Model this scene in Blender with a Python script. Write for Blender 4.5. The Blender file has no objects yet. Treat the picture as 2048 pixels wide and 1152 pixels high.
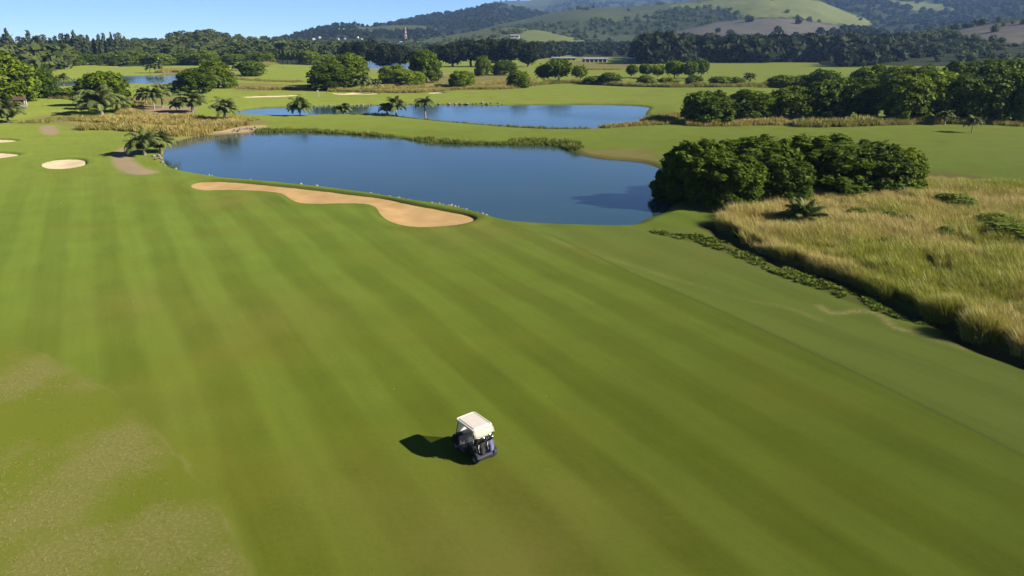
import bpy, bmesh, math, random
import numpy as np
from mathutils import Vector, Matrix
random.seed(7); rs = np.random.RandomState(7)
scene = bpy.context.scene; col = scene.collection
R = math.radians
# ------------------------------------------------------------------ camera, sky, sun, exposure
cam_data = bpy.data.cameras.new('camera'); cam = bpy.data.objects.new('camera', cam_data); col.objects.link(cam)
cam_data.sensor_fit = 'HORIZONTAL'; cam_data.angle = 2*math.atan(1024/1384.0)
cam_data.clip_start = 0.1; cam_data.clip_end = 60000
cam.location = (0, 0, 19.0); cam.rotation_euler = (R(90-19.718), 0, 0); scene.camera = cam
SUN_AZ, SUN_EL = 104.9, 29.8            # clockwise from +Y
world = bpy.data.worlds.new('World'); scene.world = world; world.use_nodes = True
wn = world.node_tree.nodes; wl = world.node_tree.links
bg = wn['Background']; sky = wn.new('ShaderNodeTexSky'); sky.sky_type = 'NISHITA'; sky.sun_disc = False
sky.sun_elevation = R(SUN_EL); sky.sun_rotation = R(SUN_AZ); sky.altitude = 0
sky.air_density = 0.5; sky.dust_density = 0.0; sky.ozone_density = 6.0
wl.new(sky.outputs[0], bg.inputs['Color']); bg.inputs['Strength'].default_value = 0.050
sd = bpy.data.lights.new('sun', 'SUN'); sun = bpy.data.objects.new('sun', sd); col.objects.link(sun)
sd.energy = 5.0; sd.angle = R(0.53); sd.color = (1.0, 0.93, 0.80)
sdir = Vector((math.sin(R(SUN_AZ))*math.cos(R(SUN_EL)), math.cos(R(SUN_AZ))*math.cos(R(SUN_EL)), math.sin(R(SUN_EL))))
sun.rotation_euler = sdir.to_track_quat('Z', 'Y').to_euler()
vs = scene.view_settings; vs.view_transform = 'Standard'; vs.look = 'None'; vs.gamma = 1.0; vs.use_curve_mapping = False
vs.exposure = 1.58
scene.cycles.max_bounces = 5; scene.cycles.diffuse_bounces = 2; scene.cycles.glossy_bounces = 2
scene.cycles.transmission_bounces = 3; scene.cycles.transparent_max_bounces = 6; scene.cycles.volume_bounces = 0
scene.cycles.use_denoising = True

# ------------------------------------------------------------------ plan measurements in metres
PONDS = {'pond_beyond_trees': [(-136.19, 651.7), (-135.61, 664.47), (-133.49, 675.82), (-129.56, 682.62), (-123.65, 681.64), (-115.03, 670.34), (-104.55, 651.7), (-94.27, 630.69), (-85.8, 611.38), (-79.15, 593.85), (-73.51, 576.4), (-68.86, 559.62), (-65.2, 543.92), (-62.09, 527.74), (-59.6, 511.52), (-58.32, 498.08), (-58.78, 489.74), (-61.45, 487.39), (-65.9, 489.23), (-71.34, 493.39), (-76.94, 498.02),
                       (-82.87, 502.59), (-89.55, 508.21), (-96.36, 515.36), (-102.68, 524.59), (-108.58, 537.12), (-114.44, 552.83), (-119.99, 570.15), (-124.86, 587.13), (-129.06, 603.78), (-132.65, 620.99), (-135.19, 637.47)],
 'pond_far': [(-219.5, 345.35), (-221.69, 350.09), (-223.16, 354.28), (-224.09, 358.29), (-224.68, 362.54), (-224.7, 366.88), (-224.12, 371.18), (-223.39, 375.89), (-222.99, 381.48), (-223.38, 388.86), (-224.21, 397.7), (-224.81, 406.58), (-224.4, 413.85), (-222.49, 418.61), (-219.55, 421.67), (-216.22, 423.81), (-213.15, 425.88), (-210.69, 428.45), (-208.45, 430.96), (-205.96, 432.5),
              (-202.8, 432.15), (-198.82, 429.92), (-194.35, 426.26), (-189.63, 420.96), (-184.9, 413.85), (-179.91, 404.17), (-174.79, 392.69), (-170.27, 381.37), (-166.93, 371.77), (-164.79, 363.84), (-163.46, 356.72), (-162.8, 350.51), (-162.71, 345.35), (-163.08, 341.08), (-163.97, 337.59), (-165.46, 335.01), (-167.64, 333.48), (-170.95, 333.62), (-175.24, 335.16), (-179.73, 336.83),
              (-183.6, 337.34), (-186.65, 336.4), (-189.29, 334.67), (-191.5, 332.37), (-193.26, 329.69), (-194.28, 325.99), (-194.69, 321.48), (-195.07, 317.52), (-196.0, 315.37), (-197.62, 315.31), (-199.64, 316.66), (-202.03, 319.11), (-204.74, 322.37), (-208.12, 326.97), (-212.18, 333.0), (-216.23, 339.5)],
 'pond_middle': [(-78.95, 206.41), (-78.83, 208.84), (-78.48, 211.41), (-77.72, 213.85), (-76.37, 215.83), (-74.26, 217.11), (-71.54, 217.89), (-68.44, 218.47), (-65.21, 219.15), (-61.8, 219.96), (-58.12, 220.75), (-54.33, 221.59), (-50.58, 222.58), (-46.95, 223.89), (-43.31, 225.44), (-39.61, 226.9), (-35.78, 227.92), (-31.85, 228.34), (-27.85, 228.37), (-23.83, 228.17), (-19.81, 227.92),
                 (-15.79, 227.5), (-11.77, 226.9), (-7.78, 226.35), (-3.8, 226.11), (0.16, 226.35), (4.14, 226.9), (8.13, 227.5), (12.14, 227.92), (16.26, 228.13), (20.46, 228.26), (24.49, 228.22), (28.12, 227.92), (31.34, 227.39), (34.24, 226.67), (36.73, 225.68), (38.7, 224.33), (40.1, 222.67), (41.0, 220.75), (41.46, 218.48), (41.52, 215.83), (41.07, 212.8), (40.17, 209.46), (39.08, 205.85),
                 (38.09, 202.0), (37.2, 197.68), (36.31, 193.03), (35.46, 188.6), (34.69, 184.81), (34.1, 181.62), (33.63, 178.78), (33.06, 176.38), (32.21, 174.47), (30.92, 173.21), (29.33, 172.46), (27.68, 171.91), (26.18, 171.27), (24.88, 170.54), (23.64, 169.84), (22.52, 169.09), (21.56, 168.18), (21.01, 166.97), (20.76, 165.56), (20.33, 164.24), (19.22, 163.26), (17.19, 162.62),
                 (14.53, 162.19), (11.61, 162.06), (8.75, 162.31), (5.98, 163.03), (3.1, 164.16), (0.14, 165.59), (-2.84, 167.17), (-5.92, 168.98), (-9.11, 171.08), (-12.31, 173.32), (-15.39, 175.57), (-18.33, 177.82), (-21.19, 180.14), (-23.95, 182.49), (-26.61, 184.81), (-29.05, 187.22), (-31.3, 189.71), (-33.57, 191.98), (-36.03, 193.7), (-38.76, 194.69), (-41.61, 195.12), (-44.48, 195.17),
                 (-47.26, 195.03), (-49.89, 194.55), (-52.41, 193.7), (-54.9, 192.85), (-57.49, 192.38), (-60.29, 192.37), (-63.24, 192.62), (-66.14, 193.09), (-68.79, 193.7), (-71.23, 194.42), (-73.54, 195.29), (-75.57, 196.38), (-77.14, 197.76), (-78.16, 199.56), (-78.72, 201.73), (-78.95, 204.08)],
 'pond_near': [(-65.01, 130.77), (-66.12, 133.5), (-67.08, 136.01), (-67.81, 138.4), (-68.26, 140.84), (-68.36, 143.47), (-68.15, 146.16), (-67.66, 148.71), (-66.98, 150.85), (-66.07, 152.39), (-64.91, 153.46), (-63.59, 154.27), (-62.16, 155.07), (-60.67, 155.91), (-59.08, 156.66), (-57.32, 157.27), (-55.33, 157.71), (-53.03, 157.98), (-50.48, 158.1), (-47.83, 158.03), (-45.25, 157.71),
               (-42.83, 157.13), (-40.49, 156.32), (-38.1, 155.33), (-35.52, 154.21), (-32.54, 152.92), (-29.32, 151.47), (-26.25, 149.94), (-23.67, 148.42), (-21.75, 146.83), (-20.27, 145.16), (-18.98, 143.59), (-17.66, 142.3), (-16.41, 141.33), (-15.26, 140.57), (-13.99, 139.96), (-12.35, 139.41), (-10.17, 138.95), (-7.63, 138.58), (-4.96, 138.28), (-2.37, 138.01), (0.25, 137.87),
               (2.96, 137.84), (5.47, 137.72), (7.46, 137.32), (8.75, 136.67), (9.54, 135.84), (10.07, 134.75), (10.59, 133.32), (11.06, 131.33), (11.39, 128.95), (11.71, 126.63), (12.19, 124.78), (12.82, 123.48), (13.54, 122.49), (14.37, 121.67), (15.3, 120.89), (16.44, 120.18), (17.73, 119.59), (19.01, 118.98), (20.1, 118.25), (20.94, 117.47), (21.63, 116.68), (22.22, 115.67), (22.75, 114.24),
               (23.23, 112.37), (23.64, 110.2), (23.94, 107.81), (24.12, 105.26), (24.21, 102.46), (24.23, 99.47), (24.1, 96.59), (23.77, 94.04), (23.15, 91.83), (22.32, 89.81), (21.44, 87.96), (20.67, 86.27), (20.04, 84.71), (19.45, 83.27), (18.88, 81.98), (18.28, 80.87), (17.63, 79.98), (16.95, 79.26), (16.28, 78.61), (15.64, 77.92), (15.09, 77.1), (14.59, 76.24), (14.06, 75.48), (13.42, 74.93),
               (12.66, 74.67), (11.81, 74.6), (10.85, 74.64), (9.78, 74.71), (8.5, 74.81), (7.04, 74.96), (5.57, 75.16), (4.26, 75.38), (3.13, 75.61), (2.12, 75.86), (1.19, 76.15), (0.34, 76.51), (-0.41, 76.96), (-1.07, 77.49), (-1.68, 78.06), (-2.27, 78.64), (-2.82, 79.22), (-3.32, 79.81), (-3.83, 80.45), (-4.43, 81.12), (-5.13, 81.88), (-5.9, 82.7), (-6.75, 83.53), (-7.7, 84.31), (-8.73, 84.95),
               (-9.84, 85.51), (-11.05, 86.1), (-12.38, 86.85), (-13.85, 87.84), (-15.48, 89.0), (-17.21, 90.23), (-19.0, 91.42), (-20.9, 92.55), (-22.91, 93.68), (-24.92, 94.77), (-26.83, 95.75), (-28.55, 96.59), (-30.15, 97.3), (-31.72, 97.95), (-33.32, 98.62), (-34.96, 99.25), (-36.6, 99.82), (-38.28, 100.46), (-40.04, 101.25), (-41.95, 102.3), (-44.0, 103.52), (-46.06, 104.83),
               (-47.98, 106.1), (-49.75, 107.26), (-51.42, 108.39), (-52.99, 109.58), (-54.45, 110.94), (-55.76, 112.47), (-56.92, 114.15), (-58.06, 116.04), (-59.27, 118.25), (-60.66, 120.98), (-62.18, 124.21), (-63.69, 127.6)]}
BUNKERS = [('large tan kidney-shaped sand bunker beside the near pond', 1,
  [(-44.98, 95.87), (-45.12, 96.46), (-45.19, 97.06), (-45.12, 97.6), (-44.86, 98.04), (-44.38, 98.39), (-43.71, 98.65), (-42.88, 98.8), (-41.95, 98.79), (-40.87, 98.59), (-39.65, 98.23), (-38.37, 97.78), (-37.11, 97.31), (-35.91, 96.83), (-34.74, 96.31), (-33.51, 95.76), (-32.18, 95.16), (-30.66, 94.51), (-29.02, 93.82), (-27.4, 93.12), (-25.92, 92.43), (-24.65, 91.77), (-23.49, 91.1),
   (-22.4, 90.46), (-21.3, 89.85), (-20.2, 89.31), (-19.13, 88.83), (-18.05, 88.32), (-16.97, 87.69), (-15.87, 86.89), (-14.77, 85.99), (-13.69, 85.07), (-12.63, 84.21), (-11.59, 83.43), (-10.55, 82.67), (-9.56, 81.94), (-8.62, 81.24), (-7.74, 80.56), (-6.88, 79.91), (-6.11, 79.28), (-5.47, 78.7), (-4.95, 78.18), (-4.53, 77.7), (-4.23, 77.24), (-4.04, 76.78), (-3.97, 76.3), (-4.03, 75.83),
   (-4.18, 75.37), (-4.39, 74.94), (-4.67, 74.52), (-5.01, 74.11), (-5.44, 73.73), (-5.95, 73.39), (-6.58, 73.05), (-7.32, 72.72), (-8.09, 72.46), (-8.83, 72.32), (-9.54, 72.32), (-10.25, 72.43), (-10.95, 72.64), (-11.61, 72.96), (-12.23, 73.4), (-12.83, 73.98), (-13.4, 74.65), (-13.92, 75.39), (-14.4, 76.25), (-14.85, 77.25), (-15.26, 78.27), (-15.62, 79.2), (-15.9, 80.01), (-16.1, 80.76),
   (-16.3, 81.43), (-16.56, 82.03), (-16.88, 82.56), (-17.22, 83.01), (-17.62, 83.37), (-18.09, 83.66), (-18.64, 83.84), (-19.26, 83.92), (-19.93, 83.94), (-20.62, 83.94), (-21.35, 83.89), (-22.12, 83.78), (-22.89, 83.68), (-23.63, 83.66), (-24.33, 83.7), (-25.01, 83.78), (-25.66, 83.94), (-26.25, 84.21), (-26.77, 84.64), (-27.24, 85.18), (-27.7, 85.82), (-28.18, 86.5), (-28.68, 87.3),
   (-29.19, 88.2), (-29.74, 89.1), (-30.37, 89.85), (-31.1, 90.4), (-31.9, 90.82), (-32.76, 91.16), (-33.68, 91.45), (-34.71, 91.7), (-35.82, 91.9), (-36.93, 92.03), (-37.94, 92.1), (-38.85, 92.04), (-39.68, 91.88), (-40.45, 91.74), (-41.17, 91.77), (-41.85, 92.03), (-42.48, 92.43), (-43.06, 92.92), (-43.57, 93.44), (-44.03, 93.99), (-44.43, 94.62), (-44.75, 95.26)]),
 ('oval pale sand bunker set in the left fairway', 0,
  [(-76.83, 112.84), (-77.34, 113.8), (-77.66, 114.71), (-77.81, 115.56), (-77.8, 116.32), (-77.61, 117.0), (-77.24, 117.61), (-76.73, 118.09), (-76.13, 118.39), (-75.41, 118.51), (-74.55, 118.46), (-73.66, 118.25), (-72.85, 117.87), (-72.13, 117.29), (-71.46, 116.54), (-70.85, 115.69), (-70.31, 114.8), (-69.8, 113.86), (-69.32, 112.84), (-68.96, 111.84), (-68.8, 110.94), (-68.86, 110.11),
   (-69.09, 109.3), (-69.46, 108.63), (-69.94, 108.2), (-70.54, 108.01), (-71.28, 108.01), (-72.11, 108.21), (-72.96, 108.65), (-73.92, 109.44), (-75.0, 110.53), (-76.03, 111.74)]),
 ('thin pale bunker cut by the left edge, the lower of two', 0,
  [(-94.3, 121.09), (-94.5, 122.04), (-94.29, 123.02), (-93.82, 123.88), (-93.24, 124.49), (-92.5, 124.78), (-91.57, 124.82), (-90.58, 124.69), (-89.66, 124.49), (-88.81, 124.19), (-87.96, 123.77), (-87.2, 123.27), (-86.64, 122.77), (-86.29, 122.24), (-86.11, 121.68), (-86.06, 121.11), (-86.1, 120.54), (-86.23, 119.97), (-86.46, 119.39), (-86.78, 118.85), (-87.21, 118.39), (-87.72, 117.95),
   (-88.33, 117.51), (-89.04, 117.25), (-89.85, 117.35), (-90.95, 117.94), (-92.28, 118.93), (-93.52, 120.06)]),
 ('thin pale bunker cut by the left edge, the upper of two', 0,
  [(-107.78, 139.37), (-107.92, 140.16), (-107.48, 141.0), (-106.71, 141.77), (-105.89, 142.3), (-105.0, 142.57), (-103.94, 142.63), (-102.84, 142.53), (-101.83, 142.3), (-100.88, 141.9), (-99.95, 141.33), (-99.15, 140.69), (-98.62, 140.09), (-98.37, 139.53), (-98.35, 138.96), (-98.52, 138.42), (-98.85, 137.94), (-99.33, 137.44), (-99.98, 136.93), (-100.79, 136.58), (-101.79, 136.54),
   (-103.24, 136.94), (-105.06, 137.67), (-106.74, 138.55)]),
 ('long thin pale bunker left of the round twin-lobed trees', 0,
  [(-95.61, 253.48), (-95.1, 254.99), (-94.05, 256.63), (-92.68, 258.16), (-91.23, 259.32), (-89.63, 259.9), (-87.81, 260.07), (-85.99, 260.16), (-84.37, 260.52), (-83.0, 261.48), (-81.76, 262.8), (-80.64, 263.89), (-79.63, 264.18), (-78.59, 263.36), (-77.58, 261.8), (-76.89, 259.93), (-76.77, 258.13), (-77.39, 256.36), (-78.57, 254.46), (-80.01, 252.67), (-81.44, 251.22), (-82.86, 250.16),
   (-84.42, 249.35), (-85.99, 248.76), (-87.47, 248.34), (-88.88, 248.02), (-90.26, 247.84), (-91.55, 247.92), (-92.67, 248.34), (-93.73, 249.24), (-94.72, 250.53), (-95.42, 252.02)]),
 ('pale wavy bunker just below the round twin-lobed trees', 0,
  [(-68.23, 271.81), (-67.51, 272.1), (-66.07, 271.49), (-64.41, 270.71), (-63.0, 270.51), (-61.96, 271.37), (-61.01, 272.8), (-60.09, 274.08), (-59.12, 274.46), (-58.09, 273.36), (-57.06, 271.32), (-56.02, 269.24), (-54.94, 267.94), (-53.69, 267.96), (-52.31, 268.74), (-51.04, 269.44), (-50.13, 269.22), (-49.59, 267.58), (-49.31, 265.08), (-49.36, 262.49), (-49.82, 260.52), (-50.86, 259.3),
   (-52.39, 258.44), (-54.06, 257.85), (-55.54, 257.42), (-56.74, 257.08), (-57.86, 256.9), (-58.94, 256.97), (-60.03, 257.42), (-61.18, 258.33), (-62.35, 259.63), (-63.51, 261.21), (-64.59, 262.95), (-65.76, 265.14), (-67.0, 267.75), (-67.95, 270.2)]),
 ('tiny pale bunker right of the tall thin palm', 0,
  [(-31.91, 275.79), (-31.39, 276.49), (-30.55, 276.64), (-29.57, 276.36), (-28.64, 275.79), (-27.64, 274.81), (-26.53, 273.39), (-25.63, 271.86), (-25.28, 270.51), (-25.68, 269.27), (-26.6, 268.04), (-27.7, 267.02), (-28.62, 266.43), (-29.32, 266.27), (-29.97, 266.46), (-30.55, 267.01), (-31.02, 267.94), (-31.44, 269.61), (-31.81, 271.91), (-32.01, 274.2)]),
 ('pale bunker on the far green beyond the leftmost pond', 0,
  [(-313.62, 563.83), (-315.83, 570.27), (-317.19, 577.38), (-317.79, 584.05), (-317.75, 589.04), (-317.01, 592.48), (-315.54, 594.78), (-313.4, 595.1), (-310.7, 592.65), (-306.89, 586.03), (-302.23, 576.31), (-297.98, 566.28), (-295.25, 558.4), (-294.17, 552.41), (-294.11, 547.19), (-294.99, 543.65), (-296.77, 542.7), (-300.11, 545.25), (-304.89, 550.63), (-309.85, 557.37)])]
ROUGH_EDGE = [(-49.84, 50.25), (-48.97, 51.7), (-46.08, 50.11), (-42.76, 47.53), (-40.15, 45.71), (-38.25, 44.77), (-36.52, 43.89), (-34.95, 43.07), (-33.55, 42.32), (-32.37, 41.67), (-31.38, 41.11), (-30.41, 40.54), (-29.32, 39.85), (-28.08, 39.05), (-26.77, 38.19), (-25.46, 37.28), (-24.17, 36.32), (-22.9, 35.27), (-21.64, 34.16), (-20.47, 33.09), (-19.44, 32.13), (-18.59, 31.32), (-17.86, 30.59),
 (-17.18, 29.89), (-16.49, 29.16), (-15.78, 28.4), (-15.07, 27.64), (-14.4, 26.89), (-13.77, 26.16), (-13.18, 25.47), (-12.63, 24.79), (-12.11, 24.13), (-11.62, 23.47), (-11.15, 22.83), (-10.72, 22.2), (-10.3, 21.55), (-9.87, 20.87), (-9.41, 20.13), (-8.95, 19.35), (-8.51, 18.6), (-8.14, 17.92), (-7.25, 17.25), (-6.05, 16.59), (-5.66, 16.04), (-7.09, 15.67), (-11.54, 15.33), (-18.0, 15.03),
 (-24.49, 15.04), (-29.42, 15.67), (-32.51, 17.4), (-34.97, 20.45), (-37.32, 24.67), (-39.97, 29.38), (-42.93, 34.24), (-45.87, 39.85), (-48.4, 45.61)]
FAIRWAY_RIGHT = [(-0.76, 72.96), (-1.39, 72.65), (-0.58, 72.15), (0.79, 71.53), (1.9, 70.87), (2.55, 70.36), (3.18, 69.92), (3.92, 69.15), (4.87, 67.75), (6.06, 65.53), (7.36, 62.85), (8.67, 60.13), (9.92, 57.7), (11.11, 55.57), (12.29, 53.58), (13.42, 51.67), (14.48, 49.82), (15.47, 48.03), (16.39, 46.32), (17.28, 44.65), (18.15, 42.98), (18.98, 41.4), (19.77, 39.9), (20.58, 38.33), (21.42, 36.57),
 (22.33, 34.6), (23.25, 32.56), (24.1, 30.62), (24.84, 28.86), (25.26, 27.15), (25.48, 25.5), (25.94, 24.12), (27.03, 23.16), (29.09, 22.31), (31.74, 21.56), (34.5, 21.38), (37.12, 22.28), (40.38, 25.33), (45.26, 31.26), (51.6, 40.24), (57.29, 50.25), (58.44, 57.53), (55.12, 62.1), (49.47, 64.73), (44.2, 67.37), (39.66, 70.19), (34.84, 71.86), (30.16, 72.76), (25.97, 73.39), (22.65, 73.61),
 (20.09, 73.21), (17.71, 72.64), (14.85, 72.32), (10.88, 72.42), (6.24, 72.7), (1.99, 72.95)]
MEADOW = [(22.57, 72.96), (22.47, 71.91), (22.51, 70.82), (22.65, 69.68), (22.85, 68.5), (23.11, 67.27), (23.45, 65.99), (23.82, 64.72), (24.2, 63.51), (24.57, 62.35), (24.95, 61.23), (25.36, 60.15), (25.83, 59.13), (26.42, 58.19), (27.09, 57.31), (27.73, 56.44), (28.24, 55.53), (28.59, 54.58), (28.83, 53.61), (29.03, 52.62), (29.24, 51.6), (29.44, 50.47), (29.61, 49.27), (29.8, 48.18), (30.05, 47.34),
 (30.44, 46.85), (30.92, 46.57), (31.37, 46.34), (31.64, 45.99), (31.65, 45.46), (31.5, 44.84), (31.33, 44.22), (31.27, 43.66), (31.37, 43.16), (31.55, 42.71), (31.76, 42.27), (31.96, 41.84), (32.12, 41.47), (32.26, 41.15), (32.44, 40.75), (32.7, 40.14), (33.0, 39.31), (33.31, 38.33), (33.75, 37.27), (34.4, 36.2), (35.03, 34.62), (35.64, 32.79), (36.69, 31.59), (38.69, 31.73), (42.67, 33.87),
 (48.97, 37.98), (56.98, 43.77), (65.05, 50.25), (72.22, 57.29), (79.63, 66.03), (86.92, 76.04), (93.1, 85.92), (95.79, 93.45), (94.4, 98.09), (90.78, 100.56), (87.26, 102.28), (83.91, 102.71), (79.88, 101.19), (76.11, 99.29), (73.29, 98.42), (71.7, 99.02), (70.87, 100.34), (70.23, 101.88), (69.22, 103.09), (67.81, 104.24), (66.25, 105.48), (64.4, 106.05), (62.15, 105.17), (59.39, 102.0),
 (56.43, 97.49), (53.67, 93.25), (51.35, 90.48), (49.41, 89.43), (47.62, 89.3), (45.93, 89.52), (44.3, 89.53), (42.76, 89.29), (41.3, 89.05), (39.91, 88.74), (38.56, 88.3), (37.26, 87.71), (36.04, 87.02), (34.84, 86.23), (33.6, 85.34), (32.28, 84.34), (30.94, 83.25), (29.63, 82.11), (28.42, 80.98), (27.29, 79.85), (26.21, 78.7), (25.25, 77.59), (24.44, 76.54), (23.78, 75.62), (23.24, 74.77),
 (22.83, 73.91)]
MEADOW_EDGE = [(22.57, 72.96), (22.59, 72.15), (22.62, 71.02), (22.69, 69.75), (22.85, 68.5), (23.11, 67.27), (23.45, 65.99), (23.82, 64.72), (24.2, 63.51), (24.57, 62.35), (24.95, 61.23), (25.36, 60.15), (25.83, 59.13), (26.42, 58.19), (27.09, 57.31), (27.73, 56.44), (28.24, 55.53), (28.59, 54.58), (28.83, 53.61), (29.03, 52.62), (29.24, 51.6), (29.44, 50.47), (29.61, 49.27), (29.8, 48.18), (30.05, 47.34),
 (30.44, 46.85), (30.92, 46.57), (31.37, 46.34), (31.64, 45.99), (31.65, 45.46), (31.5, 44.84), (31.33, 44.22), (31.27, 43.66), (31.37, 43.16), (31.55, 42.71), (31.76, 42.27), (31.96, 41.84), (32.12, 41.47), (32.26, 41.15), (32.44, 40.75), (32.7, 40.14), (33.12, 39.17), (33.63, 37.99), (34.09, 36.91), (34.4, 36.2)]
CREEPERS = [(14.32, 70.87), (14.81, 70.84), (15.79, 70.45), (16.78, 70.06), (17.69, 69.86), (18.61, 69.65), (19.46, 69.28), (20.18, 68.73), (20.81, 68.03), (21.39, 67.01), (21.87, 65.58), (22.29, 63.92), (22.81, 62.2), (23.5, 60.44), (24.27, 58.66), (25.0, 57.0), (25.69, 55.52), (26.36, 54.12), (26.99, 52.78), (27.57, 51.47), (28.12, 50.2), (28.68, 48.97), (29.39, 47.62), (30.09, 46.31), (30.42, 45.43),
 (30.19, 45.09), (29.63, 45.11), (29.0, 45.43), (28.34, 46.13), (27.59, 47.17), (26.86, 48.35), (26.19, 49.65), (25.53, 51.12), (24.87, 52.54), (24.21, 53.73), (23.56, 54.83), (22.92, 56.06), (22.3, 57.56), (21.68, 59.23), (21.01, 60.94), (20.27, 62.72), (19.47, 64.54), (18.65, 66.1), (17.8, 67.13), (16.96, 67.82), (16.19, 68.5), (15.36, 69.41), (14.6, 70.31)]
PATHS = [[(-69.77, 121.09), (-70.73, 123.16), (-71.68, 125.37), (-72.5, 127.5), (-73.05, 129.31), (-73.31, 130.91), (-73.32, 132.34), (-73.07, 133.22), (-72.55, 133.16), (-71.65, 131.76), (-70.47, 129.39), (-69.21, 126.75), (-68.05, 124.49), (-67.08, 122.74), (-66.19, 121.16), (-65.23, 119.59), (-64.11, 117.87), (-62.75, 115.89), (-61.23, 113.78), (-59.72, 111.76), (-58.32, 110.02), (-56.9, 108.54),
  (-55.43, 107.24), (-54.23, 106.11), (-53.62, 105.17), (-53.76, 104.32), (-54.44, 103.58), (-55.38, 103.11), (-56.36, 103.09), (-57.41, 103.65), (-58.64, 104.67), (-59.94, 105.96), (-61.17, 107.32), (-62.31, 108.75), (-63.44, 110.36), (-64.55, 112.08), (-65.64, 113.81), (-66.71, 115.56), (-67.78, 117.35), (-68.8, 119.19)],
 [(-108.49, 161.79), (-109.15, 163.48), (-109.24, 164.71), (-108.94, 165.46), (-108.43, 165.71), (-107.71, 165.46), (-106.72, 164.71), (-105.51, 163.48), (-104.13, 161.79), (-102.38, 159.31), (-100.35, 156.23), (-98.51, 153.26), (-97.27, 151.03), (-96.7, 149.57), (-96.57, 148.55), (-96.75, 147.94), (-97.13, 147.74), (-97.72, 147.94), (-98.57, 148.55), (-99.64, 149.57), (-100.92, 151.03),
  (-102.66, 153.26), (-104.84, 156.23), (-106.97, 159.31)],
 [(-116.51, 217.99), (-115.97, 220.42), (-114.32, 221.56), (-111.97, 221.76), (-109.3, 221.45), (-106.12, 220.76), (-102.37, 219.49), (-98.63, 217.48), (-95.49, 214.63), (-92.99, 210.53), (-90.89, 205.52), (-89.31, 200.56), (-88.34, 196.43), (-87.91, 192.99), (-87.95, 189.87), (-88.51, 187.39), (-89.65, 185.88), (-91.64, 185.48), (-94.39, 185.95), (-97.4, 187.03), (-100.12, 188.41),
  (-102.5, 190.04), (-104.81, 192.09), (-107.03, 194.65), (-109.13, 197.83), (-111.36, 202.28), (-113.71, 207.92), (-115.63, 213.62)],
 [(-140.44, 611.39), (-136.04, 613.2), (-127.03, 605.01), (-115.79, 590.95), (-104.48, 575.02), (-92.89, 557.56), (-80.64, 537.66), (-69.15, 516.79), (-59.52, 496.13), (-51.06, 473.37), (-43.55, 449.7), (-38.18, 429.87), (-35.75, 417.1), (-36.56, 411.36), (-39.76, 410.02), (-44.56, 412.19), (-50.17, 417.1), (-57.26, 426.28), (-66.4, 440.25), (-76.47, 456.5), (-85.94, 471.79), (-94.32, 484.42),
  (-102.28, 496.13), (-109.77, 508.41), (-116.77, 523.07), (-124.32, 543.89), (-132.28, 570.07), (-138.57, 595.41)]]
SHORE_SAND = [(-66.07, 133.16), (-66.62, 134.99), (-67.38, 138.03), (-68.08, 141.52), (-68.38, 144.59), (-68.04, 146.88), (-67.26, 148.85), (-66.33, 150.73), (-65.54, 152.73), (-65.06, 155.02), (-64.7, 157.47), (-64.26, 159.82), (-63.53, 161.79), (-62.34, 163.48), (-60.82, 164.96), (-59.26, 165.84), (-57.97, 165.71), (-56.91, 164.11), (-55.99, 161.43), (-55.42, 158.55), (-55.34, 156.23), (-55.92, 154.75),
 (-57.02, 153.64), (-58.31, 152.52), (-59.48, 151.03), (-60.51, 149.0), (-61.53, 146.69), (-62.48, 144.37), (-63.29, 142.3), (-63.96, 140.45), (-64.54, 138.69), (-65.02, 137.13), (-65.4, 135.85), (-65.63, 134.61), (-65.73, 133.45), (-65.83, 132.81)]
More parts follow.
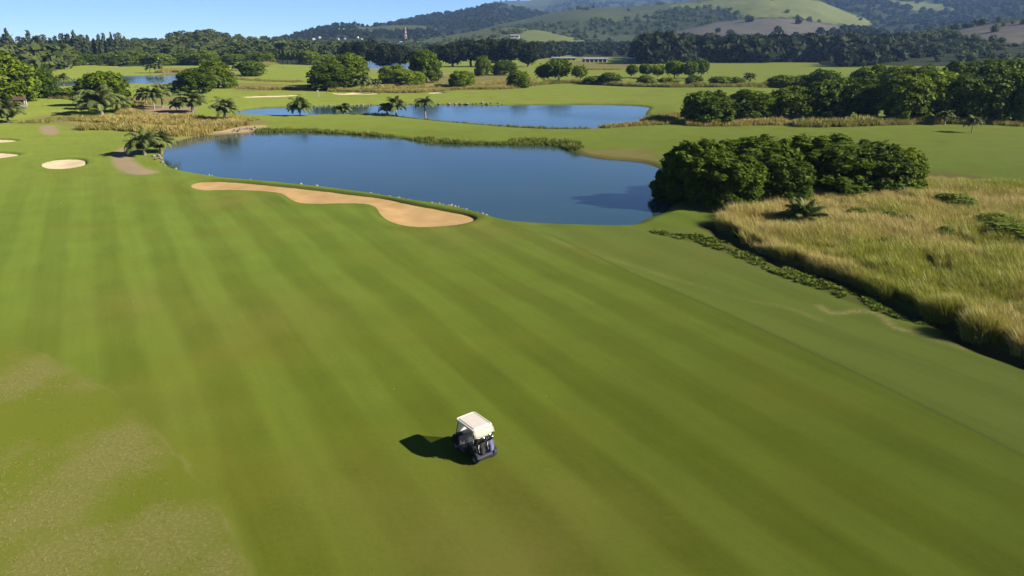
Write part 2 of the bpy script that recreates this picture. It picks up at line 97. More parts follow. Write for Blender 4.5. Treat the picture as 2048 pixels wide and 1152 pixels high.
PALE = [[(-134.96, 251.22), (-136.81, 257.41), (-138.21, 264.03), (-138.71, 269.76), (-137.86, 273.13), (-135.05, 273.27), (-130.72, 271.0), (-125.98, 267.25), (-121.83, 262.95), (-118.27, 257.84), (-114.92, 251.78), (-112.08, 245.73), (-110.0, 240.47), (-108.6, 235.86), (-107.75, 231.53), (-107.48, 227.82), (-107.85, 225.01), (-109.11, 223.11), (-111.12, 221.89), (-113.4, 221.34), (-115.51, 221.45),
  (-117.33, 222.18), (-119.12, 223.55), (-121.03, 225.68), (-123.18, 228.69), (-125.94, 233.08), (-129.2, 238.81), (-132.43, 245.14)],
 [(4.91, 122.21), (6.09, 123.68), (8.46, 125.37), (11.43, 126.95), (14.31, 128.07), (17.28, 128.91), (20.55, 129.54), (23.47, 129.43), (25.32, 128.07), (25.82, 124.53), (25.41, 119.66), (24.46, 115.3), (23.28, 112.84), (21.62, 112.87), (19.36, 114.43), (16.95, 116.48), (14.93, 117.87), (13.58, 118.14), (12.6, 117.93), (11.73, 117.7), (10.69, 117.87), (9.04, 118.6), (7.02, 119.66), (5.39, 120.91)],
 [(-66.6, 364.11), (-65.16, 377.7), (-62.48, 392.16), (-58.46, 405.95), (-53.05, 417.1), (-45.87, 424.51), (-37.11, 428.76), (-27.81, 430.27), (-19.0, 429.56), (-10.5, 428.26), (-2.1, 425.59), (5.15, 418.71), (10.09, 405.32), (12.37, 382.59), (12.73, 355.61), (11.8, 331.89), (10.09, 315.73), (7.29, 307.09), (3.36, 302.29), (-0.96, 299.2), (-4.94, 295.98), (-8.44, 292.07), (-11.85, 288.45),
  (-15.22, 285.63), (-18.6, 284.11), (-22.05, 284.6), (-25.62, 286.62), (-29.32, 288.86), (-33.1, 289.92), (-37.0, 288.45), (-40.94, 285.54), (-44.72, 283.4), (-48.28, 284.11), (-51.91, 288.77), (-55.73, 296.37), (-59.36, 305.8), (-62.3, 315.73), (-64.48, 326.25), (-66.07, 338.23), (-66.86, 351.11)],
 [(13.14, 338.23), (15.07, 343.77), (19.73, 351.24), (25.81, 358.75), (31.79, 364.11), (37.93, 366.96), (44.73, 368.21), (50.74, 367.4), (54.49, 364.11), (55.5, 356.72), (54.6, 346.45), (52.44, 336.73), (49.54, 330.39), (45.41, 328.07), (39.94, 328.01), (34.09, 329.14), (28.9, 330.39), (23.88, 331.41), (18.71, 332.8), (14.69, 334.94)],
 [(38.35, 735.03), (45.68, 730.56), (54.04, 705.0), (62.28, 674.73), (69.97, 652.6), (78.54, 641.46), (87.87, 633.91), (95.59, 625.27), (99.23, 611.39), (97.98, 588.61), (93.69, 561.78), (87.83, 538.2), (81.45, 523.07), (73.46, 516.5), (63.57, 514.92), (53.59, 517.37), (45.41, 523.07), (39.09, 532.55), (33.54, 546.54), (29.21, 564.69), (26.64, 586.66), (26.36, 618.82), (28.35, 662.83),
  (32.52, 707.54)],
 [(-130.02, 338.23), (-127.37, 341.52), (-120.98, 339.24), (-113.27, 334.51), (-106.42, 330.39), (-100.37, 327.48), (-94.22, 324.27), (-88.62, 320.45), (-84.24, 315.73), (-80.86, 309.34), (-78.27, 301.89), (-76.99, 294.97), (-77.5, 289.92), (-80.49, 287.08), (-85.43, 285.54), (-90.97, 284.73), (-95.77, 284.11), (-99.47, 282.64), (-102.8, 280.93), (-106.05, 280.8), (-109.62, 284.11),
  (-114.72, 293.82), (-121.26, 309.29), (-127.29, 326.19)],
 [(-248.46, 504.8), (-251.78, 515.21), (-251.15, 520.72), (-248.2, 522.78), (-244.72, 523.07), (-241.07, 522.78), (-236.39, 520.72), (-230.7, 515.21), (-224.1, 504.8), (-215.4, 486.33), (-205.65, 463.26), (-197.69, 442.68), (-193.52, 429.56), (-193.42, 423.63), (-195.93, 421.69), (-200.33, 423.63), (-205.99, 429.56), (-214.58, 442.68), (-226.63, 463.26), (-239.29, 486.33)],
 [(-79.71, 181.0), (-79.51, 184.23), (-77.92, 186.66), (-75.68, 188.11), (-73.56, 188.41), (-71.65, 187.35), (-69.62, 185.1), (-67.71, 182.06), (-66.1, 178.65), (-64.63, 174.33), (-63.29, 169.29), (-62.44, 164.78), (-62.38, 161.79), (-63.33, 160.32), (-65.04, 159.78), (-67.13, 160.23), (-69.27, 161.79), (-71.84, 165.23), (-75.02, 170.48), (-77.99, 176.27)],
 [(-122.87, 178.65), (-123.65, 182.36), (-123.98, 186.66), (-123.86, 190.75), (-123.28, 193.69), (-122.18, 195.29), (-120.56, 195.91), (-118.59, 195.42), (-116.46, 193.69), (-113.9, 190.15), (-111.03, 185.25), (-108.55, 180.29), (-107.02, 176.36), (-106.57, 173.46), (-106.81, 171.01), (-107.52, 169.08), (-108.51, 167.74), (-109.91, 166.93), (-111.75, 166.59), (-113.75, 166.83), (-115.64, 167.74),
  (-117.54, 169.56), (-119.59, 172.22), (-121.48, 175.38)]]
DRY = [(-0.47, 22.14, 6, 0.8), (-7.11, 25.44, 4, 0.45), (-18.16, 46.18, 6, 0.5), (-29.09, 49.18, 5, 0.45), (-34.94, 85.92, 4, 0.8), (-4.93, 70.26, 7, 0.55), (19.26, 64.69, 7, 0.8), (7.68, 65.56, 5, 0.4), (4.7, 23.78, 5, 0.35), (-20.02, 32.76, 4, 0.3)]
BACKLIT = [(11.72, 29.38, 9, 0.9), (18.69, 22.86, 12, 0.95), (16.84, 27.3, 10, 0.9), (5.22, 36.83, 8, 0.5), (6.33, 21.72, 6, 0.6)]  # turf patches painted darker, as if backlit
RTAN = [(-19.57, 28.1, 2.6), (-19.77, 30.75, 1.8), (-19.62, 25.1, 2.6), (-14.01, 22.86, 2.6), (-17.35, 21.72, 2.4), (-11.03, 21.45, 1.5), (-28.6, 39.2, 2.6), (-29.21, 36.83, 2.0), (-25.05, 36.83, 1.6)]
DRYLINES = [[(20.13, 64.35), (20.57, 63.27), (21.17, 61.79), (21.74, 60.33), (22.23, 58.92), (22.7, 57.54), (23.07, 56.46), (23.32, 55.76), (23.48, 55.3), (23.59, 55.01)],
 [(3.85, 67.75), (5.64, 65.41), (8.02, 62.34), (10.2, 59.57), (12.11, 57.29), (13.91, 55.22), (15.42, 53.5), (16.6, 52.18), (17.58, 51.13), (18.48, 50.25), (19.36, 49.58), (20.19, 49.04), (20.9, 48.45), (21.47, 47.63), (21.91, 46.77), (22.2, 46.18)],
 [(23.37, 48.97), (23.39, 48.52), (23.44, 47.92), (23.7, 47.54), (24.33, 47.58), (25.18, 47.83), (25.92, 47.94), (26.41, 47.82), (26.78, 47.57), (27.01, 47.14), (27.01, 46.39), (26.88, 45.49), (26.89, 44.8), (27.2, 44.45), (27.63, 44.28), (27.95, 44.18)],
 [(27.67, 43.66), (28.05, 43.21), (28.59, 42.59), (29.08, 42.0), (29.45, 41.51), (29.78, 41.05), (30.18, 40.59), (30.74, 40.07), (31.36, 39.55), (31.79, 39.2)]]
STRIPS = [([(-96.88, 158.04), (-95.96, 158.5), (-94.66, 159.2), (-93.04, 159.78), (-91.17, 159.9), (-88.97, 159.4), (-86.47, 158.5), (-83.88, 157.39), (-81.4, 156.23), (-78.85, 154.9), (-76.23, 153.37), (-73.93, 151.98), (-72.36, 151.03)], 6, 1.5, 0.75, 5),
 ([(-101.4, 171.95), (-100.67, 173.32), (-99.63, 175.38), (-98.22, 177.41), (-96.38, 178.65), (-94.01, 178.78), (-91.19, 178.22), (-88.19, 177.3), (-85.22, 176.36), (-82.16, 175.29), (-78.97, 173.99), (-75.96, 172.77), (-73.44, 171.95), (-71.4, 171.64), (-69.69, 171.68), (-68.33, 171.85), (-67.36, 171.95)], 16, 1.5, 0.95, 4),
 ([(-72.95, 147.74), (-72.4, 148.57), (-71.59, 149.78), (-70.69, 151.21), (-69.88, 152.73), (-69.21, 154.34), (-68.58, 156.12), (-67.97, 158.0), (-67.35, 159.9), (-66.67, 161.97), (-65.94, 164.22), (-65.29, 166.28), (-64.82, 167.74)], 7, 1.8, 1.0, 6),
 ([(-111.51, 178.65), (-110.78, 178.76), (-109.75, 178.94), (-108.5, 178.98), (-107.1, 178.65), (-105.36, 177.71), (-103.32, 176.36), (-101.45, 175.03), (-100.18, 174.13)], 7, 1.2, 0.6, 4), ([(-115.81, 169.82), (-115.76, 171.44), (-115.69, 173.85), (-115.56, 176.47), (-115.3, 178.65), (-114.82, 180.26), (-114.16, 181.59), (-113.52, 182.65), (-113.08, 183.4)], 8, 0.8, 0.35, 3),
 ([(-57.09, 157.13), (-56.23, 157.33), (-55.0, 157.61), (-53.54, 157.89), (-52.03, 158.04), (-50.51, 158.11), (-48.91, 158.13), (-47.16, 157.99), (-45.17, 157.59), (-42.84, 156.81), (-40.25, 155.76), (-37.67, 154.62), (-35.35, 153.59), (-33.41, 152.78), (-31.7, 152.06), (-30.02, 151.25), (-28.19, 150.19), (-26.15, 148.74), (-24.03, 147.04), (-21.91, 145.33), (-19.88, 143.82), (-18.0, 142.52),
   (-16.21, 141.33), (-14.37, 140.27), (-12.33, 139.37), (-9.96, 138.64), (-7.35, 138.07), (-4.74, 137.61), (-2.35, 137.24), (-0.16, 137.0), (1.93, 136.89), (3.84, 136.78), (5.46, 136.54), (6.7, 136.2), (7.65, 135.81), (8.44, 135.27), (9.23, 134.49), (10.09, 133.27), (10.93, 131.73), (11.64, 130.28), (12.13, 129.31)],
  3.0, 1.0, 0.06, 10),
 ([(-0.4, 140.09), (0.7, 140.01), (2.28, 139.91), (4.02, 139.71), (5.57, 139.37), (6.92, 138.8), (8.23, 138.07), (9.39, 137.29), (10.34, 136.54), (11.02, 135.79), (11.49, 135.0), (11.82, 134.3), (12.05, 133.82)], 3, 1.05, 0.08, 9),
 ([(-43.74, 191.67), (-42.36, 191.88), (-40.39, 192.22), (-38.07, 192.28), (-35.64, 191.67), (-33.12, 190.15), (-30.43, 188.01), (-27.72, 185.64), (-25.1, 183.4), (-22.68, 181.39), (-20.38, 179.41), (-17.99, 177.39), (-15.35, 175.24), (-12.33, 172.82), (-9.06, 170.25), (-5.82, 167.79), (-2.82, 165.71), (-0.09, 163.98), (2.49, 162.48), (5.0, 161.26), (7.5, 160.36), (10.27, 159.91), (13.22, 159.81),
   (15.85, 159.87), (17.69, 159.9)],
  1.6, 0.7, 0.1, 7),
 ([(20.76, 161.79), (21.71, 162.31), (23.08, 163.06), (24.69, 163.9), (26.37, 164.71), (28.12, 165.46), (30.02, 166.21), (31.99, 166.97), (33.96, 167.74), (36.08, 168.59), (38.34, 169.49), (40.38, 170.3), (41.82, 170.88)], 3.5, 1.3, 0.6, 7),
 ([(33.89, 176.36), (34.78, 177.23), (36.07, 178.5), (37.58, 179.87), (39.09, 181.0), (40.74, 181.82), (42.57, 182.49), (44.24, 183.02), (45.41, 183.4)], 7, 1.6, 0.8, 6),
 ([(41.08, 167.74), (42.59, 167.69), (44.76, 167.61), (47.16, 167.6), (49.39, 167.74), (51.33, 168.13), (53.21, 168.71), (55.13, 169.32), (57.19, 169.82), (59.65, 170.18), (62.37, 170.48), (64.86, 170.71), (66.59, 170.88)], 7, 1.5, 0.75, 6),
 ([(66.81, 166.72), (67.95, 166.47), (69.58, 166.09), (71.48, 165.77), (73.46, 165.71), (75.58, 166.0), (77.93, 166.53), (80.34, 167.16), (82.63, 167.74), (84.72, 168.25), (86.7, 168.77), (88.7, 169.29), (90.82, 169.82), (93.16, 170.42), (95.63, 171.08), (98.1, 171.64), (100.43, 171.95), (102.65, 171.95), (104.8, 171.74), (106.72, 171.37), (108.29, 170.88), (109.42, 170.16), (110.2, 169.23),
   (110.74, 168.34), (111.13, 167.74)],
  6, 1.9, 0.5, 6),
 ([(113.12, 170.88), (114.36, 169.9), (116.11, 168.51), (118.11, 167.02), (120.16, 165.71), (122.18, 164.69), (124.29, 163.79), (126.58, 162.87), (129.13, 161.79), (132.32, 160.36), (135.95, 158.73), (139.25, 157.25), (141.5, 156.23)], 6, 1.6, 0.5, 5),
 ([(5.58, 308.87), (7.61, 312.89), (10.61, 318.94), (14.08, 325.39), (17.43, 330.39), (20.49, 333.52), (23.52, 335.62), (26.51, 336.56), (29.4, 336.24), (32.07, 334.22), (34.53, 330.75), (36.93, 326.7), (39.47, 322.9), (42.11, 319.31), (44.77, 315.62), (47.58, 312.06), (50.67, 308.87), (54.25, 305.86), (58.16, 302.99), (62.09, 300.62), (65.75, 299.1), (69.16, 298.87), (72.5, 299.6),
   (75.7, 300.48), (78.64, 300.69), (81.16, 299.76), (83.33, 298.22), (85.42, 296.74), (87.74, 295.98), (90.38, 296.06), (93.22, 296.66), (96.14, 297.69), (99.04, 299.1), (102.13, 301.56), (105.44, 304.93), (108.5, 307.85), (110.79, 308.87), (111.99, 306.86), (112.38, 302.89), (112.4, 298.73), (112.45, 295.98)],
  4, 2.0, 0.45, 7),
 ([(-71.33, 281.28), (-69.11, 280.85), (-65.94, 280.24), (-62.39, 279.46), (-59.0, 278.51), (-55.79, 277.21), (-52.52, 275.63), (-49.36, 274.14), (-46.46, 273.13), (-43.82, 272.63), (-41.36, 272.47), (-39.07, 272.63), (-36.94, 273.13), (-35.09, 273.96), (-33.49, 275.12), (-31.84, 276.64), (-29.89, 278.51), (-27.55, 281.22), (-24.95, 284.64), (-22.08, 287.88), (-18.97, 289.92), (-15.49, 289.95),
   (-11.73, 288.63), (-8.07, 287.24), (-4.8, 286.99), (-1.79, 288.56), (1.09, 291.23), (3.58, 294.04), (5.35, 295.98)],
  5, 1.5, 0.7, 5),
 ([(-55.5, 302.29), (-51.87, 303.15), (-46.61, 304.31), (-40.73, 306.11), (-35.21, 308.87), (-30.17, 312.85), (-25.04, 317.93), (-19.86, 323.87), (-14.68, 330.39), (-9.08, 338.42), (-3.08, 348.03), (2.49, 357.35), (6.56, 364.11)], 14, 1.2, 0.9, 2.2),
 ([(-114.37, 302.29), (-111.37, 300.26), (-107.11, 297.34), (-102.58, 294.56), (-98.67, 292.92), (-95.56, 293.04), (-92.71, 294.25), (-90.0, 295.57), (-87.32, 295.98), (-84.49, 294.95), (-81.65, 293.11), (-79.2, 291.21), (-77.5, 289.92)], 7, 1.3, 0.55, 3),
 ([(-143.35, 373.62), (-138.68, 369.92), (-132.09, 364.69), (-125.12, 359.32), (-119.13, 355.06), (-113.96, 352.05), (-109.01, 349.63), (-104.8, 347.76), (-101.88, 346.45)], 8, 1.2, 0.4, 2), ([(-215.9, 442.79), (-215.82, 445.73), (-215.76, 450.14), (-215.33, 454.42), (-214.13, 456.84), (-211.6, 456.39), (-208.12, 454.14), (-204.75, 451.47), (-202.45, 449.7)], 7, 2.2, 0.9, 4),
 ([(-177.09, 471.79), (-177.3, 477.04), (-177.58, 484.68), (-178.05, 494.14), (-178.87, 504.8), (-180.32, 518.38), (-182.34, 535.17), (-184.42, 551.75), (-185.92, 563.83)], 12, 2.0, 0.8, 2), ([(-159.9, 249.0), (-158.85, 249.1), (-157.35, 249.27), (-155.6, 249.31), (-153.81, 249.0), (-151.79, 248.1), (-149.53, 246.81), (-147.48, 245.53), (-146.07, 244.66)], 8, 1.6, 0.35, 4),
 ([(-123.98, 228.69), (-122.13, 226.18), (-119.48, 222.55), (-116.94, 219.35), (-115.29, 217.99), (-114.84, 219.35), (-115.09, 222.55), (-115.63, 226.18), (-115.97, 228.69)], 5, 1.2, 0.8, 4),
 ([(-111.43, 202.16), (-107.88, 198.19), (-102.99, 192.68), (-97.94, 187.29), (-93.67, 183.4), (-90.25, 181.41), (-87.1, 180.4), (-84.12, 179.71), (-81.24, 178.65), (-78.26, 176.93), (-75.29, 174.96), (-72.75, 173.17), (-71.01, 171.95)], 6, 1.4, 0.8, 4),
 ([(20.18, 523.07), (25.02, 517.59), (31.76, 509.81), (39.25, 501.99), (46.52, 496.13), (54.32, 492.62), (62.9, 490.34), (70.66, 488.84), (76.02, 487.75)], 10, 1.6, 0.7, 2), ([(-67.36, 171.95), (-67.03, 172.28), (-66.56, 172.76), (-66.07, 173.37), (-65.72, 174.13), (-65.55, 175.18), (-65.49, 176.5), (-65.48, 177.77), (-65.47, 178.65)], 4, 1.0, 0.5, 4)]
TREES = [('b', -162.43, 228.69, 20.82, 15.44, 'broad bright-topped tree cut by the left edge above the brown shelter', None), ('b', -164.6, 249.0, 13.22, 10.57, 'loose yellow-green tree right of the brown shelter', None), ('b', -124.16, 217.99, 14.98, 10.33, 'round dark green tree with a grey palm in front, left', None),
 ('b', -119.2, 273.13, 13.33, 9.78, 'dark shaded tree right of the leftmost pond', None), ('b', -123.62, 302.29, 15.14, 10.78, 'sunlit olive tree leaning over the dark shaded tree by the leftmost pond', None), ('s', -132.97, 284.11, 6.73, 3.6, 'small dark bush between palms below the leftmost pond', None),
 ('s', -161.47, 253.48, 6.37, 3.05, 'leftmost of three yellow-green bushes before the leftmost pond', 'bushes before the leftmost pond'), ('s', -153.81, 249.0, 7.66, 3.66, 'middle one of three yellow-green bushes before the leftmost pond', 'bushes before the leftmost pond'),
 ('s', -148.01, 246.81, 5.87, 3.14, 'rightmost of three yellow-green bushes before the leftmost pond', 'bushes before the leftmost pond'), ('s', -145.77, 405.32, 14.02, 8.51, 'olive bush among palms on the low tan mound', None), ('b', -72.66, 289.92, 19.38, 10.36, 'front lobe of the large round twin-lobed trees, dark hollow at its foot', None),
 ('b', -71.96, 315.73, 18.87, 14.53, 'rear taller lobe of the large round twin-lobed trees', None), ('b', -54.92, 338.23, 15.49, 8.27, 'left part of the wide low tree right of the twin-lobed trees', None), ('b', -45.19, 315.73, 12.72, 6.7, 'right part of the wide low tree, dark foot on tan ground', None),
 ('b', -41.33, 346.45, 14.42, 15.44, 'tall leaning green tree rising before the dark belt', None), ('b', -21.47, 308.87, 10.74, 7.17, 'small round tree alone on the tan meadow', None), ('b', 2.45, 292.92, 9.38, 6.82, 'compact dark green tree at the end of the grassy bank', None), ('b', -16.26, 405.32, 9.53, 10.9, 'bright round tree before the dark belt, left of two', None),
 ('b', -4.61, 417.1, 14.42, 8.49, 'dull round tree before the dark belt, right of two', None), ('b', 15.02, 338.23, 9.86, 8.49, 'dark left tree of the trio on bare trunks', None), ('b', 21.81, 334.26, 12.99, 10.58, 'tall middle tree of the trio on bare trunks', None), ('b', 33.07, 350.7, 8.75, 7.64, 'pale right tree of the trio on bare trunks', None),
 ('s', 37.19, 326.6, 9.07, 3.69, 'low dull bush between the trio and the yellow-green bush', None), ('s', 44.4, 322.9, 9.87, 5.57, 'yellow-green bush standing left of the umbrella trees', None), ('b', 62.38, 378.56, 7.86, 6.74, 'umbrella-shaped tree, leftmost of the row before the far farm sheds', 'row'),
 ('b', 71.17, 383.63, 9.03, 7.08, 'umbrella-shaped tree, second from left of the row before the far farm sheds', None), ('b', 75.56, 373.62, 8.28, 6.9, 'umbrella-shaped tree, third from left of the row before the far farm sheds', None), ('b', 81.74, 364.11, 10.6, 9.35, 'umbrella-shaped tree with pale trunk, fourth in the row', None),
 ('b', 88.21, 359.53, 8.97, 9.0, 'umbrella-shaped tree, fifth in the row, touching its right neighbour', None), ('b', 99.08, 378.56, 8.91, 9.7, 'umbrella-shaped tree, rightmost of the row before the far forest', None), ('s', 58.79, 315.73, 8.34, 4.62, 'low round bush under the leftmost umbrella trees', 'clipped bushes below the umbrella trees'),
 ('s', 68.45, 315.73, 7.9, 3.78, 'low round bush under the pale-trunked umbrella tree', 'clipped bushes below the umbrella trees'), ('s', 79.0, 312.26, 7.81, 4.56, 'low round bush under the rightmost umbrella trees', 'clipped bushes below the umbrella trees'), ('s', 90.28, 312.26, 9.55, 4.36, 'long low dark bush, left half, right of the umbrella trees', 'clipped bushes below the umbrella trees'),
 ('s', 97.23, 312.26, 7.81, 3.74, 'long low dark bush, right half, near a small palm', 'clipped bushes below the umbrella trees'), ('b', 47.01, 170.88, 11.36, 8.02, 'round dark ball-shaped tree standing apart behind the tall grass', None), ('b', 60.68, 182.19, 11.83, 6.92, 'second round dark tree from the ball-shaped one', None),
 ('b', 71.94, 183.4, 12.42, 7.94, 'deep-shaded tree mass behind the pale palm', None), ('b', 79.7, 183.4, 11.64, 9.65, 'tree with pale dappled leaves behind the pale palm', None), ('b', 86.68, 183.4, 12.94, 10.74, 'tall bright-sided tree ending the middle clump', None), ('s', 93.32, 185.88, 6.55, 3.66, 'dull olive bush at the right foot of the middle clump', None),
 ('s', 104.02, 278.51, 9.7, 5.01, 'flat-topped bush behind the middle clump, left one', None), ('s', 111.78, 278.51, 9.7, 5.19, 'flat-topped bush behind the middle clump, right one', None), ('b', 118.05, 273.13, 11.42, 8.34, 'bright loose tree peeping over the middle clump', None), ('b', 129.39, 258.13, 15.14, 10.62, 'dark rounded tree at the left end of the right-hand wood', None),
 ('b', 96.09, 175.24, 12.38, 10.98, 'very dark front tree of the right-hand wood, leftmost', None), ('b', 105.71, 178.65, 13.88, 12.0, 'front tree of the right-hand wood with bright crown', None), ('b', 111.57, 175.24, 13.62, 11.78, 'front tree of the right-hand wood with dappled leaves', None),
 ('b', 118.27, 174.13, 13.54, 12.4, 'front tree of the right-hand wood with a yellowish spot beside it', None), ('b', 124.75, 171.95, 14.59, 12.93, 'front tree of the right-hand wood cut by the right edge', None), ('b', 130.52, 240.47, 15.14, 11.5, 'leafy crown in the back row of the right-hand wood', 'crowns behind the right-hand wood'),
 ('b', 133.37, 230.58, 14.53, 11.95, 'leafy crown in the back row of the right-hand wood', 'crowns behind the right-hand wood'), ('b', 142.25, 230.58, 14.53, 12.4, 'leafy crown in the back row of the right-hand wood', 'crowns behind the right-hand wood'), ('b', 151.13, 230.58, 16.15, 13.31, 'leafy crown in the back row of the right-hand wood', 'crowns behind the right-hand wood'),
 ('b', 160.01, 230.58, 16.15, 13.76, 'leafy crown in the back row of the right-hand wood', 'crowns behind the right-hand wood'), ('b', 159.37, 212.99, 17.94, 13.73, 'leafy crown in the back row of the right-hand wood', 'crowns behind the right-hand wood'), ('s', 131.05, 202.16, 3.7, 3.82, 'small bright yellow-green bush in the shade of the right-hand wood', None),
 ('h', 22.92, 84.78, 7.97, 7.48, 'dark leafy left mass of the thicket overhanging the near pond', None), ('h', 26.2, 82.57, 7.3, 6.37, 'deep-shaded front mass of the thicket at the pond edge', None), ('h', 31.19, 89.53, 10.81, 7.45, 'tall back mass of the thicket beside the near pond', None), ('h', 32.89, 84.78, 7.23, 5.54, 'bright rounded bush at the front of the pond thicket', None),
 ('h', 40.1, 90.8, 12.61, 7.27, 'broad sunlit middle mass of the pond thicket', None), ('h', 46.65, 91.45, 10.69, 6.41, 'right-hand mass of the pond thicket', None), ('h', 50.93, 91.45, 6.55, 5.76, 'lighter rightmost mass of the pond thicket facing the meadow', None), ('h', 20.18, 87.09, 3.96, 4.95, 'low outer mass of the thicket reaching over the water', None),
 ('d', -120.35, 542.7, 19.44, 17.61, 'large dark spreading tree in the far belt below the striped mast', 'big dark trees of the far belt'), ('d', -108.77, 542.7, 22.43, 19.7, 'large dark spreading tree in the far belt below the striped mast', 'big dark trees of the far belt'),
 ('d', -95.68, 542.7, 22.43, 19.0, 'large dark spreading tree in the far belt below the striped mast', 'big dark trees of the far belt'), ('d', -83.72, 542.7, 19.44, 17.61, 'large dark spreading tree in the far belt below the striped mast', 'big dark trees of the far belt'),
 ('d', -70.27, 542.7, 14.95, 13.42, 'large dark spreading tree in the far belt below the striped mast', 'big dark trees of the far belt'), ('d', -56.81, 542.7, 20.18, 15.52, 'large dark spreading tree in the far belt below the striped mast', 'big dark trees of the far belt'),
 ('d', -44.48, 542.7, 22.43, 17.61, 'large dark spreading tree in the far belt below the striped mast', 'big dark trees of the far belt'), ('d', -30.65, 542.7, 24.67, 19.0, 'large dark spreading tree in the far belt below the striped mast', 'big dark trees of the far belt'),
 ('d', -16.45, 542.7, 24.67, 20.04, 'large dark spreading tree in the far belt below the striped mast', 'big dark trees of the far belt'), ('d', -1.5, 542.7, 26.16, 20.04, 'large dark spreading tree in the far belt below the striped mast', 'big dark trees of the far belt'),
 ('d', 11.96, 542.7, 21.68, 17.61, 'large dark spreading tree in the far belt below the striped mast', 'big dark trees of the far belt'), ('b', -345.89, 575.02, 15.83, 11.59, 'rounded grey-green tree fronting the far left forest', 'trees fronting the left forest'), ('b', -339.89, 586.66, 18.16, 8.78, 'rounded grey-green tree fronting the far left forest', 'trees fronting the left forest'),
 ('b', -334.47, 598.77, 20.6, 9.35, 'rounded grey-green tree fronting the far left forest', 'trees fronting the left forest'), ('b', -310.27, 575.02, 17.02, 10.47, 'rounded grey-green tree fronting the far left forest', 'trees fronting the left forest'), ('b', -305.17, 586.66, 19.38, 11.06, 'rounded grey-green tree fronting the far left forest', 'trees fronting the left forest'),
 ('b', -299.87, 598.77, 16.89, 8.19, 'rounded grey-green tree fronting the far left forest', 'trees fronting the left forest'), ('b', -276.23, 575.02, 18.2, 9.36, 'rounded grey-green tree fronting the far left forest', 'trees fronting the left forest'), ('b', -269.65, 586.66, 20.59, 9.93, 'rounded grey-green tree fronting the far left forest', 'trees fronting the left forest'),
 ('b', -263.62, 598.77, 18.12, 10.51, 'rounded grey-green tree fronting the far left forest', 'trees fronting the left forest'), ('b', -242.2, 575.02, 19.39, 11.59, 'rounded grey-green tree fronting the far left forest', 'trees fronting the left forest'), ('b', -223.63, 586.66, 16.95, 8.79, 'rounded grey-green tree fronting the far left forest', 'trees fronting the left forest'),
 ('b', -215.84, 598.77, 19.36, 9.35, 'rounded grey-green tree fronting the far left forest', 'trees fronting the left forest'), ('b', -195.5, 575.02, 15.83, 10.48, 'rounded grey-green tree fronting the far left forest', 'trees fronting the left forest'), ('b', -163.08, 586.66, 18.16, 11.07, 'rounded grey-green tree fronting the far left forest', 'trees fronting the left forest'),
 ('b', -151.99, 598.77, 20.6, 8.19, 'rounded grey-green tree fronting the far left forest', 'trees fronting the left forest'), ('n', -188.92, 586.66, 6.46, 10.69, 'slim pine with bare pale trunk at the edge of the far green', 'pines with bare trunks at the far green'),
 ('n', -184.88, 586.66, 6.46, 10.69, 'slim pine with bare pale trunk at the edge of the far green', 'pines with bare trunks at the far green'), ('n', -181.25, 586.66, 6.46, 11.07, 'slim pine with bare pale trunk at the edge of the far green', 'pines with bare trunks at the far green'),
 ('n', -177.61, 586.66, 6.46, 9.55, 'slim pine with bare pale trunk at the edge of the far green', 'pines with bare trunks at the far green'), ('n', -173.98, 586.66, 6.46, 9.93, 'slim pine with bare pale trunk at the edge of the far green', 'pines with bare trunks at the far green'),
 ('n', -170.35, 586.66, 6.46, 10.31, 'slim pine with bare pale trunk at the edge of the far green', 'pines with bare trunks at the far green'), ('c', -478.89, 667.59, 9.17, 23.28, 'tall feathery conifer on the left skyline', 'feathery conifers on the left skyline'), ('c', -466.05, 667.59, 10.09, 22.43, 'tall feathery conifer on the left skyline', 'feathery conifers on the left skyline'),
 ('c', -457.79, 667.59, 8.26, 24.99, 'tall feathery conifer on the left skyline', 'feathery conifers on the left skyline'), ('c', -448.16, 667.59, 9.17, 21.57, 'tall feathery conifer on the left skyline', 'feathery conifers on the left skyline'), ('c', -438.53, 667.59, 9.17, 27.55, 'tall feathery conifer on the left skyline', 'feathery conifers on the left skyline'),
 ('c', -431.19, 667.59, 7.34, 22.43, 'tall feathery conifer on the left skyline', 'feathery conifers on the left skyline'), ('c', -425.23, 667.59, 7.34, 21.57, 'tall feathery conifer on the left skyline', 'feathery conifers on the left skyline'), ('c', -420.18, 667.59, 7.34, 22.42, 'tall feathery conifer on the left skyline', 'feathery conifers on the left skyline'),
 ('c', -414.68, 667.59, 8.26, 24.13, 'tall feathery conifer on the left skyline', 'feathery conifers on the left skyline'), ('c', -408.71, 667.59, 8.26, 22.85, 'tall feathery conifer on the left skyline', 'feathery conifers on the left skyline'), ('c', -402.75, 667.59, 8.26, 26.27, 'tall feathery conifer on the left skyline', 'feathery conifers on the left skyline'),
 ('c', -397.24, 667.59, 8.26, 24.99, 'tall feathery conifer on the left skyline', 'feathery conifers on the left skyline'), ('c', -390.82, 667.59, 8.26, 23.28, 'tall feathery conifer on the left skyline', 'feathery conifers on the left skyline'), ('c', -385.32, 667.59, 6.42, 24.56, 'tall feathery conifer on the left skyline', 'feathery conifers on the left skyline'),
 ('c', -380.27, 667.59, 6.42, 21.57, 'tall feathery conifer on the left skyline', 'feathery conifers on the left skyline'), ('c', -375.23, 667.59, 6.42, 23.7, 'tall feathery conifer on the left skyline', 'feathery conifers on the left skyline'), ('c', -370.64, 667.59, 7.34, 24.98, 'tall feathery conifer on the left skyline', 'feathery conifers on the left skyline'),
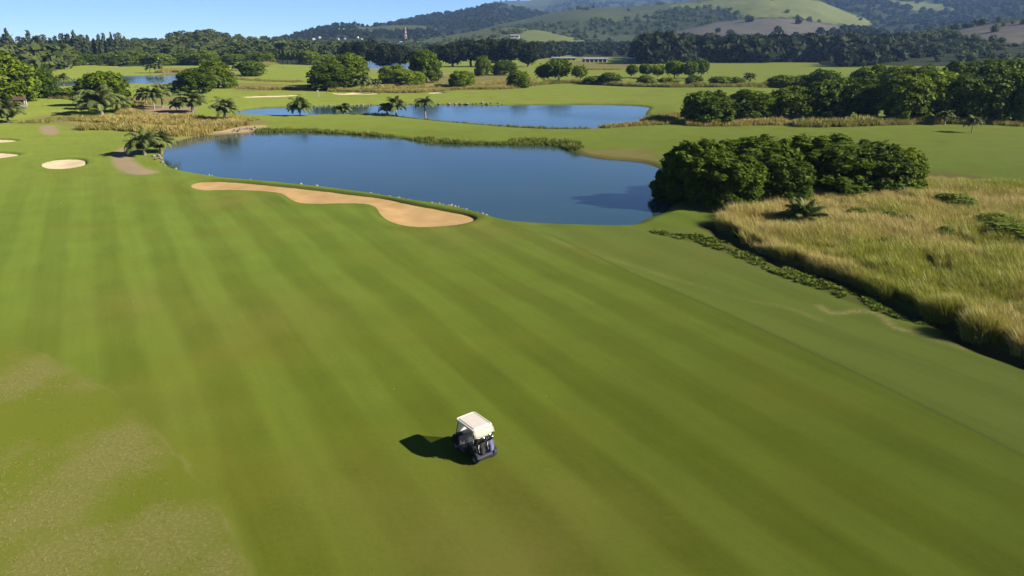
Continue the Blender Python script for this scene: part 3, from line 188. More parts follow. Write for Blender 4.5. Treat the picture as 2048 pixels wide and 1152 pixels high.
 ('c', -363.76, 667.59, 6.42, 22.0, 'tall feathery conifer on the left skyline', 'feathery conifers on the left skyline'), ('c', -356.42, 667.59, 6.42, 24.56, 'tall feathery conifer on the left skyline', 'feathery conifers on the left skyline'), ('c', -349.54, 667.59, 6.42, 20.71, 'tall feathery conifer on the left skyline', 'feathery conifers on the left skyline')]
PALMS = [(-122.32, 171.95, 8.75, 6.29, 'bushy palm at the left edge below the brown shelter', None, 0.15), (-200.94, 322.9, 5.83, 5.76, 'small palm on the far side of the three yellow-green bushes', None, 0.6), (-110.34, 191.01, 10.5, 7.72, 'big grey-green palm in front of the round dark tree, left', None, 0.2),
 (-110.17, 199.26, 7.29, 4.31, 'shorter palm at the right foot of the round dark tree', None, 0.2), (-120.25, 202.16, 6.25, 4.36, 'shorter palm at the left foot of the round dark tree', None, 0.2), (-113.34, 221.45, 5.9, 6.24, 'leftmost of three slender palms standing by the brown mud patch', None, 0.45),
 (-103.82, 206.67, 5.81, 7.22, 'middle one of three slender palms standing by the brown mud patch', None, 0.5), (-104.5, 212.99, 6.28, 8.14, 'rightmost of three slender palms standing by the brown mud patch', None, 0.5), (-95.37, 202.16, 3.7, 3.56, 'small withered palm right of the three slender palms', None, 0.4),
 (-89.42, 199.26, 8.41, 6.72, 'wide low palm above the straw-coloured grass', None, 0.2), (-70.64, 174.13, 6.65, 7.8, 'palm at the right end of the straw-coloured grass', None, 0.25), (-64.41, 122.21, 5.79, 4.95, 'front palm of the pair at the left tip of the near pond', None, 0.2), (-63.25, 125.66, 5.41, 4.73, 'rear palm of the pair at the left tip of the near pond', None, 0.2),
 (-128.47, 278.51, 5.05, 6.3, 'small palm leaning before the dark shaded tree', None, 0.3), (-121.1, 289.92, 6.86, 8.45, 'pale palm at the foot of the sunlit olive tree', None, 0.3), (-125.49, 315.73, 8.78, 9.59, 'palm right of the sunlit olive tree', None, 0.3), (-155.7, 417.1, 9.8, 7.66, 'left palm on the low tan mound', None, 0.3),
 (-145.32, 417.1, 9.23, 7.12, 'right palm on the low tan mound', None, 0.3), (-221.4, 442.79, 5.5, 5.81, 'left one of two tiny palms beyond the leftmost pond', None, 0.5), (-215.9, 442.79, 6.12, 6.39, 'right one of two tiny palms beyond the leftmost pond', None, 0.5), (-56.67, 189.7, 6.15, 5.15, 'palm silhouetted on the left end of the middle pond', None, 0.35),
 (-46.27, 195.05, 4.94, 4.37, 'stout palm on the near bank of the middle pond', None, 0.15), (-33.64, 191.01, 4.57, 5.71, 'shorter palm of the pair on the middle pond bank', None, 0.2), (-30.88, 189.7, 5.35, 6.82, 'taller palm of the pair on the middle pond bank', None, 0.4), (-22.82, 187.13, 4.22, 7.61, 'tall thin-trunked palm on the middle pond bank', None, 0.62),
 (-60.35, 289.92, 7.67, 6.36, 'palm right of the twin-lobed trees, taller of two', None, 0.4), (-57.22, 299.1, 5.41, 4.18, 'palm right of the twin-lobed trees, smaller of two', None, 0.4), (-67.41, 289.92, 6.05, 4.25, 'low palm at the foot of the twin-lobed trees', None, 0.2), (-84.19, 417.1, 5.19, 5.49, 'tiny palm behind the twin-lobed trees', None, 0.4),
 (31.69, 73.39, 4.15, 2.52, 'trunkless palm with stiff fronds in the tall meadow grass', None, 0.05), (99.72, 152.73, 3.26, 4.08, 'small palm alone on the right fairway', None, 0.5), (78.9, 185.88, 5.77, 5.8, 'pale palm in front of the middle clump', None, 0.25), (124.34, 176.36, 6.98, 5.97, 'palm at the foot of the right-hand wood near the right edge', None, 0.25),
 (102.58, 167.74, 4.04, 4.23, 'small palm in the grass strip before the right-hand wood', None, 0.3), (104.02, 183.4, 5.18, 3.98, 'silvery shrub-like palm at the foot of the right-hand wood, right one', None, 0.15), (99.89, 181.0, 4.34, 3.69, 'silvery shrub-like palm at the foot of the right-hand wood, left one', None, 0.15),
 (106.07, 322.9, 5.38, 5.99, 'tiny pale palm right of the long low dark bush', None, 0.45), (49.42, 88.3, 1.94, 1.67, 'tiny pale palm at the right foot of the pond thicket', None, 0.05)]
MEADOW_SHRUBS = [(52.61, 80.98, 5.19, 1.9, 'dark green shrub standing in the straw meadow'), (50.76, 67.75, 6.12, 1.8, 'grey-green shrub in the meadow at the right edge'), (51.99, 72.32, 4.16, 1.6, 'reddish-grey shrub in the meadow left of the edge shrub'), (43.44, 67.37, 1.99, 1.5, 'small dark shrub in the middle of the meadow'), (38.74, 75.62, 3.11, 1.4, 'small shrub right of the trunkless palm, nearest it'),
 (41.69, 74.27, 2.44, 1.4, 'small shrub two along from the trunkless palm'), (42.75, 72.96, 2.16, 1.3, 'small shrub three along from the trunkless palm'), (19.46, 90.48, 2.97, 2.2, 'spiky dark bush standing in the near pond edge')]
ROCKS = [(-53.68, 110.54, 0.7, 'grey stone on the near pond edge behind the bunker', 'stones on the pond edge behind the bunker'), (-45.9, 104.45, 0.5, 'grey stone on the near pond edge behind the bunker', 'stones on the pond edge behind the bunker'), (-45.27, 104.04, 0.45, 'grey stone on the near pond edge behind the bunker', 'stones on the pond edge behind the bunker'),
 (-38.61, 101.63, 0.4, 'grey stone on the near pond edge behind the bunker', 'stones on the pond edge behind the bunker'), (-32.17, 98.22, 0.45, 'grey stone on the near pond edge behind the bunker', 'stones on the pond edge behind the bunker'), (-31.56, 97.85, 0.35, 'grey stone on the near pond edge behind the bunker', 'stones on the pond edge behind the bunker'),
 (-30.14, 97.85, 0.8, 'grey stone on the near pond edge behind the bunker', 'stones on the pond edge behind the bunker'), (-27.41, 96.41, 0.8, 'grey stone on the near pond edge behind the bunker', 'stones on the pond edge behind the bunker'), (-18.97, 91.56, 0.74, 'pale stone in the row edging the near pond by the bunker', 'row of stones edging the near pond'),
 (-18.47, 91.16, 0.4, 'pale stone in the row edging the near pond by the bunker', 'row of stones edging the near pond'), (-17.81, 90.95, 0.41, 'pale stone in the row edging the near pond by the bunker', 'row of stones edging the near pond'), (-17.4, 90.39, 0.39, 'pale stone in the row edging the near pond by the bunker', 'row of stones edging the near pond'),
 (-16.61, 89.77, 0.37, 'pale stone in the row edging the near pond by the bunker', 'row of stones edging the near pond'), (-16.21, 89.84, 0.47, 'pale stone in the row edging the near pond by the bunker', 'row of stones edging the near pond'), (-15.82, 89.23, 0.5, 'pale stone in the row edging the near pond by the bunker', 'row of stones edging the near pond'),
 (-14.86, 88.62, 0.69, 'pale stone in the row edging the near pond by the bunker', 'row of stones edging the near pond'), (-14.67, 88.74, 0.57, 'pale stone in the row edging the near pond by the bunker', 'row of stones edging the near pond'), (-14.07, 88.08, 0.48, 'pale stone in the row edging the near pond by the bunker', 'row of stones edging the near pond'),
 (-13.34, 87.48, 0.53, 'pale stone in the row edging the near pond by the bunker', 'row of stones edging the near pond'), (-13.01, 87.51, 0.55, 'pale stone in the row edging the near pond by the bunker', 'row of stones edging the near pond'), (-12.25, 86.79, 0.48, 'pale stone in the row edging the near pond by the bunker', 'row of stones edging the near pond'),
 (-11.66, 86.45, 0.58, 'pale stone in the row edging the near pond by the bunker', 'row of stones edging the near pond'), (-11.08, 86.12, 0.47, 'pale stone in the row edging the near pond by the bunker', 'row of stones edging the near pond'), (-10.64, 85.64, 0.41, 'pale stone in the row edging the near pond by the bunker', 'row of stones edging the near pond'),
 (-10.09, 85.27, 0.7, 'pale stone in the row edging the near pond by the bunker', 'row of stones edging the near pond'), (-9.64, 84.96, 0.39, 'pale stone in the row edging the near pond by the bunker', 'row of stones edging the near pond'), (-9.07, 84.72, 0.71, 'pale stone in the row edging the near pond by the bunker', 'row of stones edging the near pond'),
 (-8.56, 84.15, 0.49, 'pale stone in the row edging the near pond by the bunker', 'row of stones edging the near pond'), (-7.87, 83.81, 0.45, 'pale stone in the row edging the near pond by the bunker', 'row of stones edging the near pond'), (-7.48, 83.37, 0.69, 'pale stone in the row edging the near pond by the bunker', 'row of stones edging the near pond'),
 (-6.98, 83.21, 0.57, 'pale stone in the row edging the near pond by the bunker', 'row of stones edging the near pond'), (-6.59, 82.68, 0.7, 'pale stone in the row edging the near pond by the bunker', 'row of stones edging the near pond'), (-5.98, 82.22, 0.33, 'pale stone in the row edging the near pond by the bunker', 'row of stones edging the near pond'),
 (-5.49, 81.96, 0.58, 'pale stone in the row edging the near pond by the bunker', 'row of stones edging the near pond'), (-4.08, 79.99, 0.4, 'pale stone in the row edging the near pond by the bunker', 'row of stones edging the near pond'), (-3.47, 79.49, 0.6, 'pale stone in the row edging the near pond by the bunker', 'row of stones edging the near pond'),
 (-3.05, 79.24, 0.5, 'pale stone in the row edging the near pond by the bunker', 'row of stones edging the near pond'), (-60.16, 117.33, 1.2, 'dark boulder at the left tip of the near pond', 'boulders at the pond tip'), (-61.7, 121.58, 1.5, 'dark boulder at the left tip of the near pond', 'boulders at the pond tip'),
 (-58.1, 115.31, 1.3, 'dark boulder at the left tip of the near pond', 'boulders at the pond tip'), (-60.32, 119.42, 1.2, 'dark boulder at the left tip of the near pond', 'boulders at the pond tip'), (-62.04, 120.49, 1.0, 'dark boulder at the left tip of the near pond', 'boulders at the pond tip'), (-56.32, 112.4, 0.7, 'dark boulder at the left tip of the near pond', 'boulders at the pond tip'),
 (-61.94, 156.22, 0.84, 'dark rock heaped at the end of the sandy shore', 'rocks at the end of the sandy shore'), (-61.64, 156.76, 1.21, 'dark rock heaped at the end of the sandy shore', 'rocks at the end of the sandy shore'), (-60.94, 156.64, 1.19, 'dark rock heaped at the end of the sandy shore', 'rocks at the end of the sandy shore'),
 (-60.78, 157.85, 1.54, 'dark rock heaped at the end of the sandy shore', 'rocks at the end of the sandy shore'), (-60.73, 159.16, 1.09, 'dark rock heaped at the end of the sandy shore', 'rocks at the end of the sandy shore'), (-60.03, 158.92, 0.95, 'dark rock heaped at the end of the sandy shore', 'rocks at the end of the sandy shore'),
 (-59.63, 159.13, 1.3, 'dark rock heaped at the end of the sandy shore', 'rocks at the end of the sandy shore'), (-59.32, 159.81, 1.13, 'dark rock heaped at the end of the sandy shore', 'rocks at the end of the sandy shore'), (-58.25, 158.37, 1.58, 'dark rock heaped at the end of the sandy shore', 'rocks at the end of the sandy shore'),
 (-58.54, 160.96, 1.39, 'dark rock heaped at the end of the sandy shore', 'rocks at the end of the sandy shore'), (-57.36, 159.22, 1.08, 'dark rock heaped at the end of the sandy shore', 'rocks at the end of the sandy shore'), (-57.25, 160.14, 0.9, 'dark rock heaped at the end of the sandy shore', 'rocks at the end of the sandy shore'),
 (-68.0, 215.05, 1.03, 'dark rock lining the far bank of the middle pond', 'rocks lining the middle pond'), (-67.14, 217.58, 1.45, 'dark rock lining the far bank of the middle pond', 'rocks lining the middle pond'), (-66.06, 217.38, 1.3, 'dark rock lining the far bank of the middle pond', 'rocks lining the middle pond'),
 (-64.38, 218.3, 0.73, 'dark rock lining the far bank of the middle pond', 'rocks lining the middle pond'), (-64.06, 219.23, 0.73, 'dark rock lining the far bank of the middle pond', 'rocks lining the middle pond'), (-62.12, 219.71, 1.23, 'dark rock lining the far bank of the middle pond', 'rocks lining the middle pond'),
 (-61.05, 220.49, 1.46, 'dark rock lining the far bank of the middle pond', 'rocks lining the middle pond'), (-59.54, 221.38, 0.78, 'dark rock lining the far bank of the middle pond', 'rocks lining the middle pond'), (-58.08, 221.16, 1.03, 'dark rock lining the far bank of the middle pond', 'rocks lining the middle pond'),
 (-56.51, 221.4, 1.44, 'dark rock lining the far bank of the middle pond', 'rocks lining the middle pond'), (-55.06, 221.34, 0.84, 'dark rock lining the far bank of the middle pond', 'rocks lining the middle pond'), (-53.83, 221.21, 1.49, 'dark rock lining the far bank of the middle pond', 'rocks lining the middle pond'),
 (-52.99, 222.67, 1.29, 'dark rock lining the far bank of the middle pond', 'rocks lining the middle pond'), (-50.91, 223.26, 1.36, 'dark rock lining the far bank of the middle pond', 'rocks lining the middle pond'), (-49.3, 222.57, 0.97, 'dark rock lining the far bank of the middle pond', 'rocks lining the middle pond'),
 (-48.34, 223.59, 1.37, 'dark rock lining the far bank of the middle pond', 'rocks lining the middle pond'), (-47.06, 224.15, 1.45, 'dark rock lining the far bank of the middle pond', 'rocks lining the middle pond'), (-44.88, 223.59, 1.35, 'dark rock lining the far bank of the middle pond', 'rocks lining the middle pond'),
 (-44.54, 225.56, 1.15, 'dark rock lining the far bank of the middle pond', 'rocks lining the middle pond'), (-42.14, 224.76, 1.21, 'dark rock lining the far bank of the middle pond', 'rocks lining the middle pond'), (-40.89, 226.76, 0.88, 'dark rock lining the far bank of the middle pond', 'rocks lining the middle pond'),
 (-39.97, 226.87, 0.95, 'dark rock lining the far bank of the middle pond', 'rocks lining the middle pond'), (-38.69, 227.09, 0.72, 'dark rock lining the far bank of the middle pond', 'rocks lining the middle pond'), (-36.68, 226.61, 1.06, 'dark rock lining the far bank of the middle pond', 'rocks lining the middle pond'),
 (-35.23, 227.64, 1.45, 'dark rock lining the far bank of the middle pond', 'rocks lining the middle pond'), (-33.53, 227.15, 0.97, 'dark rock lining the far bank of the middle pond', 'rocks lining the middle pond'), (-32.0, 228.37, 1.03, 'dark rock lining the far bank of the middle pond', 'rocks lining the middle pond'),
 (-30.58, 228.02, 1.41, 'dark rock lining the far bank of the middle pond', 'rocks lining the middle pond'), (-28.96, 228.3, 0.88, 'dark rock lining the far bank of the middle pond', 'rocks lining the middle pond'), (-28.03, 226.87, 1.26, 'dark rock lining the far bank of the middle pond', 'rocks lining the middle pond'),
 (-26.3, 227.98, 1.04, 'dark rock lining the far bank of the middle pond', 'rocks lining the middle pond'), (-24.71, 227.99, 1.5, 'dark rock lining the far bank of the middle pond', 'rocks lining the middle pond'), (-23.36, 227.39, 1.9, 'dark rock lining the far bank of the middle pond', 'rocks lining the middle pond'),
 (-21.58, 226.44, 0.97, 'dark rock lining the far bank of the middle pond', 'rocks lining the middle pond'), (-19.94, 227.08, 1.91, 'dark rock lining the far bank of the middle pond', 'rocks lining the middle pond'), (-18.06, 227.19, 1.7, 'dark rock lining the far bank of the middle pond', 'rocks lining the middle pond'),
 (-16.45, 226.68, 1.9, 'dark rock lining the far bank of the middle pond', 'rocks lining the middle pond'), (-14.99, 227.13, 1.6, 'dark rock lining the far bank of the middle pond', 'rocks lining the middle pond'), (-14.19, 227.19, 1.81, 'dark rock lining the far bank of the middle pond', 'rocks lining the middle pond'),
 (-12.29, 227.43, 1.04, 'dark rock lining the far bank of the middle pond', 'rocks lining the middle pond'), (-11.11, 227.7, 1.15, 'dark rock lining the far bank of the middle pond', 'rocks lining the middle pond'), (-9.43, 227.8, 1.78, 'dark rock lining the far bank of the middle pond', 'rocks lining the middle pond'),
 (-7.85, 226.69, 1.57, 'dark rock lining the far bank of the middle pond', 'rocks lining the middle pond'), (-6.6, 227.61, 1.07, 'dark rock lining the far bank of the middle pond', 'rocks lining the middle pond'), (-4.25, 227.48, 1.35, 'dark rock lining the far bank of the middle pond', 'rocks lining the middle pond'),
 (-2.82, 226.46, 0.93, 'dark rock lining the far bank of the middle pond', 'rocks lining the middle pond')]
CLODS = [(-11.99, 53.75, 0.14, 0, 'dark speck on the fairway above the cart, upper of two'), (-11.53, 51.03, 0.1, 0, 'dark speck on the fairway above the cart, lower of two'), (-6.82, 35.7, 0.12, 1, 'pale leaf lying on the fairway left of the cart'), (6.68, 36.64, 0.1, 0, 'dark clod lying on the fairway right of the cart'), (1.95, 34.81, 0.1, 1, 'pale leaf lying on the fairway just right of the cart'),
 (6.43, 26.38, 0.1, 0, 'dark clod lying low on the right fairway'), (-23.76, 31.33, 0.09, 0, 'dark clod in the dry rough, right of two'), (-23.92, 30.33, 0.1, 0, 'dark clod in the dry rough, left of two'), (-55.84, 84.21, 0.22, 1, 'white marker on the striped fairway below the oval bunker'), (-29.21, 49.93, 0.12, 1, 'pale leaf on the left fairway'),
 (-29.57, 54.0, 0.1, 1, 'pale leaf on the striped left fairway, higher up'), (-15.57, 53.26, 0.1, 1, 'pale leaf on the fairway left of the dark specks'), (16.73, 56.6, 0.25, 0, 'dark tuft beside the creeping plants')]
CART = (-1.85, 29.16)
HILLS = [{'crest': [(-29.269, 8.91), (-29.147, 9.15), (-28.983, 9.47), (-28.785, 9.85), (-28.562, 10.27), (-28.32, 10.69), (-28.069, 11.07), (-27.797, 11.4), (-27.493, 11.68), (-27.171, 11.97), (-26.842, 12.3), (-26.52, 12.71), (-26.218, 13.25), (-25.928, 13.95), (-25.637, 14.8), (-25.353, 15.74), (-25.085, 16.7), (-24.841, 17.61), (-24.629, 18.42), (-24.46, 19.11), (-24.332, 19.76), (-24.229, 20.35),
            (-24.135, 20.9), (-24.036, 21.43), (-23.916, 21.92), (-23.776, 22.43), (-23.629, 22.93), (-23.475, 23.4), (-23.318, 23.81), (-23.158, 24.12), (-22.998, 24.3), (-22.837, 24.34), (-22.672, 24.29), (-22.505, 24.13), (-22.337, 23.88), (-22.168, 23.55), (-22.0, 23.15), (-21.834, 22.63), (-21.671, 21.97), (-21.506, 21.23), (-21.339, 20.46), (-21.167, 19.7), (-20.988, 19.0), (-20.811, 18.34),
            (-20.641, 17.67), (-20.466, 17.01), (-20.274, 16.39), (-20.052, 15.84), (-19.79, 15.38), (-19.481, 15.02), (-19.135, 14.74), (-18.759, 14.52), (-18.359, 14.36), (-17.942, 14.22), (-17.516, 14.11), (-17.04, 14.02), (-16.5, 13.99), (-15.941, 13.99), (-15.412, 14.01), (-14.961, 14.03), (-14.638, 14.04)],
  'db': 620,
  'dc': 1000,
  'name': 'hill_wooded_left',
  'patches': [],
  'prof': 1.2},
 {'crest': [(-18.922, 17.61), (-18.766, 17.84), (-18.547, 18.12), (-18.288, 18.48), (-18.013, 18.95), (-17.748, 19.58), (-17.516, 20.4), (-17.32, 21.4), (-17.141, 22.54), (-16.972, 23.84), (-16.804, 25.31), (-16.632, 26.98), (-16.447, 28.87), (-16.248, 31.11), (-16.041, 33.7), (-15.828, 36.49), (-15.613, 39.32), (-15.398, 42.04), (-15.184, 44.49), (-14.97, 46.7), (-14.753, 48.83),
            (-14.535, 50.83), (-14.32, 52.7), (-14.109, 54.42), (-13.906, 55.96), (-13.708, 57.33), (-13.514, 58.54), (-13.324, 59.59), (-13.141, 60.49), (-12.965, 61.22), (-12.799, 61.8), (-12.647, 62.22), (-12.507, 62.48), (-12.375, 62.58), (-12.246, 62.52), (-12.117, 62.31), (-11.981, 61.94), (-11.846, 61.22), (-11.715, 60.13), (-11.582, 58.88), (-11.443, 57.69), (-11.291, 56.77),
            (-11.121, 56.36), (-10.93, 56.55), (-10.723, 57.2), (-10.503, 58.13), (-10.274, 59.16), (-10.039, 60.12), (-9.802, 60.81), (-9.565, 61.3), (-9.325, 61.72), (-9.079, 62.07), (-8.825, 62.31), (-8.56, 62.44), (-8.282, 62.43), (-7.981, 62.33), (-7.659, 62.17), (-7.325, 61.9), (-6.992, 61.44), (-6.668, 60.73), (-6.365, 59.72), (-6.068, 58.19), (-5.766, 56.12), (-5.473, 53.81),
            (-5.208, 51.54), (-4.985, 49.58), (-4.821, 48.22)],
  'db': 1400,
  'dc': 2300,
  'name': 'ridge_far_left',
  'patches': [('pasture', [(-11.869, 0.93), (-11.302, 1.0), (-10.606, 1.0), (-9.802, 1.0), (-8.776, 0.999), (-7.638, 0.987), (-6.75, 0.976), (-6.165, 0.952), (-5.837, 0.905), (-5.98, 0.816), (-6.821, 0.725), (-8.126, 0.68), (-9.423, 0.662), (-10.717, 0.664), (-12.001, 0.567), (-12.799, 0.57), (-12.847, 0.658), (-12.421, 0.788)])],
  'prof': 1.1},
 {'crest': [(-15.365, 19.0), (-15.124, 21.38), (-14.787, 24.71), (-14.387, 28.66), (-13.96, 32.86), (-13.542, 36.97), (-13.169, 40.64), (-12.835, 43.94), (-12.511, 47.17), (-12.196, 50.3), (-11.89, 53.31), (-11.594, 56.18), (-11.308, 58.86), (-11.032, 61.32), (-10.766, 63.55), (-10.51, 65.63), (-10.264, 67.64), (-10.028, 69.64), (-9.802, 71.72), (-9.6, 73.78), (-9.423, 75.73), (-9.257, 77.68),
            (-9.086, 79.73), (-8.893, 81.99), (-8.663, 84.56), (-8.389, 87.6), (-8.084, 91.08), (-7.756, 94.76), (-7.418, 98.42), (-7.079, 101.83), (-6.75, 104.76), (-6.429, 107.08), (-6.108, 108.94), (-5.787, 110.56), (-5.465, 112.12), (-5.143, 113.83), (-4.821, 115.9), (-4.489, 118.34), (-4.147, 121.0), (-3.804, 123.82), (-3.471, 126.7), (-3.16, 129.58), (-2.881, 132.37), (-2.642, 135.35),
            (-2.435, 138.62), (-2.249, 141.89), (-2.075, 144.85), (-1.9, 147.21), (-1.714, 148.67), (-1.52, 149.09), (-1.325, 148.69), (-1.13, 147.69), (-0.935, 146.31), (-0.74, 144.78), (-0.546, 143.32), (-0.355, 141.88), (-0.17, 140.26), (0.015, 138.49), (0.205, 136.59), (0.406, 134.59), (0.624, 132.51), (0.852, 130.38), (1.085, 128.21), (1.33, 125.93), (1.59, 123.5), (1.872, 120.87),
            (2.181, 117.97), (2.525, 114.79), (2.902, 111.35), (3.299, 107.7), (3.707, 103.89), (4.115, 99.98), (4.511, 96.01), (4.881, 92.15), (5.228, 88.4), (5.575, 84.54), (5.943, 80.37), (6.353, 75.69), (6.827, 70.3), (7.422, 63.5), (8.132, 55.33), (8.882, 46.65), (9.597, 38.35), (10.205, 31.28), (10.632, 26.29)],
  'db': 1800,
  'dc': 2900,
  'name': 'ridge_dark',
  'patches': [],
  'prof': 1.2},
 {'crest': [(-4.821, 160.63), (-4.559, 169.44), (-4.19, 181.92), (-3.755, 196.54), (-3.299, 211.76), (-2.863, 226.08), (-2.493, 237.99), (-2.188, 247.76), (-1.916, 256.63), (-1.666, 264.63), (-1.426, 271.74), (-1.186, 277.98), (-0.935, 283.34), (-0.68, 287.51), (-0.43, 290.43), (-0.18, 292.47), (0.075, 294.02), (0.341, 295.48), (0.624, 297.21), (0.921, 298.92), (1.23, 300.24), (1.549, 301.45),
            (1.879, 302.84), (2.219, 304.7), (2.57, 307.32), (2.919, 311.0), (3.261, 315.57), (3.615, 320.61), (3.995, 325.66), (4.417, 330.3), (4.898, 334.07), (5.431, 336.9), (6.0, 339.1), (6.61, 340.86), (7.267, 342.36), (7.975, 343.77), (8.739, 345.27), (9.557, 346.69), (10.423, 347.85), (11.337, 348.88), (12.296, 349.89), (13.3, 351.03), (14.346, 352.4), (15.454, 353.74), (16.624, 354.88),
            (17.83, 356.05), (19.044, 357.51), (20.24, 359.53), (21.394, 362.37), (22.493, 366.31), (23.553, 371.17), (24.597, 376.54), (25.644, 382.0), (26.714, 387.12), (27.826, 391.48), (28.987, 395.46), (30.179, 399.4), (31.381, 402.96), (32.573, 405.78), (33.737, 407.58), (34.857, 408.06), (35.895, 407.71), (36.859, 406.9), (37.802, 405.25), (38.772, 402.34), (39.811, 397.8),
            (40.955, 391.25), (42.32, 381.38), (43.867, 368.44), (45.417, 354.4), (46.822, 341.04), (47.964, 329.92), (48.743, 322.42)],
  'db': 3200,
  'dc': 5600,
  'name': 'mountain_far',
  'patches': [('pasture', [(-2.493, 0.953), (-1.83, 0.929), (-0.56, 0.917), (0.624, 0.981), (1.547, 1.0), (2.383, 0.991), (2.959, 0.941), (3.247, 0.856), (3.276, 0.765), (2.959, 0.718), (2.124, 0.732), (0.941, 0.763), (-0.156, 0.79), (-1.195, 0.812), (-2.147, 0.895)]),
              ('pasture', [(23.064, 0.762), (24.01, 0.773), (25.58, 0.755), (26.593, 0.725), (26.559, 0.669), (26.002, 0.602), (25.333, 0.571), (24.442, 0.612), (23.43, 0.696)])],
  'prof': 1.0},
 {'crest': [(-4.821, 30.72), (-4.662, 32.24), (-4.448, 34.3), (-4.192, 36.76), (-3.903, 39.5), (-3.592, 42.41), (-3.27, 45.36), (-2.926, 48.46), (-2.55, 51.85), (-2.152, 55.4), (-1.743, 58.98), (-1.334, 62.48), (-0.935, 65.78), (-0.546, 68.82), (-0.156, 71.69), (0.234, 74.48), (0.624, 77.26), (1.013, 80.12), (1.403, 83.13), (1.792, 86.45), (2.181, 90.04), (2.57, 93.7), (2.959, 97.24),
            (3.348, 100.44), (3.736, 103.12), (4.124, 105.26), (4.511, 107.01), (4.898, 108.44), (5.285, 109.6), (5.671, 110.57), (6.057, 111.38), (6.442, 111.9), (6.827, 112.04), (7.21, 111.97), (7.594, 111.89), (7.976, 111.95), (8.358, 112.35), (8.739, 113.09), (9.119, 114.04), (9.499, 115.15), (9.878, 116.34), (10.255, 117.57), (10.632, 118.77), (11.004, 119.91), (11.37, 121.02),
            (11.734, 122.16), (12.103, 123.39), (12.481, 124.76), (12.873, 126.33), (13.283, 128.18), (13.707, 130.28), (14.14, 132.51), (14.576, 134.77), (15.01, 136.93), (15.438, 138.88), (15.863, 140.78), (16.292, 142.73), (16.72, 144.6), (17.14, 146.22), (17.548, 147.46), (17.94, 148.18), (18.313, 148.4), (18.669, 148.25), (19.014, 147.74), (19.353, 146.85), (19.69, 145.59), (20.031, 143.96),
            (20.382, 141.83), (20.741, 139.18), (21.098, 136.16), (21.445, 132.94), (21.77, 129.66), (22.067, 126.49), (22.325, 123.43), (22.549, 120.36), (22.754, 117.24), (22.954, 114.02), (23.162, 110.65), (23.393, 107.08), (23.647, 103.27), (23.914, 99.25), (24.188, 95.08), (24.466, 90.84), (24.743, 86.62), (25.014, 82.48), (25.276, 78.39), (25.533, 74.28), (25.789, 70.18), (26.048, 66.12),
            (26.315, 62.15), (26.593, 58.29), (26.879, 54.52), (27.167, 50.79), (27.463, 47.15), (27.77, 43.63), (28.091, 40.26), (28.432, 37.09), (28.826, 33.97), (29.274, 30.88), (29.734, 27.94), (30.166, 25.31), (30.53, 23.13), (30.788, 21.53)],
  'db': 1350,
  'dc': 2300,
  'name': 'hill_green',
  'patches': [('field',
               [(11.757, 0.919), (12.337, 0.954), (13.653, 0.952), (15.075, 0.93), (16.492, 0.92), (18.006, 0.922), (19.34, 0.947), (20.361, 0.966), (21.219, 0.973), (22.067, 0.968), (22.981, 0.968), (23.882, 0.944), (24.693, 0.923), (25.5, 0.952), (26.22, 1.0), (26.531, 0.98), (26.244, 0.865), (25.547, 0.727), (24.693, 0.63), (23.713, 0.576), (22.564, 0.536), (21.394, 0.518), (20.234, 0.496),
                (19.057, 0.485), (17.94, 0.499), (16.955, 0.548), (16.039, 0.618), (15.075, 0.692), (13.762, 0.775), (12.392, 0.858)]),
              ('pasture',
               [(-0.156, 1.0), (0.984, 1.0), (2.297, 1.0), (3.736, 0.959), (5.414, 0.87), (7.21, 0.831), (8.739, 0.813), (9.92, 0.814), (10.841, 0.829), (11.383, 0.807), (11.522, 0.703), (11.286, 0.576), (10.632, 0.495), (9.429, 0.49), (7.792, 0.51), (6.057, 0.502), (4.224, 0.479), (2.297, 0.488), (0.624, 0.52), (-0.791, 0.568), (-1.945, 0.666), (-2.493, 0.831), (-2.176, 1.0), (-1.253, 1.0)]),
              ('forest',
               [(9.499, 0.578), (10.451, 0.652), (11.314, 0.747), (12.13, 0.812), (12.887, 0.817), (13.598, 0.787), (14.346, 0.746), (15.25, 0.704), (16.186, 0.66), (16.876, 0.614), (17.219, 0.558), (17.324, 0.498), (17.232, 0.454), (16.942, 0.437), (16.452, 0.433), (15.799, 0.425), (14.913, 0.403), (13.857, 0.377), (12.873, 0.349), (12.103, 0.316), (11.411, 0.282), (10.632, 0.261),
                (9.625, 0.256), (8.528, 0.262), (7.594, 0.279), (6.784, 0.322), (6.143, 0.389), (6.057, 0.454), (6.869, 0.497), (8.231, 0.539)]),
              ('forest', [(-1.52, 0.742), (-0.87, 0.771), (0.126, 0.774), (1.013, 0.764), (1.619, 0.743), (2.116, 0.707), (2.57, 0.658), (3.089, 0.588), (3.563, 0.518), (3.736, 0.472), (3.477, 0.456), (2.916, 0.457), (2.181, 0.464), (1.165, 0.461), (-0.026, 0.449), (-0.935, 0.463), (-1.433, 0.535), (-1.649, 0.649)]),
              ('forest', [(-0.935, 1.0), (-0.473, 1.0), (0.292, 1.0), (1.013, 1.0), (1.633, 1.0), (2.21, 1.0), (2.57, 1.0), (2.657, 1.0), (2.527, 1.0), (2.181, 1.0), (1.489, 1.0), (0.58, 1.0), (-0.156, 1.0), (-0.632, 1.0), (-0.935, 1.0)])],
  'prof': 1.0},
 {'crest': [(17.232, 138.59), (17.541, 142.8), (17.966, 148.7), (18.468, 155.59), (19.005, 162.76), (19.539, 169.54), (20.031, 175.28), (20.488, 180.1), (20.943, 184.57), (21.394, 188.67), (21.844, 192.43), (22.29, 195.83), (22.733, 198.89), (23.155, 201.71), (23.551, 204.33), (23.945, 206.62), (24.359, 208.44), (24.814, 209.65), (25.333, 210.14), (25.939, 209.57), (26.616, 208.01),
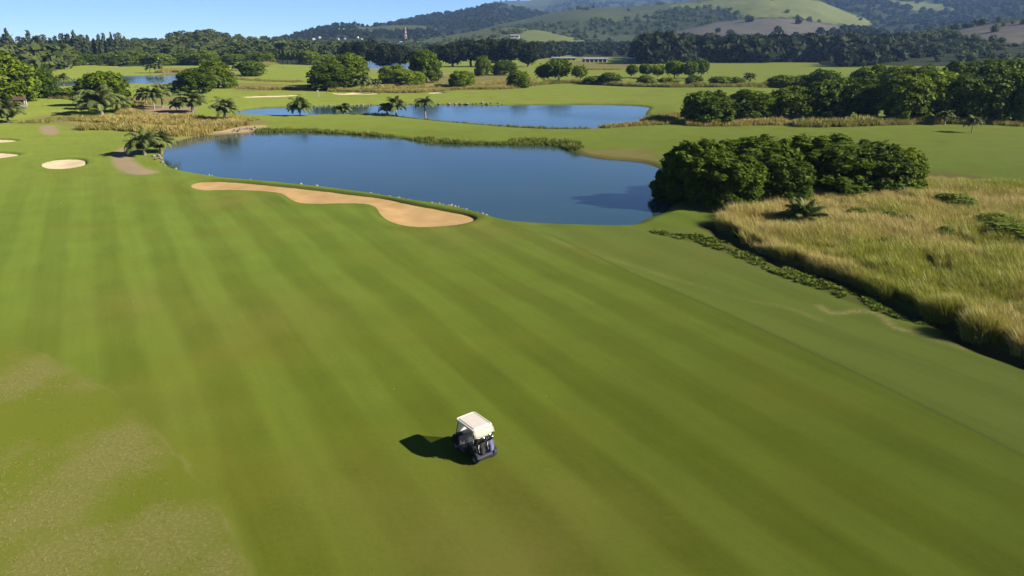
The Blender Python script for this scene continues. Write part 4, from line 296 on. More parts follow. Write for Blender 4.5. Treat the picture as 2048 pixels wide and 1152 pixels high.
            (27.328, 205.86), (28.04, 203.55), (28.717, 201.48), (29.329, 200.05), (29.871, 199.17), (30.373, 198.49), (30.846, 198.04), (31.301, 197.86), (31.75, 197.95), (32.205, 198.35), (32.628, 199.2), (33.006, 200.49), (33.379, 202.05), (33.786, 203.7), (34.267, 205.25), (34.857, 206.53), (35.532, 207.99), (36.254, 209.86), (37.034, 211.59), (37.884, 212.63), (38.812, 212.46),
            (39.825, 210.61), (41.04, 206.32), (42.447, 199.96), (43.876, 192.7), (45.186, 185.62), (46.258, 179.66), (46.989, 175.7)],
  'db': 1700,
  'dc': 3300,
  'name': 'hill_forest_right',
  'patches': [('field', [(26.593, 0.705), (26.984, 0.736), (27.713, 0.763), (28.432, 0.769), (29.087, 0.737), (29.733, 0.683), (30.209, 0.633), (30.468, 0.591), (30.564, 0.554), (30.5, 0.531), (30.231, 0.528), (29.798, 0.537), (29.329, 0.551), (28.844, 0.565), (28.32, 0.582), (27.826, 0.604), (27.281, 0.635), (26.766, 0.671)])],
  'prof': 1.0},
 {'crest': [(-9.423, 16.85), (-9.167, 17.45), (-8.804, 18.28), (-8.377, 19.27), (-7.928, 20.32), (-7.499, 21.34), (-7.134, 22.24), (-6.833, 23.0), (-6.565, 23.68), (-6.317, 24.34), (-6.08, 25.01), (-5.842, 25.74), (-5.594, 26.57), (-5.341, 27.5), (-5.093, 28.5), (-4.845, 29.55), (-4.592, 30.67), (-4.327, 31.84), (-4.046, 33.07), (-3.741, 34.44), (-3.414, 35.96), (-3.076, 37.54), (-2.737, 39.09),
            (-2.41, 40.52), (-2.104, 41.73), (-1.821, 42.78), (-1.556, 43.74), (-1.3, 44.57), (-1.051, 45.26), (-0.801, 45.76), (-0.546, 46.06), (-0.29, 46.12), (-0.04, 45.98), (0.209, 45.65), (0.465, 45.18), (0.731, 44.59), (1.013, 43.9), (1.315, 43.08), (1.633, 42.1), (1.962, 41.0), (2.297, 39.82), (2.631, 38.6), (2.959, 37.41), (3.283, 36.19), (3.607, 34.92), (3.93, 33.62), (4.253, 32.31),
            (4.576, 31.04), (4.898, 29.82), (5.216, 28.67), (5.528, 27.57), (5.84, 26.5), (6.157, 25.44), (6.484, 24.39), (6.827, 23.32), (7.184, 22.19), (7.551, 21.0), (7.928, 19.81), (8.316, 18.68), (8.713, 17.67), (9.119, 16.85), (9.571, 16.22), (10.074, 15.74), (10.585, 15.39), (11.064, 15.12), (11.468, 14.91), (11.757, 14.73)],
  'db': 1050,
  'dc': 1700,
  'name': 'hill_scrub',
  'patches': [('field', [(0.701, 0.851), (1.175, 0.933), (1.89, 0.993), (2.57, 1.0), (3.112, 1.0), (3.618, 1.0), (4.124, 1.0), (4.655, 1.0), (5.185, 1.0), (5.671, 1.0), (6.185, 1.0), (6.656, 1.0), (6.827, 1.0), (6.556, 0.841), (5.986, 0.68), (5.285, 0.572), (4.425, 0.521), (3.434, 0.496), (2.57, 0.479), (1.919, 0.442), (1.397, 0.411), (1.013, 0.429), (0.736, 0.536), (0.598, 0.703)])],
  'prof': 1.1},
 {'crest': [(3.736, 3.61), (4.036, 3.99), (4.454, 4.48), (4.947, 5.08), (5.471, 5.79), (5.984, 6.6), (6.442, 7.52), (6.844, 8.54), (7.225, 9.66), (7.594, 10.89), (7.962, 12.23), (8.34, 13.66), (8.739, 15.2), (9.165, 16.84), (9.611, 18.58), (10.067, 20.42), (10.521, 22.35), (10.963, 24.39), (11.383, 26.52), (11.779, 28.83), (12.158, 31.34), (12.526, 33.95), (12.887, 36.54), (13.247, 39.02),
            (13.612, 41.29), (13.979, 43.36), (14.346, 45.34), (14.711, 47.21), (15.075, 48.95), (15.438, 50.56), (15.799, 52.02), (16.164, 53.33), (16.531, 54.52), (16.898, 55.57), (17.258, 56.49), (17.607, 57.28), (17.94, 57.94), (18.25, 58.53), (18.539, 59.04), (18.818, 59.42), (19.095, 59.63), (19.381, 59.62), (19.686, 59.33), (20.011, 58.7), (20.349, 57.78), (20.694, 56.64), (21.043, 55.36),
            (21.391, 54.0), (21.732, 52.65), (22.063, 51.26), (22.389, 49.77), (22.713, 48.21), (23.04, 46.62), (23.374, 45.04), (23.721, 43.49), (24.086, 41.97), (24.466, 40.46), (24.854, 38.96), (25.239, 37.46), (25.613, 35.97), (25.967, 34.49), (26.284, 33.04), (26.57, 31.63), (26.846, 30.22), (27.133, 28.79), (27.453, 27.32), (27.826, 25.79), (28.297, 24.05), (28.855, 22.11), (29.44, 20.15),
            (29.993, 18.32), (30.461, 16.79), (30.788, 15.7)],
  'db': 860,
  'dc': 1500,
  'name': 'hill_grey',
  'patches': [('bare',
               [(6.827, 0.934), (7.523, 1.0), (8.936, 1.0), (10.255, 1.0), (11.175, 1.0), (12.006, 1.0), (12.873, 1.0), (13.816, 1.0), (14.792, 1.0), (15.799, 1.0), (16.849, 0.998), (17.927, 0.997), (18.992, 0.982), (20.056, 0.972), (21.106, 0.98), (22.067, 0.991), (23.04, 1.0), (23.926, 1.0), (24.371, 0.975), (24.107, 0.881), (23.405, 0.765), (22.733, 0.654), (22.364, 0.555), (22.03, 0.46),
                (21.394, 0.379), (20.209, 0.317), (18.695, 0.283), (17.232, 0.273), (15.986, 0.275), (14.805, 0.292), (13.612, 0.318), (12.351, 0.351), (11.078, 0.387), (9.878, 0.432), (8.57, 0.531), (7.338, 0.714)]),
              ('field', [(6.057, 1.0), (6.513, 1.0), (7.267, 1.0), (7.976, 1.0), (8.528, 1.0), (9.035, 1.0), (9.499, 1.0), (10.004, 0.974), (10.465, 0.903), (10.632, 0.851), (10.353, 0.817), (9.78, 0.786), (9.119, 0.761), (8.358, 0.748), (7.509, 0.745), (6.827, 0.755), (6.356, 0.817), (6.057, 0.932)])],
  'prof': 1.15},
 {'crest': [(22.067, 6.49), (22.366, 6.9), (22.782, 7.46), (23.27, 8.12), (23.781, 8.85), (24.27, 9.63), (24.693, 10.43), (25.051, 11.23), (25.38, 12.08), (25.69, 12.97), (25.99, 13.91), (26.288, 14.92), (26.593, 15.99), (26.904, 17.2), (27.213, 18.53), (27.52, 19.93), (27.826, 21.31), (28.13, 22.6), (28.432, 23.72), (28.729, 24.62), (29.02, 25.35), (29.31, 25.98), (29.602, 26.63),
            (29.901, 27.36), (30.209, 28.27), (30.522, 29.37), (30.833, 30.59), (31.15, 31.9), (31.48, 33.25), (31.829, 34.63), (32.205, 35.98), (32.612, 37.36), (33.046, 38.8), (33.497, 40.25), (33.956, 41.66), (34.412, 42.99), (34.857, 44.2), (35.281, 45.28), (35.687, 46.26), (36.091, 47.17), (36.51, 48.03), (36.958, 48.86), (37.448, 49.7), (37.948, 50.58), (38.439, 51.5), (38.955, 52.39),
            (39.527, 53.18), (40.185, 53.81), (40.955, 54.22), (41.936, 54.34), (43.104, 54.21), (44.313, 53.94), (45.435, 53.6), (46.359, 53.3), (46.989, 53.12)],
  'db': 640,
  'dc': 1050,
  'name': 'hill_brown',
  'patches': [('bare', [(30.209, 0.918), (30.617, 0.971), (31.528, 0.955), (32.483, 0.938), (33.317, 0.929), (34.195, 0.915), (35.171, 0.898), (36.424, 0.891), (37.747, 0.888), (38.656, 0.853), (39.024, 0.764), (39.024, 0.651), (38.656, 0.565), (37.747, 0.519), (36.424, 0.488), (35.171, 0.476), (34.195, 0.479), (33.317, 0.501), (32.483, 0.547), (31.528, 0.638), (30.617, 0.785)])],
  'prof': 1.1}]
WOODS = [([(-479.02, 487.75), (-417.15, 470.83), (-365.9, 471.79), (-311.53, 438.57), (-277.95, 417.1), (-279.64, 434.84), (-297.54, 471.79), (-319.68, 517.8), (-349.84, 575.02), (-383.29, 635.65), (-424.81, 699.7), (-468.57, 762.68), (-540.46, 817.45), (-733.33, 892.38), (-845.32, 865.94), (-635.29, 627.92)], 13, 15, 0),
 ([(-414.68, 667.59), (-381.81, 673.38), (-347.92, 699.7), (-297.87, 685.28), (-249.54, 667.59), (-209.4, 667.59), (-176.15, 667.59), (-151.35, 640.02), (-142.16, 638.26), (-157.75, 746.8), (-204.36, 920.48), (-285.17, 1012.02), (-377.72, 1052.95), (-458.89, 1072.22), (-521.88, 1052.95), (-570.31, 1007.67), (-570.18, 920.48), (-487.29, 766.44)], 15, 17, 0),
 ([(-391.71, 1092.21), (-310.76, 1045.91), (-233.55, 1052.95), (-181.51, 1089.67), (-127.31, 1134.47), (-45.15, 1118.25), (20.18, 1134.47), (48.94, 1338.16), (29.15, 1641.71), (-95.63, 1745.13), (-265.94, 1738.68), (-466.01, 1751.61), (-587.56, 1641.71), (-498.08, 1312.01)], 24, 15, 0),
 ([(18.16, 735.03), (26.14, 746.8), (42.61, 817.45), (72.15, 927.79), (112.45, 1052.95), (147.02, 1082.12), (170.12, 1052.95), (172.72, 966.09), (174.08, 920.48), (203.43, 1038.95), (232.11, 1229.58), (202.74, 1326.83), (143.12, 1341.98), (77.66, 1283.34), (27.95, 1134.47), (15.66, 878.96)], 15, 15, 1),
 ([(109.75, 611.39), (131.51, 613.0), (164.98, 638.26), (186.78, 638.26), (208.85, 638.26), (241.08, 654.44), (273.39, 667.59), (290.06, 650.77), (305.38, 638.26), (334.77, 656.28), (372.91, 699.7), (435.79, 800.63), (489.45, 920.48), (442.91, 938.96), (363.3, 920.48), (297.84, 924.12), (237.15, 920.48), (194.02, 916.88), (157.9, 865.94), (122.05, 712.55)], 12, 22, 1),
 ([(245.19, 542.7), (259.34, 543.97), (305.17, 586.66), (351.0, 627.92), (401.83, 667.59), (433.65, 679.28), (469.72, 667.59), (528.12, 609.78), (595.81, 586.66), (743.09, 706.06), (930.96, 920.48), (889.29, 1025.31), (738.13, 1052.95), (642.9, 1082.12), (508.62, 982.3), (325.31, 693.45)], 13, 15, 1)]
HOUSES = [('', -336.75, 496.58, 0.0, 4, 9.0, 'white house showing between trees at the far left', 'white houses at the far left'), ('', -335.13, 497.68, 0.0, 4.4, 8.2, 'white house showing between trees at the far left', 'white houses at the far left'), ('', -331.37, 500.19, 0.0, 4.2, 7.8, 'white house showing between trees at the far left', 'white houses at the far left'),
 ('', -329.71, 501.29, 0.0, 3.6, 8.2, 'white house showing between trees at the far left', 'white houses at the far left'), ('ridge_far_left', -17.658, 0.726, 0, 4, 2.2, 'small white house of the far town below the left ridge', 'white houses of the far town'), ('ridge_far_left', -17.232, 0.575, 0, 6, 2.7, 'small white house of the far town below the left ridge', 'white houses of the far town'),
 ('ridge_far_left', -16.876, 0.649, 0, 5, 3.2, 'small white house of the far town below the left ridge', 'white houses of the far town'), ('ridge_far_left', -16.447, 0.531, 0, 4, 2.2, 'small white house of the far town below the left ridge', 'white houses of the far town'),
 ('ridge_far_left', -16.087, 0.382, 0, 6, 2.7, 'small white house of the far town below the left ridge', 'white houses of the far town'), ('ridge_far_left', -15.655, 0.494, 0, 5, 3.2, 'small white house of the far town below the left ridge', 'white houses of the far town'),
 ('ridge_far_left', -15.438, 0.574, 0, 4, 2.2, 'small white house of the far town below the left ridge', 'white houses of the far town'), ('ridge_far_left', -15.075, 0.381, 0, 6, 2.7, 'small white house of the far town below the left ridge', 'white houses of the far town'),
 ('ridge_far_left', -14.638, 0.416, 0, 5, 3.2, 'small white house of the far town below the left ridge', 'white houses of the far town'), ('ridge_far_left', -14.273, 0.477, 0, 4, 2.2, 'small white house of the far town below the left ridge', 'white houses of the far town'),
 ('ridge_far_left', -13.833, 0.352, 0, 6, 2.7, 'small white house of the far town below the left ridge', 'white houses of the far town'), ('ridge_far_left', -13.317, 0.3, 0, 5, 3.2, 'small white house of the far town below the left ridge', 'white houses of the far town'),
 ('ridge_far_left', -12.799, 0.308, 0, 4, 2.2, 'small white house of the far town below the left ridge', 'white houses of the far town'), ('ridge_far_left', -12.428, 0.356, 0, 6, 2.7, 'small white house of the far town below the left ridge', 'white houses of the far town'),
 ('ridge_far_left', -11.869, 0.362, 0, 5, 3.2, 'small white house of the far town below the left ridge', 'white houses of the far town'), ('ridge_far_left', -11.533, 0.323, 0, 4, 2.2, 'small white house of the far town below the left ridge', 'white houses of the far town'), ('ridge_far_left', -13.021, 0.642, 0, 14, 6, 'white house alone high on the left ridge slope', None),
 ('hill_scrub', 0.234, 0.527, 0, 17, 5, 'long white building on the scrub slope above the dark belt', None), ('hill_scrub', -8.549, 0.767, 0, 8, 4, 'small white hut at the foot of the striped mast', None)]
SHEDS = [(76.15, 667.59, 22, 3.2, 'long grey open-fronted shed on the far plain', 0), (105.3, 638.26, 11, 4.0, 'shed with a pale sloping roof right of the long grey shed', 1), (52.48, 735.03, 24, 2.4, 'low building with a thin pale roof left of the long grey shed', 0)]
MAST = ('hill_scrub', -8.205, 0.969, 26.0)
THINMAST = ('ridge_far_left', -11.944, 0.99, 17.0)
SHELTER = (-149.33, 216.3)
FLAG = (-67.16, 249.0)
MOUNDS = [(-13.31, 151.03, 60, 14, 0.5), (24.22, 275.79, 40, 30, 1.2), (71.36, 258.13, 30, 30, 1.2), (99.19, 275.79, 22, 22, 1.2), (-52.89, 249.0, 16, 14, 0.6), (-177.61, 532.71, 40, 30, 2.0), (45.38, 197.83, 30, 20, 0.6), (-128.49, 202.16, 14, 14, 0.7), (-91.07, 230.58, 20, 16, 0.5)]

# ------------------------------------------------------------------ helpers
def tag(o, label=None, cat=None, group=None, kind=None):
    if label: o['label'] = label
    if cat: o['category'] = cat
    if group: o['group'] = group
    if kind: o['kind'] = kind
    return o
def link(name, data, parent=None, mat=None):
    o = bpy.data.objects.new(name, data); col.objects.link(o); o.parent = parent
    if mat and data is not None and len(data.materials) == 0: data.materials.append(mat)
    return o
def np_mesh(name, v, faces, attrs=None, smooth=False):
    """v (n,3); faces (m,k) array"""
    m = bpy.data.meshes.new(name); v = np.asarray(v, np.float32); fc = np.asarray(faces, np.int32)
    k = fc.shape[1]
    m.vertices.add(len(v)); m.vertices.foreach_set('co', v.ravel())
    m.loops.add(fc.size); m.loops.foreach_set('vertex_index', fc.ravel())
    m.polygons.add(len(fc)); m.polygons.foreach_set('loop_start', np.arange(0, fc.size, k, dtype=np.int32))
    try: m.polygons.foreach_set('loop_total', np.full(len(fc), k, np.int32))
    except Exception: pass
    if smooth: m.polygons.foreach_set('use_smooth', np.ones(len(fc), bool))
    m.update(calc_edges=True)
    for n, a in (attrs or {}).items():
        at = m.attributes.new(n, 'FLOAT', 'POINT'); at.data.foreach_set('value', np.asarray(a, np.float32))
    m.validate(); return m
def bm_obj(name, bm, mat, parent=None, smooth=False):
    m = bpy.data.meshes.new(name); bmesh.ops.recalc_face_normals(bm, faces=bm.faces); bm.to_mesh(m); bm.free()
    if smooth:
        for p_ in m.polygons: p_.use_smooth = True
    return link(name, m, parent, mat)
def empty(name, loc, rz=0.0):
    o = bpy.data.objects.new(name, None); col.objects.link(o); o.location = loc; o.rotation_euler = (0, 0, rz); o.empty_display_size = .2
    return o
# value noise
def vnoise(x, y, seed=0):
    xi = np.floor(x).astype(np.int64); yi = np.floor(y).astype(np.int64); xf = x-xi; yf = y-yi
    def h(a, b):
        n = (a*374761393 + b*668265263 + seed*974634721) & 0xffffffff
        n = ((n ^ (n >> 13))*1274126177) & 0xffffffff
        return ((n ^ (n >> 16)) & 0xffff)/65535.0
    u = xf*xf*(3-2*xf); w = yf*yf*(3-2*yf)
    return (h(xi, yi)*(1-u)+h(xi+1, yi)*u)*(1-w)+(h(xi, yi+1)*(1-u)+h(xi+1, yi+1)*u)*w
def fbm(x, y, seed=0, o=4):
    s = 0; a = .5; t = 0
    for i in range(o):
        s = s+a*vnoise(x*2**i, y*2**i, seed+i); t += a; a *= .5
    return s/t
def seg_dist(x, y, P, closed=True):
    P = np.asarray(P, float); n = len(P); d = np.full(x.shape, 1e18)
    for i in range(n if closed else n-1):
        a = P[i]; b = P[(i+1) % n]; ab = b-a; L = (ab**2).sum()+1e-9
        t = np.clip(((x-a[0])*ab[0]+(y-a[1])*ab[1])/L, 0, 1)
        d = np.minimum(d, (x-a[0]-t*ab[0])**2+(y-a[1]-t*ab[1])**2)
    return np.sqrt(d)
def inside(x, y, P):
    P = np.asarray(P, float); n = len(P); c = np.zeros(x.shape, bool)
    for i in range(n):
        a = P[i]; b = P[(i+1) % n]
        if a[1] == b[1]: continue
        c ^= ((a[1] > y) != (b[1] > y)) & (x < (b[0]-a[0])*(y-a[1])/(b[1]-a[1])+a[0])
    return c
def sdf(x, y, P, pad=12.0):
    """signed distance, positive outside; far points get pad"""
    P = np.asarray(P, float); out = np.full(x.shape, pad)
    m = (x > P[:, 0].min()-pad) & (x < P[:, 0].max()+pad) & (y > P[:, 1].min()-pad) & (y < P[:, 1].max()+pad)
    if m.any():
        xx, yy = x[m], y[m]; d = seg_dist(xx, yy, P); out[m] = np.where(inside(xx, yy, P), -d, np.minimum(d, pad))
    return out
def sstep(a, b, x):
    t = np.clip((x-a)/(b-a), 0, 1); return t*t*(3-2*t)

# ------------------------------------------------------------------ materials
REFL = .585                      # common scale on the surface reflectances below
def kc(c): return tuple(v*REFL for v in c)
def mat(name):
    m = bpy.data.materials.new(name); m.use_nodes = True; nt = m.node_tree
    return m, nt, nt.nodes, nt.links, nt.nodes['Principled BSDF']
def plain(name, c, rough=.6, metal=0.0, var=.12, scale=6.0, spec=.4):
    m, nt, N, L, b = mat(name); c = kc(c)
    tx = N.new('ShaderNodeTexNoise'); tx.inputs['Scale'].default_value = scale; tx.inputs['Detail'].default_value = 4
    tc = N.new('ShaderNodeTexCoord'); L.new(tc.outputs['Object'], tx.inputs['Vector'])
    mx = N.new('ShaderNodeMix'); mx.data_type = 'RGBA'
    mx.inputs['A'].default_value = tuple(v*(1-var) for v in c)+(1,); mx.inputs['B'].default_value = tuple(min(1, v*(1+var)) for v in c)+(1,)
    L.new(tx.outputs[0], mx.inputs['Factor']); L.new(mx.outputs['Result'], b.inputs['Base Color'])
    b.inputs['Roughness'].default_value = rough; b.inputs['Metallic'].default_value = metal; b.inputs['Specular IOR Level'].default_value = spec
    return m
def ramp(N, pts):
    r = N.new('ShaderNodeValToRGB'); e = r.color_ramp.elements
    while len(e) < len(pts): e.new(.5)
    for i, (p_, c) in enumerate(pts): e[i].position = p_; e[i].color = tuple(c)+(1,)
    return r
def leafmat(name, dark, mid, light, transl=.3, instancer=False):
    m, nt, N, L, b = mat(name); dark, mid, light = kc(dark), kc(mid), kc(light)
    at = N.new('ShaderNodeAttribute'); at.attribute_name = 'tint'
    oi = N.new('ShaderNodeObjectInfo')
    ma = N.new('ShaderNodeMath'); ma.operation = 'MULTIPLY_ADD'; ma.inputs[1].default_value = .45
    mb = N.new('ShaderNodeMath'); mb.operation = 'MULTIPLY'; mb.inputs[1].default_value = .55
    L.new(at.outputs['Fac'], mb.inputs[0]); L.new(oi.outputs['Random'], ma.inputs[0]); L.new(mb.outputs[0], ma.inputs[2])
    r = ramp(N, [(0, dark), (.5, mid), (1, light)]); L.new(ma.outputs[0], r.inputs[0])
    L.new(r.outputs[0], b.inputs['Base Color']); b.inputs['Roughness'].default_value = .7; b.inputs['Specular IOR Level'].default_value = .10
    tr = N.new('ShaderNodeBsdfTranslucent'); L.new(r.outputs[0], tr.inputs['Color'])
    mx = N.new('ShaderNodeMixShader'); mx.inputs[0].default_value = transl
    L.new(b.outputs[0], mx.inputs[1]); L.new(tr.outputs[0], mx.inputs[2]); L.new(mx.outputs[0], N['Material Output'].inputs['Surface'])
    return m
M = {}
M['leaf'] = leafmat('leaf_green', (.028, .056, .003), (.10, .155, .008), (.30, .38, .022))
M['leaf_bush'] = leafmat('leaf_bush', (.060, .10, .010), (.13, .185, .018), (.26, .30, .034))
M['leaf_hero'] = leafmat('leaf_thicket', (.022, .048, .003), (.092, .145, .007), (.28, .35, .020), .35)
M['leaf_dark'] = leafmat('leaf_dark', (.012, .020, .006), (.024, .036, .010), (.045, .060, .015))
M['leaf_wood'] = leafmat('leaf_wood', (.050, .076, .018), (.090, .120, .030), (.150, .170, .050))
M['leaf_conifer'] = leafmat('needle', (.055, .078, .032), (.090, .115, .046), (.13, .15, .060))
M['palm'] = leafmat('palm_leaf', (.075, .105, .028), (.15, .19, .050), (.28, .31, .10), .25)
M['bark'] = plain('bark', (.16, .12, .085), .9, var=.35, scale=3)
M['bark_pale'] = plain('bark_pale', (.30, .25, .19), .9, var=.3, scale=3)
M['rock'] = plain('rock', (.22, .19, .16), .9, var=.5, scale=1.7)
M['rock_pale'] = plain('rock_pale', (.30, .27, .23), .9, var=.4, scale=1.7)
M['white_wall'] = plain('white_wall', (.72, .70, .66), .8, var=.08)
M['roof_pale'] = plain('roof_pale', (.62, .60, .58), .6, var=.1)
M['roof_grey'] = plain('roof_grey', (.28, .27, .27), .7, var=.2)
M['roof_brown'] = plain('roof_brown', (.10, .045, .035), .8, var=.25)
M['wood'] = plain('wood', (.12, .07, .045), .8, var=.25)
M['dark'] = plain('dark_opening', (.02, .02, .024), .8)
M['mast_red'] = plain('mast_red', (.62, .26, .22), .6); M['mast_white'] = plain('mast_white', (.8, .8, .8), .6)

def grassmat(name, cols, tanattr='tan'):
    """blades: instance attribute 'tan' 0 green .. 1 straw, per-instance random"""
    m, nt, N, L, b = mat(name); cols = [kc(c) for c in cols]
    at = N.new('ShaderNodeAttribute'); at.attribute_type = 'INSTANCER'; at.attribute_name = tanattr
    rr = N.new('ShaderNodeAttribute'); rr.attribute_type = 'INSTANCER'; rr.attribute_name = 'rnd'
    gr = ramp(N, [(0, cols[0]), (1, cols[1])]); tr_ = ramp(N, [(0, cols[2]), (1, cols[3])])
    L.new(rr.outputs['Fac'], gr.inputs[0]); L.new(rr.outputs['Fac'], tr_.inputs[0])
    mx = N.new('ShaderNodeMix'); mx.data_type = 'RGBA'; L.new(at.outputs['Fac'], mx.inputs['Factor']); L.new(gr.outputs[0], mx.inputs['A']); L.new(tr_.outputs[0], mx.inputs['B'])
    L.new(mx.outputs['Result'], b.inputs['Base Color']); b.inputs['Roughness'].default_value = .6; b.inputs['Specular IOR Level'].default_value = .25
    tl = N.new('ShaderNodeBsdfTranslucent'); L.new(mx.outputs['Result'], tl.inputs['Color'])
    ms = N.new('ShaderNodeMixShader'); ms.inputs[0].default_value = .3
    L.new(b.outputs[0], ms.inputs[1]); L.new(tl.outputs[0], ms.inputs[2]); L.new(ms.outputs[0], N['Material Output'].inputs['Surface'])
    return m
M['tall_grass'] = grassmat('tall_grass_blade', [(.22, .245, .018), (.44, .44, .045), (.42, .335, .08), (.66, .54, .18)])
M['reed'] = grassmat('reed_blade', [(.11, .165, .014), (.23, .29, .034), (.36, .275, .065), (.60, .47, .15)])
M['turf_tuft'] = grassmat('turf_blade', [(.20, .24, .030), (.34, .36, .06), (.40, .34, .13), (.62, .50, .22)])

# ------------------------------------------------------------------ ground relief
WATER = -0.4
def bump_h(x, y):
    h = (fbm(x/55.0, y/55.0, 3, 3)-.5)*.5*sstep(60, 200, np.hypot(x, y))
    for mx_, my_, rx, ry, hh in MOUNDS: h = h+hh*np.exp(-((x-mx_)/rx)**2-((y-my_)/ry)**2)
    return h
def ground_h(x, y):
    x = np.asarray(x, float); y = np.asarray(y, float); h = bump_h(x, y)
    for P in PONDS.values():
        s = sdf(x, y, P, 10.0)
        w = sstep(8.0, 1.2, s); h = h*(1-w)
        sh = np.where(s < 1.3, WATER+s*.31, 0.0); sh = np.maximum(sh, -1.8)
        h = np.where(s < 1.3, sh, h)
    for lab, kind, P in BUNKERS:
        s = sdf(x, y, P, 6.0)
        h = h+.16*np.exp(-((s-.9)/.9)**2)*(s > -.2) - .75*sstep(0.05, -.7, s)
    return h
SHADE_LINE = [(a-.9, c-.35) for a, c in MEADOW_EDGE]  # line of the meadow-edge shade band; ground sunk along it to look darker
_gh0 = ground_h
def ground_h(x, y):
    x = np.asarray(x, float); y = np.asarray(y, float); h = _gh0(x, y); m = (x > 12) & (x < 80) & (y > 25) & (y < 80)
    if m.any(): h[m] -= .5*np.exp(-(seg_dist(x[m]+(fbm(x[m]/2, y[m]/2, 31, 3)-.5)*1.2, y[m], SHADE_LINE, False)/.75)**2)
    return h
def gh(x, y): return float(ground_h(np.array([x]), np.array([y]))[0])

def make_ground():
    azf = np.arange(-47, 47.01, .16); azc = np.concatenate([np.arange(50, 180, 5), np.arange(180, 311, 5)])
    A = np.radians(np.concatenate([azf, azc])); na = len(A)
    r = [3.0]
    while r[-1] < 18: r.append(r[-1]*1.08)
    while r[-1] < 620: r.append(r[-1]*1.0052)
    while r[-1] < 9000: r.append(r[-1]*1.05)
    rr = np.array(r); nr = len(rr)
    X = rr[:, None]*np.sin(A)[None, :]; Y = rr[:, None]*np.cos(A)[None, :]
    x = X.ravel(); y = Y.ravel(); z = ground_h(x, y)
    at = {}
    pad = 12.0
    sr = sdf(x, y, ROUGH_EDGE, pad)+(fbm(x*1.7, y*1.7, 88, 3)-.5)*.35; at['rough'] = sstep(.45, -.65, sr); at['rough_edge'] = np.exp(-((sr)/.10)**2)
    sf = sdf(x, y, FAIRWAY_RIGHT, pad); at['semi'] = sstep(.3, -.3, sf); at['semi_edge'] = np.exp(-(sf/.13)**2)
    wild = sstep(.2, -1.2, sdf(x, y, MEADOW, pad)); at['wild'] = wild
    dt_ = np.zeros(len(x)); m = (x > 10) & (x < 85) & (y > 20) & (y < 85); dt_[m] = np.exp(-(seg_dist(x[m], y[m], SHADE_LINE, False)/1.25)**4); at['edge_shade'] = np.maximum(dt_, .5*sstep(.5, -.3, sdf(x, y, CREEPERS, pad)))
    pth = np.zeros(len(x))
    for P in PATHS: pth = np.maximum(pth, sstep(.5, -.9, sdf(x, y, P, pad)))
    at['path'] = pth
    at['shore'] = sstep(.8, -.8, sdf(x, y, SHORE_SAND, pad))
    pl = np.zeros(len(x))
    for P in PALE: pl = np.maximum(pl, sstep(3.0, -3.0, sdf(x, y, P, pad)))
    for P, w, h, tan, dens in STRIPS:
        P = np.asarray(P); m = (x > P[:, 0].min()-20) & (x < P[:, 0].max()+20) & (y > P[:, 1].min()-20) & (y < P[:, 1].max()+20)
        if m.any(): pl[m] = np.maximum(pl[m], tan*sstep(w*.6, w*.4, seg_dist(x[m], y[m], P, False)))
    at['pale'] = pl
    dry = np.zeros(len(x))
    for dx, dy, rad, s in DRY: dry = np.maximum(dry, s*np.exp(-((x-dx)**2+(y-dy)**2)/(rad*rad)))
    at['dry'] = dry
    rt = np.zeros(len(x))
    for dx, dy, rad in RTAN: rt = np.maximum(rt, np.exp(-((x-dx)**2+(y-dy)**2)/(rad*rad)))
    at['rtan'] = rt
    backlit = np.zeros(len(x))
    for dx, dy, rad, s in BACKLIT: backlit = np.maximum(backlit, s*np.exp(-((x-dx)**2+(y-dy)**2)/(rad*rad)))
    at['backlit'] = backlit
    dl = np.zeros(len(x)); m = (y < 130)
    for di, P in enumerate(DRYLINES): dl[m] = np.maximum(dl[m], (.7, .22, .75, .4)[di]*np.exp(-(seg_dist(x[m]+.3*(fbm(x[m]*.9, y[m]*.9, 71, 3)-.5), y[m]+.3*(fbm(x[m]*.9, y[m]*.9, 72, 3)-.5), P, False)/.36)**2))
    at['dryline'] = dl
    bank = np.zeros(len(x))
    for P in PONDS.values(): s = sdf(x, y, P, pad); bank = np.maximum(bank, sstep(1.0, .1, s))
    at['bank'] = bank
    sl = np.zeros(len(x))
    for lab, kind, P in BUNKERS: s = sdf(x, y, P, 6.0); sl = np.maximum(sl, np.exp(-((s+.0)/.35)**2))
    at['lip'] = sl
    i = np.arange(nr-1)[:, None]*na; j = np.arange(na)[None, :]; j2 = (j+1) % na
    fc = np.stack([i+j, i+na+j, i+na+j2, i+j2], -1).reshape(-1, 4)
    c0 = len(x); x_ = np.append(x, 0); y_ = np.append(y, 0); z_ = np.append(z, 0)
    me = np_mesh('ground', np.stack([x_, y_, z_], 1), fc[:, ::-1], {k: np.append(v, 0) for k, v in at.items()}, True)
    return me
